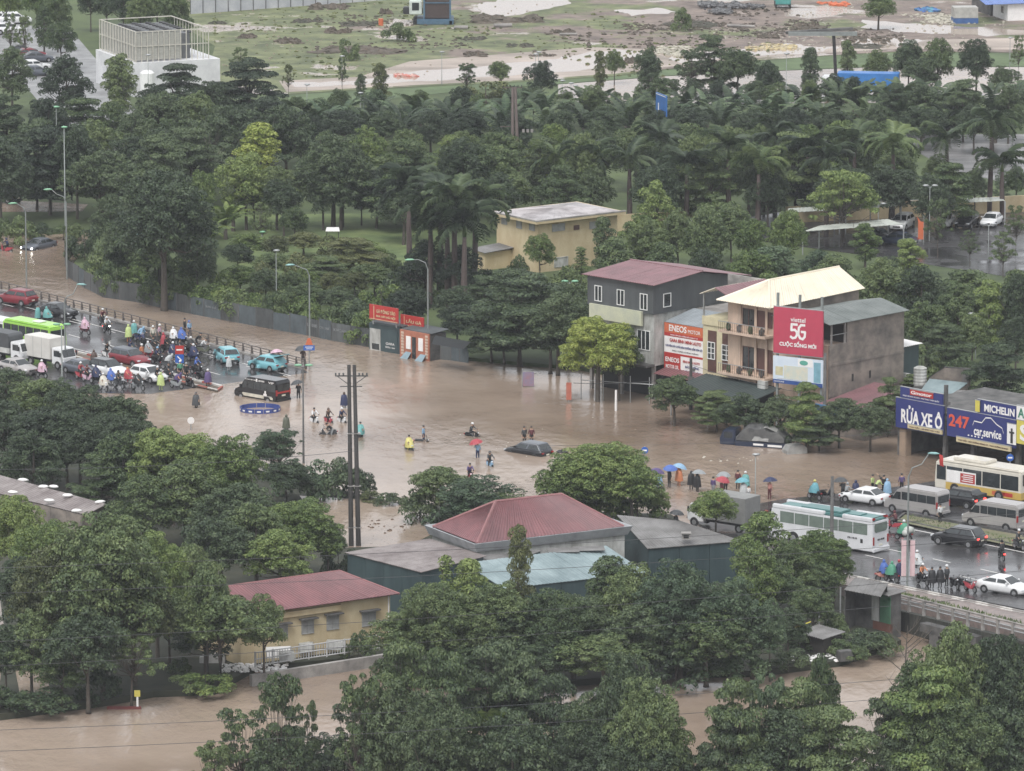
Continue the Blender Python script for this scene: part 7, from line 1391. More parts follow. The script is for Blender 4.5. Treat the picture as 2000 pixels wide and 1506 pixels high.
# --- right road
rider('rider with big white sacks behind the thin lamp post', 'loaded motorbike behind the thin lamp post', atR(1765, 1056), -50, 'darkgrey', shirt='green', pon='green', head='helmet')
o = single('sacks', MB().blob((-.5, 0, 1.0), (.45, .55, .35), 10, 6, .1).blob((-.5, .5, .8), (.3, .25, .3), 8, 5, .1).blob((-.5, -.5, .8), (.3, .25, .3), 8, 5, .1), mat('sack_white', (.5, .52, .48), .6), 'white sacks loaded across a motorbike behind the thin lamp post', 'sacks', smooth=True); o.location = atR(1765, 1056); o.rotation_euler = (0, 0, R(140))
rider('dark-clothed rider in red cape beside the rear of the coach', 'red motorbike with lit tail light beside the coach', atR(1746, 1036), -50, 'red', shirt='maroon', head='hood', lit=True)
rider('rider in black driving away with a lit red tail light', 'motorbike with a lit red tail light on the open right road', atR(1956, 1094), -12, 'black', shirt='black', head='hood', lit=True)
rider('rider at the right edge beside the planted median', 'dark scooter at the right edge by the median', atR(1990, 1074), 150, 'darkgrey', shirt='darkgrey', head='helmet')
rider('rider in royal blue at the kerb left of the pink banner', 'orange-red motorbike at the kerb left of the pink banner', atR(1727, 1134), 60, 'coral', shirt='blue', pon='blue', head='hood'); rider('rider in a green poncho at the kerb left of the pink banner', 'dark motorbike under the green poncho at the kerb', atR(1741, 1137), -40, 'darkgrey', shirt='green', pon='green', head='hood'); person('person in navy with a red cap beside the pink banner', atR(1756, 1136), 'stand', -60, 'navy', 'navy', 'helmet', 'red', 'navy')
rider('white-caped rider on a white scooter right of the pink banner', 'white scooter right of the pink banner', atR(1791, 1116), 150, 'white', shirt='grey', pon='clear', head='helmet'); rider('rider in an orange vest at the pavement edge', 'black motorbike of the orange-vested rider', atR(1802, 1142), 150, 'black', shirt='orange', head='helmet')
person('left of two people in long black coats at the pavement', atR(1820, 1150), 'stand', -20, 'black', 'black', 'hair', None, 'black'); person('right of two people in long black coats at the pavement', atR(1836, 1149), 'stand', -30, 'black', 'black', 'hair', None, 'black'); person('person with a white helmet right of the two black coats', atR(1849, 1146), 'stand', -40, 'darkgrey', 'black', 'helmet')
bike(BLACK, 'black motorbike parked at the pavement, left of the red one', atR(1864, 1150), 160); bike(BLACK, 'black motorbike parked at the pavement next to the red one', atR(1880, 1150), 150); bike(paint('bike_red', CC['red']), 'red motorbike parked at the pavement near the white saloon', atR(1895, 1156), 150)
person('person in a white shirt standing behind the left silver minibus', atR(1836, 1024), 'stand', -40, 'white', 'black')
rider('hooded rider beside the far flooded car at left', 'red-boxed motorbike in the flood at far left', at(12, 490, 0), -60, 'red', shirt='navy', head='hood', sink=.3)
person('person standing by the tall lamp post on the far lane at left', at(140, 392, .4), 'stand', 60, 'white', 'black')
# ------------------------------------------------------------------ street furniture, poles, wires, litter
def lamp(px, py, topy, lab, hx=None, hy=None, col=None, hm=None, z=0, zf=None, double=False, r=.075, group=None):
    p = atf(px, py, zf) if zf else at(px, py, z); dep = p.y*CT+(CAMH-p.z)*ST; s = FPX/dep; h = (py-topy)/(s*CT)
    t = thing('street_lamp', lab, 'street lamp', tuple(p), 0, group); m = col or GREYPOLE; hm = hm or LAMPG
    if hx is not None:
        dx = (hx-px)/s; hz_ = (py-hy)/(s*CT); sg = 1 if dx > 0 else -1
        part('pole', MB().tube([(0, 0, -.6), (0, 0, 0), (0, 0, h*.9), (dx*.15, 0, h*.97), (dx*.55, 0, h), (dx*.85, 0, hz_)], [r*1.3, r*1.2, r, r*.8, r*.6, r*.5], 7), t, m, smooth=True)
        part('lamp_head', MB().loft([[(dx*.8+sg*L_, w*math.cos(a), hz_+zc+hh*math.sin(a)) for a in [i*math.pi/4 for i in range(8)]] for L_, w, hh, zc in ((0, .06, .05, 0), (.25, .17, .10, .02), (.65, .19, .11, 0), (.95, .05, .04, -.03))]), t, hm, smooth=True)
    else:
        part('pole', MB().tube([(0, 0, -.6), (0, 0, 0), (0, 0, h)], [r*1.3, r*1.2, r*.7], 7), t, m, smooth=True)
        for sx in ((-1, 1) if double else (0,)):
            if double: part('arm', MB().tube([(0, 0, h-.15), (sx*.45, 0, h+.15)], .03, 5), t, m)
            part('lamp_head', MB().loft([[(sx*.5+L_-.3, w*math.cos(a), h+.12+hh*math.sin(a)) for a in [i*math.pi/4 for i in range(8)]] for L_, w, hh in ((0, .05, .05), (.2, .2, .12), (.5, .2, .12), (.7, .05, .05))]), t, hm, smooth=True)
    return t
lamp(318, 606, 457, 'tall grey street lamp in the flood before the fence, beside the biggest tree', 278, 458, hm=LAMPT); lamp(605, 690, 522, 'grey street lamp in the flood left of the booths', 570, 518, hm=LAMPT); lamp(836, 698, 508, 'grey street lamp at the corner of the orange booth', 803, 508)
lamp(52, 562, 402, 'dark slim street lamp behind the guard rail at far left', 32, 398); lamp(131, 545, 380, 'tall lamp with a green head over the far lane, base at the fence end', 98, 371); lamp(128, 470, 252, 'very tall thin lamp post with a green tip at upper left'); lamp(112, 380, 212, 'thin grey lamp post left of the very tall one', r=.05)
lamp(122, 790, 636, 'lamp post with twin green heads rising from the treetops by the box truck', double=True, z=.5); lamp(128, 722, 575, 'curved street lamp bending right over the left road', 158, 556, zf=zL, hm=LAMPT)
lamp(593, 905, 716, 'dark pole with twin green heads and a thick foot in the flood', double=True, z=0, r=.09, col=CONCD); lamp(1112, 700, 552, 'green twin-headed lamp post in front of the layered tree', double=True); lamp(1378, 745, 615, 'green twin-headed lamp post in front of the yellow house', double=True)
lamp(1475, 1000, 890, 'thin lamp post without arm behind the grey truck', r=.05, hm=STEEL)
t = lamp(1772, 1148, 906, 'tall curved street lamp with a teal head on the right pavement', 1818, 885, zf=zR, hm=LAMPT)
fl = single('flag', MB().loft([[(x, .05*math.sin(z*4), z), (x+.32, .05*math.sin(z*4+1), z-.12)] for x, z in ((0, 0), (.06, -.3), (.04, -.6), (.1, -.95))], closed=False), REDS, 'limp red flag hanging from the teal lamp head', 'flag'); q_ = t.location; fl.location = (q_.x+2.45, q_.y, q_.z+11.2)
lamp(1767, 1030, 975, 'short lamp-like post', r=.04) if False else None
z_ = 'thin lamp post above the dark tree belt'
bgl = [(600, 270, 168), (704, 262, 184), (711, 265, 200), (660, 268, 254), (236, 330, 312), (1098, 240, 160), (1115, 238, 165), (1123, 240, 170), (1535, 238, 108), (1578, 220, 160), (1609, 230, 186), (1046, 150, 108), (1052, 160, 104), (863, 165, 104), (94, 200, 160), (290, 200, 110), (352, 260, 238), (668, 170, 112), (1972, 140, 76)]
for i, (x, y, ty) in enumerate(sorted(bgl)): lamp(x, y, ty, z_+', '+ordinal(i)+' from the left', z=.4, r=.045, hm=STEEL, group='thin lamp posts above the grove')
for i, (x, y, ty) in enumerate(((512, 490, 455), (540, 610, 492), (1815, 470, 365), (1715, 460, 400), (1930, 510, 440), (1905, 700, 615), (1272, 520, 455))):
    lamp(x, y, ty, ('short green-headed lamp on the park lawn', 'slim lamp post inside the bushes by the fence', 'slim lamp post in the car park beside the orange banner', 'twin lamp behind the large carport', 'twin lamp standing on the wet car park', 'dark lamp post in the trees right of the concrete house', 'slim lamp post among the trees behind the shops')[i], z=.4, r=.05, double=i in (2, 3, 4, 5), hm=LAMPG if i == 0 else STEEL)
POLE = mat('old_concrete_pole', (.03, .027, .025), .85, scale=2, col2=(.04, .038, .035), stretch=(1, 1, .2))
p = at(686, 1066, .5); t = thing('double_power_pole', 'pair of tall dark concrete power poles with insulator arms in the centre', 'power pole', tuple(p)); s_ = FPX/(p.y*CT+(CAMH-p.z)*ST); h = (1066-713)/(s_*CT)
for dx, lx in ((0, -.12), (.62, -.28)): part('pole', MB().tube([(dx, 0, -.5), (dx, 0, 0), (dx+lx, 0, h)], [.23, .22, .15], 8), t, POLE, smooth=True)
part('crossarm', MB().box(-1.3, -.06, h-1.0, 1.5, .06, h-.9).box(-.9, -.06, h-1.9, 1.0, .06, h-1.82), t, CONCD)
for i, f in enumerate((-1.25, -.95, -.6, .75, 1.05, 1.4)): part('insulator', MB().loft([[(f+r_*math.cos(k*math.pi/3), r_*math.sin(k*math.pi/3), h-.9+z) for k in range(6)] for r_, z in ((.04, 0), (.09, .05), (.04, .1), (.09, .15), (.04, .22))]), t, DARKP)
for s1_ in (-1, 1): part('brace', MB().tube([(.1+s1_*.1, 0, h-1.8), (.1+s1_*1.2, 0, h-1.0)], .035, 5), t, CONCD)
for z in (h*.33, h*.62, h*.1): part('band', MB().box(-.3, -.2, z, .85, .2, z+.07), t, CONC)
p = at(1003, 380, .4); t = thing('double_power_pole', 'pair of rusty brown power poles with side arms rising from the middle grove', 'power pole', tuple(p)); s_ = FPX/(p.y*CT+(CAMH-p.z)*ST); h = (380-172)/(s_*CT)
RP = mat('rusty_pole', (.11, .085, .075), .8)
for dx, lx in ((-.1, 0), (.65, -.45)): part('pole', MB().tube([(dx, 0, -.5), (dx, 0, 0), (dx+lx, 0, h)], [.26, .24, .15], 8), t, RP, smooth=True)
part('crossarm', MB().box(-1.2, -.06, h-.1, 1.0, .06, h).box(-1.6, -.05, h*.63, .3, .05, h*.63+.08), t, RP)
for i in range(6): part('insulator', MB().box(-1.2+i*.42, -.05, h, -1.12+i*.42, .05, h+.25), t, DARKP)
for i in range(3): part('switch', MB().box(1.0+i*.5, -.1, h*.58, 1.3+i*.5, .1, h*.58+.35), t, CONC)
for i, (x, y, ty, lab) in enumerate(((1624, 1092, 930, 'single round concrete pole in front of the coach'), (1349, 800, 700, 'short dark power pole before the oil sign building'), (1610, 850, 690, 'slim dark pole at the right edge of the billboards'), (1846, 905, 752, 'square grey concrete pole between the two garage boards'))):
    p = at(x, y, 0 if i else .5); s_ = FPX/(p.y*CT+(CAMH-p.z)*ST); h = (y-ty)/(s_*CT)
    t = thing('power_pole', lab, 'power pole', tuple(p)); part('pole', MB().tube([(0, 0, -.6), (0, 0, 0), (0, 0, h)], [.19, .18, .13] if i != 3 else [.28, .26, .2], 8 if i != 3 else 4), t, CONCD if i != 1 else POLE, smooth=i != 3)
    if i in (1, 3): part('meter_box', MB().box(-.3, -.25, h*.55, .3, -.19, h*.55+.5).box(.1, -.3, h*.75, .4, -.2, h*.75+.3), t, CONCD)
# wires across the view
def wire(pts, lab, r=.018, sag=.5, z=(9, 9)):
    a = at(pts[0][0], pts[0][1], z[0]); b_ = at(pts[1][0], pts[1][1], z[1]); P_ = []
    for i in range(17): f = i/16; v = a.lerp(b_, f); v.z -= sag*4*f*(1-f); P_.append(v)
    single('power_cable', MB().tube(P_, r, 4), mat('cable_grey', (.05, .052, .055), .5), lab, 'cable')
W_ = [((-200, 1433), (2200, 1290), 10), ((-200, 1475), (2200, 1325), 9.6), ((-200, 1262), (2100, 1105), 13), ((-200, 1310), (2100, 1150), 12.4), ((-200, 1165), (2100, 1040), 14), ((-200, 1115), (2100, 995), 14.6), ((-200, 915), (700, 880), 15)]
for i, (a_, b_, z) in enumerate(W_): wire((a_, b_), 'thin power cable crossing the whole view, '+ordinal(len(W_)-1-i)+' from the top', z=(z, z), sag=.6)
wire(((700, 738), (1349, 705)), 'thin cable from the double pole towards the shops', z=(14, 9)) if False else None
wire(((1349, 712), (1610, 772)), 'cable between the shop front poles', .02, .4, (6.5, 5)); wire(((1120, 748), (1349, 735)), 'cable in front of the yellow-green tree', .03, .3, (2.2, 3.2)); wire(((1040, 870), (1846, 835)), 'thin cable over the flood towards the garage pole', .014, .5, (6, 7))
# signs
def sign(nm, lab, px, py, ty, build, z=0, zf=None, hh=None):
    p = atf(px, py, zf) if zf else at(px, py, z); s_ = FPX/(p.y*CT+(CAMH-p.z)*ST); h = (py-ty)/(s_*CT); t = thing(nm, lab, 'traffic sign', tuple(p)); part('pole', MB().tube([(0, 0, -.5), (0, 0, h)], .05, 6), t, STEEL); build(t, h, s_); return t
def noentry(t, h, s_):
    b = part('no_entry_plate', MB().box(-.42, -.09, h-1.0, .42, -.05, h-.15), t, REDS); part('white_bar', MB().box(-.3, -.1, h-.64, .3, -.091, h-.5), b, SWH)
    b = part('blue_plate', MB().box(-.42, -.09, h-1.9, .42, -.05, h-1.05), t, mat('sign_blue', (.03, .12, .45), .4)); part('white_arrow', MB().add([(-.25, -.1, h-1.25), (-.18, -.1, h-1.18), (.25, -.1, h-1.6), (.18, -.1, h-1.68)], [(0, 3, 2, 1)]), b, SWH)
sign('traffic_sign', 'red no-entry sign above a blue arrow sign in the left crowd', 351, 724, 672, noentry, zf=zL)
def warn(t, h, s_):
    part('orange_triangle', MB().add([(-.38, -.08, h-.7), (.38, -.08, h-.7), (.12, -.08, h), (-.12, -.08, h), (-.38, -.04, h-.7), (.38, -.04, h-.7), (.12, -.04, h), (-.12, -.04, h)], [(0, 1, 2, 3), (7, 6, 5, 4), (0, 4, 5, 1), (1, 5, 6, 2), (2, 6, 7, 3), (3, 7, 4, 0)]), t, SORG)
    b = part('blue_plate', MB().box(-.55, -.09, h-1.25, .55, -.05, h-.75), t, mat('sign_blue', (.03, .12, .45))); part('white_line', MB().box(-.4, -.095, h-.95, .4, -.091, h-.88).box(-.3, -.095, h-1.12, .3, -.091, h-1.06), b, SWH)
sign('traffic_sign', 'orange warning sign over a small blue plate at the end of the guard rail', 604, 722, 660, warn)
def rnd(t, h, s_, px=0): part('round_plate', MB().loft([[(.33*math.cos(k*math.pi/8), y, h-.35+.33*math.sin(k*math.pi/8)) for k in range(16)] for y in (-.05, -.09)]), t, mat('sign_blue', (.03, .12, .45)) if px > 1000 else SWH); 
def rnd2(t, h, s_): rnd(t, h, s_, 2000); part('white_arrow', MB().box(-.2, -.1, h-.42, .2, -.091, h-.28), t, SWH)
sign('traffic_sign', 'round blue arrow sign in front of the dark garage', 1972, 945, 886, rnd2, zf=zR); sign('traffic_sign', 'faded round sign sticking out of the flood at left', 373, 840, 814, rnd)
sign('traffic_sign', 'small dark blue sign at the right of the bright green dome tree', 1259, 905, 872, rnd2)
# half sunk round barrier
p = at(508, 802, 0); t = thing('round_barrier', 'half-sunk ring of blue and white barrier panels below the black minibus', 'barrier', tuple(p)); BB = mat('barrier_blue', (.04, .07, .26), .5)
for i in range(14):
    a0 = i*2*math.pi/14; a1 = a0+2*math.pi/14*.94; rx, ry = 1.95, 1.7; front = math.sin((a0+a1)/2) < 0
    v = [(rx*math.cos(a0), ry*math.sin(a0)), (rx*math.cos(a1), ry*math.sin(a1))]
    pn = part('barrier_panel', MB().add([(x*k, y*k, z) for k in (1, .97) for z in (-.5, .42) for x, y in v], [(0, 1, 3, 2), (5, 4, 6, 7), (0, 2, 6, 4), (1, 5, 7, 3), (2, 3, 7, 6)]), t, BB)
    m = [(v[0][0]*.75+v[1][0]*.25, v[0][1]*.75+v[1][1]*.25), (v[0][0]*.3+v[1][0]*.7, v[0][1]*.3+v[1][1]*.7)]
    part('white_mark', MB().add([(x*1.005, y*1.005, z) for z in (.12, .26) for x, y in m], [(0, 1, 3, 2)]), pn, SWH)
# pink banner and other banners
t = thing('banner', 'pair of tall pale pink banners hung on the lamp at the right pavement', 'banner', tuple(atR(1773, 1146)))
for s1_ in (-1, 1): part('banner_cloth', MB().box(s1_*.36-.20, -.05, .9, s1_*.36+.20, -.02, 3.9), t, mat('pale_pink_cloth', (.66, .50, .50), .6, scale=3, col2=(.60, .40, .42)))
part('frame', MB().box(-.58, -.015, .8, .58, .01, .9).box(-.58, -.015, 3.91, .58, .01, 3.98), t, STEEL)
t = thing('banner', 'orange-red banner on a pole in the car park', 'banner', tuple(at(1798, 478, .4))); part('banner_cloth', MB().box(-.3, -.03, .6, .3, 0, 2.6).add([(-.3, -.02, 2.6), (0, -.02, 2.6), (-.45, -.02, 3.2)], [(0, 1, 2)]), t, SORG); part('pole', MB().tube([(.33, 0, 0), (.33, 0, 3.2)], .03), t, STEEL)
t = thing('banner', 'narrow coral banner in the flood left of the yellow-green tree', 'banner', tuple(at(1111, 785, 0))); part('banner_cloth', MB().box(-.25, -.03, .2, .25, 0, 1.9), t, mat('coral_cloth', (.48, .15, .10), .6)); part('pole', MB().tube([(0, .02, -.5), (0, .02, 2.2)], .03), t, STEEL)
t = thing('notice_board', 'faded bluish notice panel in the flood before the layered tree', 'sign board', tuple(at(1032, 756, 0))); part('panel', MB().box(-.55, -.04, .1, .55, 0, 1.5), t, mat('faded_blue_red', (.20, .20, .30), .7, scale=1.5, col2=(.3, .16, .18))); part('post', MB().tube([(-.6, 0, -.5), (-.6, 0, 1.9)], .04), t, STEEL)
t = thing('post_frame', 'row of white steel posts with cross rails in the flood before the clad house', 'frame', tuple(at(1135, 780, 0)))
dv = at(1290, 790, 0)-at(1135, 780, 0)
for f in (0, .18, .28, .62, .86): q_ = dv*f; part('post', MB().tube([(q_.x, q_.y, -.5), (q_.x, q_.y, 2.6)], .045), t, STEEL)
part('rail', MB().tube([(0, 0, 1.9), (dv.x, dv.y, 1.9)], .04), t, STEEL)
o = single('white_post', MB().tube([(0, 0, -.5), (0, 0, 2.0)], [.13, .11], 8), SWH, 'thick white post standing in the flood under the yellow-green tree', 'post'); o.location = at(1203, 802, 0)
# big blue direction sign
t = thing('direction_sign', 'tall narrow blue road direction sign seen at an angle above the dark tree belt', 'road sign', tuple(at(1292, 296, .4)), R(-72)); part('board', MB().box(-1.9, -.1, 3.0, 1.9, .05, 7.1), t, mat('road_sign_blue', (.04, .15, .42), .4)); part('white_border', MB().box(-1.75, -.13, 6.9, 1.75, -.101, 6.98).box(-1.75, -.13, 3.1, 1.75, -.101, 3.18).box(-1.0, -.13, 3.9, -.75, -.101, 5.9).box(-1.0, -.131, 4.8, .6, -.101, 5.05), t, SWH)
for x in (-1.2, 1.2): part('post', MB().tube([(x, .15, 0), (x, .15, 5.2)], .09), t, STEEL)
t = thing('hoarding', 'huge empty T-shaped hoarding seen edge-on above the canal', 'billboard', tuple(at(1633, 160, .4))); part('post', MB().tube([(0, 0, -.3), (0, 0, 6.4)], .22, 8), t, DARKP); part('panel_edge', MB().box(-6.4, -.5, 6.2, 2.7, .1, 6.7), t, GREYPOLE); part('panel_edge', MB().box(-6.3, -.1, 6.75, 2.6, .6, 7.1), t, CONCD)
t.children[1].rotation_euler = (0, R(-3.5), 0); t.children[2].rotation_euler = (0, R(-3.5), 0)
t = vehicle('long_truck', 'long blue-sided truck with a white cab on the road behind the palms', 'truck', at(1690, 192, .4), -83); part('trailer', MB().box(-4.4, -1.2, 1.0, 3.6, 1.2, 3.4), t, mat('truck_blue', (.05, .20, .52), .4), bevel=.05); part('cab', MB().box(3.8, -1.15, .5, 5.6, 1.15, 2.9), t, WHC, bevel=.15); part('windscreen', MB().box(5.6, -1, 1.6, 5.63, 1, 2.6), t, GLASS); wheels(t, (4.6, -2.4, -3.4), 1.15, .5)
# field clutter
def mound(x, y, w, h_, m, lab, cat='mound', grp=None):
    p = at(x, y, .35); s_ = FPX/(p.y*CT+(CAMH-p.z)*ST); W2 = w/s_/2; mb = MB(); q = random.Random(int(x*7+y))
    for i in range(22): w_ = W2*q.uniform(.12, .34); mb.blob((q.uniform(-.85, .85)*W2, q.uniform(-.7, .7)*W2, 0), (w_*1.3, w_, h_*q.uniform(.25, 1)), 9, 6, .3)
    o = single('mound', mb, m, lab, cat, grp); o.location = p; return o
SP = mat('brown_spoil', (.13, .105, .085), .95, scale=1.5, col2=(.06, .055, .04), bump=.1)
ms = [(642, 12, 110), (425, 42, 50), (702, 96, 120), (565, 80, 44), (600, 38, 44), (700, 45, 60), (755, 23, 40), (925, 73, 52), (1015, 86, 78), (990, 35, 90), (930, 105, 40), (1100, 60, 50), (1345, 45, 80), (1500, 70, 60), (1580, 50, 70), (1690, 88, 60), (1235, 118, 40), (660, 60, 50), (480, 70, 40)]
for i, (x, y, w) in enumerate(sorted(ms)): mound(x, y+4, w*(.7+.25*(i % 4)), .35+.2*(i % 3), SP if i % 3 else mat('dark_spoil', (.085, .075, .06), .95, scale=1.5, col2=(.04, .045, .03), bump=.1), 'low brown spoil mound on the field, '+ordinal(i)+' from the left', grp='spoil mounds on the field')
WL = mat('waste_white', (.50, .47, .38), .8, scale=3, col2=(.30, .28, .24)); YB = mat('waste_yellow', (.52, .42, .20), .8, scale=2, col2=(.4, .36, .3)); DB = mat('waste_dark', (.05, .05, .055), .7, scale=3, col2=(.2, .2, .2))
def litter(nm, lab, x0, x1, y0, y1, n, s0, s1, m, z=.42):
    q = random.Random(int(x0+y0)); mb = MB()
    CL = [(q.uniform(x0, x1), q.uniform(y0, y1), q.uniform(.25, 1)) for _ in range(max(3, int((x1-x0)/60)))]
    for i in range(n):
        c_ = q.choice(CL); wx = (x1-x0)*.5/len(CL)**.6; p = at(min(x1, max(x0, q.gauss(c_[0], wx*c_[2]))), min(y1, max(y0, q.gauss(c_[1], (y1-y0)*.10))), z); s_ = q.uniform(s0, s1)*q.choice((.5, .8, 1)); mb.blob(p, (s_, s_*q.uniform(.5, 1), s_*.5), 6, 3, .35)
    deco(part(nm, mb, None, m), lab, kind='stuff')
litter('white_rubbish', 'pale foam rubbish beside the far canal', 1275, 1370, 92, 118, 260, .15, .6, WL); litter('yellow_rubbish', 'yellowish rubbish bags beside the far canal', 1440, 1550, 86, 102, 220, .15, .6, YB); litter('scrap_heap', 'dark scrap and rubbish heap at the field edge', 1370, 1490, 5, 24, 300, .2, .7, DB, .8)
litter('timber_rubbish', 'pale timber and foil rubbish by the site container', 1740, 1860, 28, 52, 260, .15, .7, WL); litter('field_litter', 'scattered pale litter over the field', 1150, 1960, 2, 108, 500, .06, .25, WL); litter('field_stones', 'scattered stones and clods over the left field', 430, 1200, 8, 160, 500, .06, .22, mat('clods', (.32, .28, .22), .9))
litter('coloured_waste', 'blue and teal tarpaulin waste near the site building', 1795, 1850, 12, 26, 30, .4, 1.0, mat('waste_teal', (.10, .30, .32), .6, scale=1, col2=(.05, .10, .35))); litter('orange_waste', 'orange netting waste at the field edge', 1600, 1660, 2, 12, 20, .4, .9, SORG)
litter('red_wreck', 'red and white wreckage lying by the puddles on the field', 778, 832, 146, 156, 26, .3, .8, mat('wreck_red', (.50, .08, .05), .6, scale=1, col2=(.55, .5, .45)))
for i, (x, y, L_, a_, lab) in enumerate(((900, 57, 2.0, 3, 'short concrete pipe lying on the field'), (982, 53, 2.6, 12, 'longer concrete pipe lying on the field'), (1447, 54, 4.0, -16, 'long grey beam lying across the field'), (1110, 70, 2.5, 5, 'thin plank lying on the field'))):
    o = single('pipe' if i < 2 else 'beam', MB().tube([(-L_/2, 0, .25), (L_/2, 0, .25)], .28 if i < 2 else .18, 10), CONC, lab, 'pipe' if i < 2 else 'beam'); o.location = at(x, y, .38); o.rotation_euler = (0, 0, R(a_))
o = single('orange_barrel', MB().tube([(0, 0, 0), (0, 0, 1.0)], .35, 10), SORG, 'small orange barrel near the field bush', 'barrel'); o.location = at(744, 50, .38)
litter('rubble_left', 'brown clods and rubble in the middle of the field', 620, 1150, 30, 110, 420, .12, .45, SP, .40); litter('rubble_right', 'brown rubble and churned soil over the right field', 1180, 1760, 18, 92, 700, .12, .55, SP, .40); litter('field_weeds', 'low weedy tufts on the field', 420, 1500, 6, 150, 700, .12, .45, LEAF['olive'], .42)
q = random.Random(4)
for i, (x, y) in enumerate(((1655, 1262), (1580, 1262), (1672, 1215), (1560, 1235), (1700, 1205), (1650, 1290))):
    w = q.uniform(.3, .6); o = single('scrap_box', MB().box(-w, -w*.7, 0, w, w*.7, q.uniform(.4, .9)), [DARKP, CONCD, PG_, BROWN, TEALW, CONCD][i], 'box of junk around the shanty on the bank, '+ordinal(i)+' counted from the stall', 'junk box', 'junk around the shanty', bevel=.04); o.location = at(x, y, .5); o.rotation_euler = (0, 0, q.uniform(-.6, .6))
# floating foam and rubbish on the flood
litter('floating_rubbish', 'pale rubbish floating on the flood before the shops', 1290, 1480, 868, 905, 16, .04, .2, mat('float_white', (.6, .57, .5), .6), .0); litter('floating_foam', 'scattered foam flecks floating on the flood', 620, 1300, 800, 930, 24, .03, .10, mat('float_white', (.6, .57, .5)), .0); litter('floating_leaves', 'brown leaves floating on the backwater by the poles', 700, 790, 985, 1050, 26, .06, .25, mat('float_brown', (.14, .09, .06), .8), .52)
t = thing('red_lifting_bar', 'sunken red metal gate bar with a white post at lower left', 'barrier', tuple(at(245, 1385, 0))); part('bar', MB().box(-1.4, -.1, -.1, 1.2, .1, .22), t, mat('dark_red_metal', (.16, .04, .035), .6)); part('post', MB().box(.85, -.08, -.5, 1.0, .08, 1.3), t, SWH); part('sign_plate', MB().box(.7, -.12, 1.0, 1.15, -.081, 1.5), t, SYEL)
t = thing('park_shelter', 'tiny white-roofed shelter on the park lawn', 'shelter', tuple(at(650, 468, .37))); corr((-.8, -.5, 1.0), (.8, -.5, 1.0), (.7, .5, 1.3), (-.7, .5, 1.3), SWH, t, 3)
for x in (-.7, .6): part('post', MB().box(x, -.05, 0, x+.08, .05, 1.0), t, DARKP)
o = single('blue_tarpaulin', MB().blob((0, 0, 0), (1.0, .6, .5), 10, 5, .3), mat('tarp_bright_blue', (.10, .28, .55), .5), 'bright blue tarpaulin between trees at far left', 'tarpaulin'); o.location = at(26, 300, 1.2)
o = single('white_wrapped_pile', MB().loft([[(x, -.6, 0), (x, -.4, h_), (x, .5, h_), (x, .7, 0)] for x, h_ in ((-1, .4), (0, .7), (1, .5))]), LT, 'pale wrapped pile beside the flooded canal bank under dark trees', 'pile'); o.location = at(415, 1292, .5)
g_ = MB(); q = random.Random(11)
for i in range(1500):
    x = q.uniform(0, 1); p = at(*[(1775+x*330, 1012+x*72+q.uniform(0, 18)), (1650+x*350, 1128+x*82+q.uniform(2, 14))][i % 2], 0); p = Vector((p.x, p.y, 0)); 
    p = atR(*[(1775+x*330, 1014+x*78+q.uniform(-6, 8)), (1700+x*300, 1148+x*76+q.uniform(-4, 3))][i % 2]); zz = zR(p.x, p.y)+.15; a = q.uniform(0, 6.28); w = .05; h_ = q.uniform(.08, .28)
    g_.add([(p.x-w*math.cos(a), p.y-w*math.sin(a), zz), (p.x+w*math.cos(a), p.y+w*math.sin(a), zz), (p.x+q.uniform(-.1, .1), p.y, zz+h_)], [(0, 1, 2)])
deco(part('median_grass', g_, None, LEAF['bright']), 'weeds and grass on the right median and pavement edge', kind='stuff')
# near-bank trees
z = "on the flooded road's left bank"
row(z, -10, 250, 724, 762, 5, 125, 6, ['dense', 'dome'], ['dark', 'mid', 'dark'], z0=.5)
row(z, -20, 240, 775, 805, 4, 150, 7, ['dense', 'big'], ['dark', 'deep', 'mid'], z0=.5)
for a in ((335, 834, 210, 9, 'big', 'bright'), (240, 850, 150, 8, 'dense', 'mid'), (440, 862, 170, 9, 'big', 'bright'), (360, 900, 180, 8, 'dense', 'mid'), (200, 892, 120, 6, 'layer', 'mid'), (60, 845, 150, 7, 'dense', 'dark'), (280, 930, 170, 7, 'dense', 'mid'), (460, 940, 170, 7, 'dense', 'dark'), (130, 812, 130, 7, 'dense', 'dark'),
          (545, 838, 112, 5, 'airy', 'blue'), (530, 850, 90, 4, 'dome', 'blue'), (600, 890, 130, 4, 'bush', 'blue'), (660, 888, 110, 4, 'bush', 'dark'), (560, 905, 120, 4, 'dome', 'dark'), (700, 915, 70, 2.5, 'bush', 'dark'),
          (590, 972, 180, 7.5, 'big', 'bright'), (500, 985, 160, 7.5, 'dense', 'mid'), (545, 1040, 150, 6, 'dense', 'bright'), (640, 1020, 90, 5, 'dome', 'mid'), (660, 1050, 80, 3, 'bush', 'dark'), (430, 1010, 150, 7, 'dome', 'dark')): tree(*a, z, .5)
z = "on the bank amid the flood"
for a in ((862, 908, 140, 5.2, 'dense', 'mid'), (935, 932, 180, 4.8, 'dense', 'blue'), (820, 945, 90, 3.5, 'bush', 'dark'), (900, 965, 150, 3.2, 'bush', 'blue'), (980, 965, 110, 3.5, 'dense', 'mid'), (760, 962, 60, 1.2, 'bush', 'dark'), (725, 958, 50, 1.0, 'bush', 'olive')): tree(*a, z, .45)
z = "behind the red hip roof"
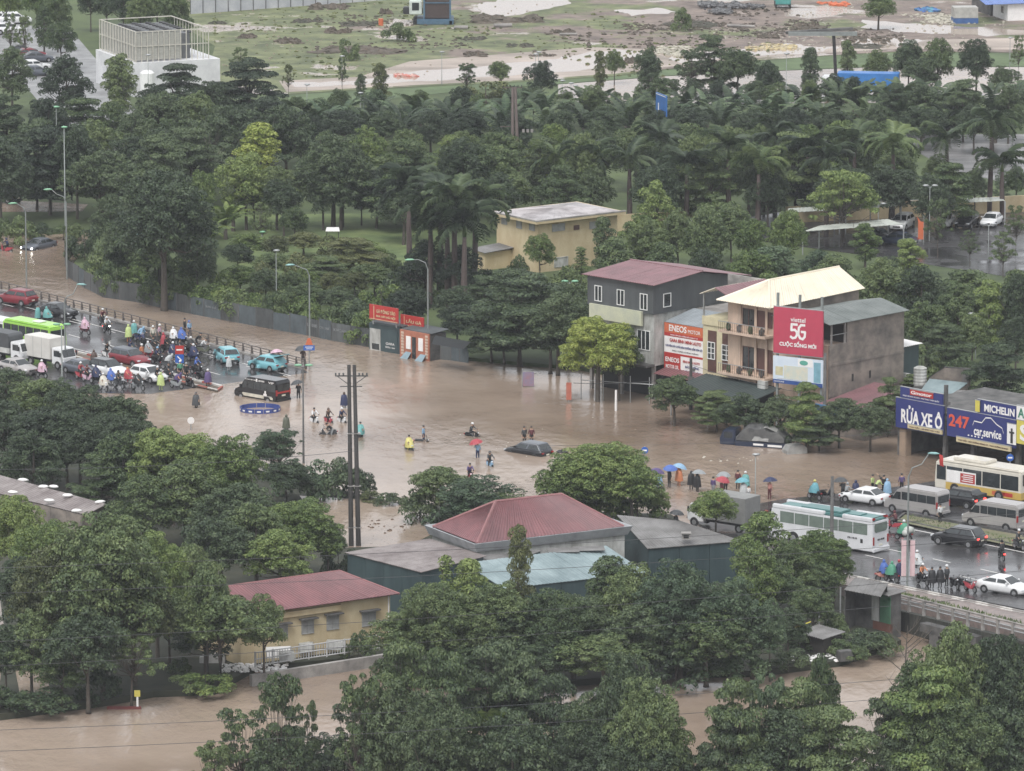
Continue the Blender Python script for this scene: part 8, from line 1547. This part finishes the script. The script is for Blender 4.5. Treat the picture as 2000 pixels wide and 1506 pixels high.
for a in ((1170, 866, 210, 7.4, 'big', 'bright'), (1105, 890, 140, 6.4, 'dense', 'bright'), (1235, 893, 140, 6.4, 'dense', 'bright'), (1085, 940, 110, 3.6, 'bush', 'bright'), (1170, 942, 150, 3.6, 'bush', 'bright'), (1245, 942, 120, 3.6, 'bush', 'bright'), (1150, 925, 170, 4.6, 'dense', 'mid'), (1285, 955, 60, 3, 'dome', 'bright')): tree(*a, z, .5)
tree(1398, 958, 96, 4.4, 'dome', 'bright', 'beside the grey box truck', .5)
z = 'in front of the white coach'
for a in ((1490, 1008, 120, 8, 'tall', 'bright'), (1475, 1060, 120, 7.5, 'dense', 'bright'), (1600, 1036, 150, 6.5, 'big', 'bright'), (1545, 1060, 120, 6.5, 'dense', 'mid'), (1630, 1060, 100, 5.5, 'dense', 'bright'), (1520, 1110, 120, 5, 'dense', 'mid'), (1590, 1100, 110, 4.5, 'dense', 'mid')): tree(*a, z, .5)
z = "in the lower-left clump"
for a in ((30, 968, 150, 9, 'big', 'bright'), (90, 1015, 170, 10, 'big', 'bright'), (200, 1003, 280, 14.5, 'big', 'mid'), (305, 1050, 150, 10, 'big', 'bright'), (120, 1060, 210, 12, 'big', 'olive'), (40, 1080, 130, 9, 'dense', 'dark'), (260, 1100, 190, 10, 'big', 'olive'), (375, 1055, 120, 8, 'dense', 'mid'), (60, 1200, 130, 7, 'dense', 'mid'), (170, 1200, 160, 7.5, 'dome', 'dark'), (10, 1225, 90, 6, 'dense', 'dark'), (255, 1225, 140, 6, 'airy', 'mid'), (120, 1270, 110, 4.5, 'dense', 'mid'), (200, 1300, 90, 2.8, 'bush', 'dark'), (330, 1160, 110, 6, 'dome', 'mid')): tree(*a, z, .5)
for a in ((405, 1112, 120, 9.5, 'dome', 'mid'), (430, 1160, 200, 7.5, 'dome', 'mid'), (400, 1190, 150, 5.5, 'dense', 'dark'), (515, 1172, 100, 6.4, 'dome', 'mid'), (350, 1280, 50, 1.6, 'bush', 'mid'), (400, 1308, 110, 1.6, 'bush', 'bright'), (360, 1312, 80, 1.4, 'bush', 'mid'), (70, 1340, 150, 1.8, 'bush', 'dark'), (0, 1335, 110, 2, 'bush', 'dark')): tree(*a, "beside the yellow canal house", .5)
z = "on the bank below the sheds"
for a in ((870, 1090, 80, 8.6, 'cone', 'bright'), (920, 1102, 100, 8, 'tall', 'bright'), (850, 1140, 180, 8, 'big', 'mid'), (960, 1150, 180, 7.4, 'big', 'mid'), (1080, 1152, 180, 7.4, 'big', 'mid'), (1190, 1095, 110, 8.5, 'tall', 'mid'), (1235, 1105, 150, 8.5, 'dense', 'mid'), (1330, 1110, 200, 9, 'big', 'blue'), (1430, 1130, 150, 8, 'dense', 'blue'), (790, 1195, 150, 5.5, 'dense', 'mid'), (880, 1200, 170, 5.5, 'dense', 'dark'), (1000, 1185, 180, 6, 'dense', 'dark'), (1120, 1170, 180, 6.5, 'big', 'dark'), (1250, 1180, 170, 6.5, 'dense', 'dark'), (1380, 1190, 170, 6, 'dense', 'mid'), (1470, 1200, 130, 5, 'dense', 'blue'), (1180, 1240, 190, 4.5, 'dense', 'mid'), (1060, 1250, 170, 4, 'dense', 'dark'), (900, 1255, 170, 3.5, 'dense', 'dark'), (780, 1255, 110, 3, 'bush', 'dark'), (1320, 1255, 170, 3.2, 'bush', 'dark'), (1440, 1265, 130, 2.4, 'bush', 'blue'), (1505, 1180, 80, 6, 'dome', 'blue')): tree(*a, z, .5)
for a in ((1540, 1190, 90, 4, 'dense', 'dark'), (1590, 1150, 90, 4.5, 'dome', 'mid'), (1560, 1215, 80, 2.2, 'bush', 'dark'), (1625, 1195, 70, 2.4, 'bush', 'mid'), (1670, 1260, 60, 1.2, 'bush', 'mid'), (1540, 1262, 90, 1.8, 'bush', 'dark'), (1360, 1262, 120, 2.4, 'bush', 'mid'), (700, 1225, 60, 2.6, 'bush', 'mid')): tree(*a, z, .5)
tree(262, 800, 70, 2.2, 'bush', 'dark', "on the flooded road's left bank", .4); tree(225, 775, 70, 2.2, 'bush', 'mid', "on the flooded road's left bank", .4)
tree(1013, 1035, 64, 9.5, 'tall', 'olive', 'rising past the pale teal roof', .5)
for a in ((1690, 1230, 110, 1.9, 'bush', 'dark'), (1650, 1245, 70, 1.5, 'bush', 'mid'), (1730, 1240, 60, 1.4, 'bush', 'mid')): tree(*a, "below the bridge railing", .4)
z = "in the bottom foreground row"
FG = [(600, 1370, 80, 9, 'airy', 'mid'), (545, 1318, 130, 12, 'airy', 'mid'), (470, 1385, 150, 9, 'airy', 'mid'), (560, 1420, 150, 8, 'dense', 'dark'), (420, 1450, 110, 7, 'airy', 'mid'), (705, 1320, 130, 12, 'airy', 'mid'), (690, 1375, 140, 9, 'airy', 'dark'), (790, 1278, 150, 13, 'layer', 'mid'), (870, 1290, 150, 13, 'layer', 'mid'), (760, 1345, 160, 11, 'dense', 'dark'), (960, 1272, 170, 13, 'layer', 'dark'), (1010, 1300, 150, 12, 'layer', 'dark'), (850, 1365, 180, 11, 'big', 'dark'), (1090, 1335, 150, 11, 'layer', 'dark'), (1000, 1400, 190, 10, 'dense', 'dark'), (1230, 1298, 180, 13, 'big', 'dark'), (1270, 1345, 190, 12, 'big', 'mid'), (1160, 1350, 160, 11, 'big', 'dark'), (1150, 1410, 180, 9, 'big', 'deep'), (1260, 1430, 200, 9, 'big', 'dark'),
      (1440, 1345, 150, 12, 'layer', 'mid'), (1415, 1400, 140, 10, 'layer', 'dark'), (1500, 1320, 130, 12, 'airy', 'blue'), (1608, 1282, 76, 12, 'dome', 'mid'), (1560, 1350, 170, 11, 'layer', 'mid'), (1520, 1395, 200, 10, 'dense', 'dark'), (1620, 1400, 190, 10, 'layer', 'mid'), (1450, 1450, 180, 8, 'layer', 'mid'), (1790, 1300, 160, 12, 'dome', 'mid'), (1860, 1245, 200, 14, 'big', 'mid'), (1830, 1320, 220, 12, 'layer', 'bright'), (1950, 1240, 190, 14, 'big', 'dark'), (1985, 1290, 150, 12, 'dense', 'dark'), (1740, 1360, 140, 10, 'airy', 'dark'), (1870, 1380, 230, 10, 'big', 'mid'), (1960, 1370, 200, 10, 'dense', 'dark'), (1700, 1430, 200, 8, 'airy', 'dark'), (1800, 1430, 200, 8, 'big', 'dark'), (1920, 1450, 220, 7, 'big', 'dark')]
for a in FG: tree(*a, z, -.4)
for x in range(640, 1320, 105): tree(x+random.uniform(-20, 20), 1452+random.uniform(-10, 10), 170, 6, 'dense', 'deep', z, -.4)
for x, w in ((1010, 70), (1065, 90), (1110, 60), (1190, 90)): tree(x, 1472, w*1.3, 5, 'dome', 'lime', 'at the very bottom edge', -.4)
palm(960, 1395, 8, z, 'bright', False, 1.0, z0=-.4, nf=18)
# bare dead tree
t = thing('bare_tree', 'leafless twiggy tree rising against the brown canal water', 'tree', tuple(at(1765, 1440, -.4)))
q = random.Random(5); mb = MB(); mb.tube([(0, 0, -1), (0, 0, 4), (.1, 0, 6.5), (.2, .1, 8.6)], [.12, .09, .06, .02], 5)
for i in range(14):
    zz = 3+i*.38; a = q.uniform(0, 6.28); L = q.uniform(1.2, 2.6); s_ = Vector((.1, 0, zz)); e_ = s_+Vector((math.cos(a)*L, math.sin(a)*L*.6, L*.9)); mb.tube([s_, s_.lerp(e_, .5)+Vector((0, 0, -.1)), e_], [.045, .03, .008], 4)
    for k in range(3): b_ = s_.lerp(e_, .4+.2*k); mb.tube([b_, b_+Vector((q.uniform(-.6, .6), q.uniform(-.4, .4), q.uniform(.3, .9)))], [.02, .006], 3)
part('branches', mb, t, BARK)
finish_trees()
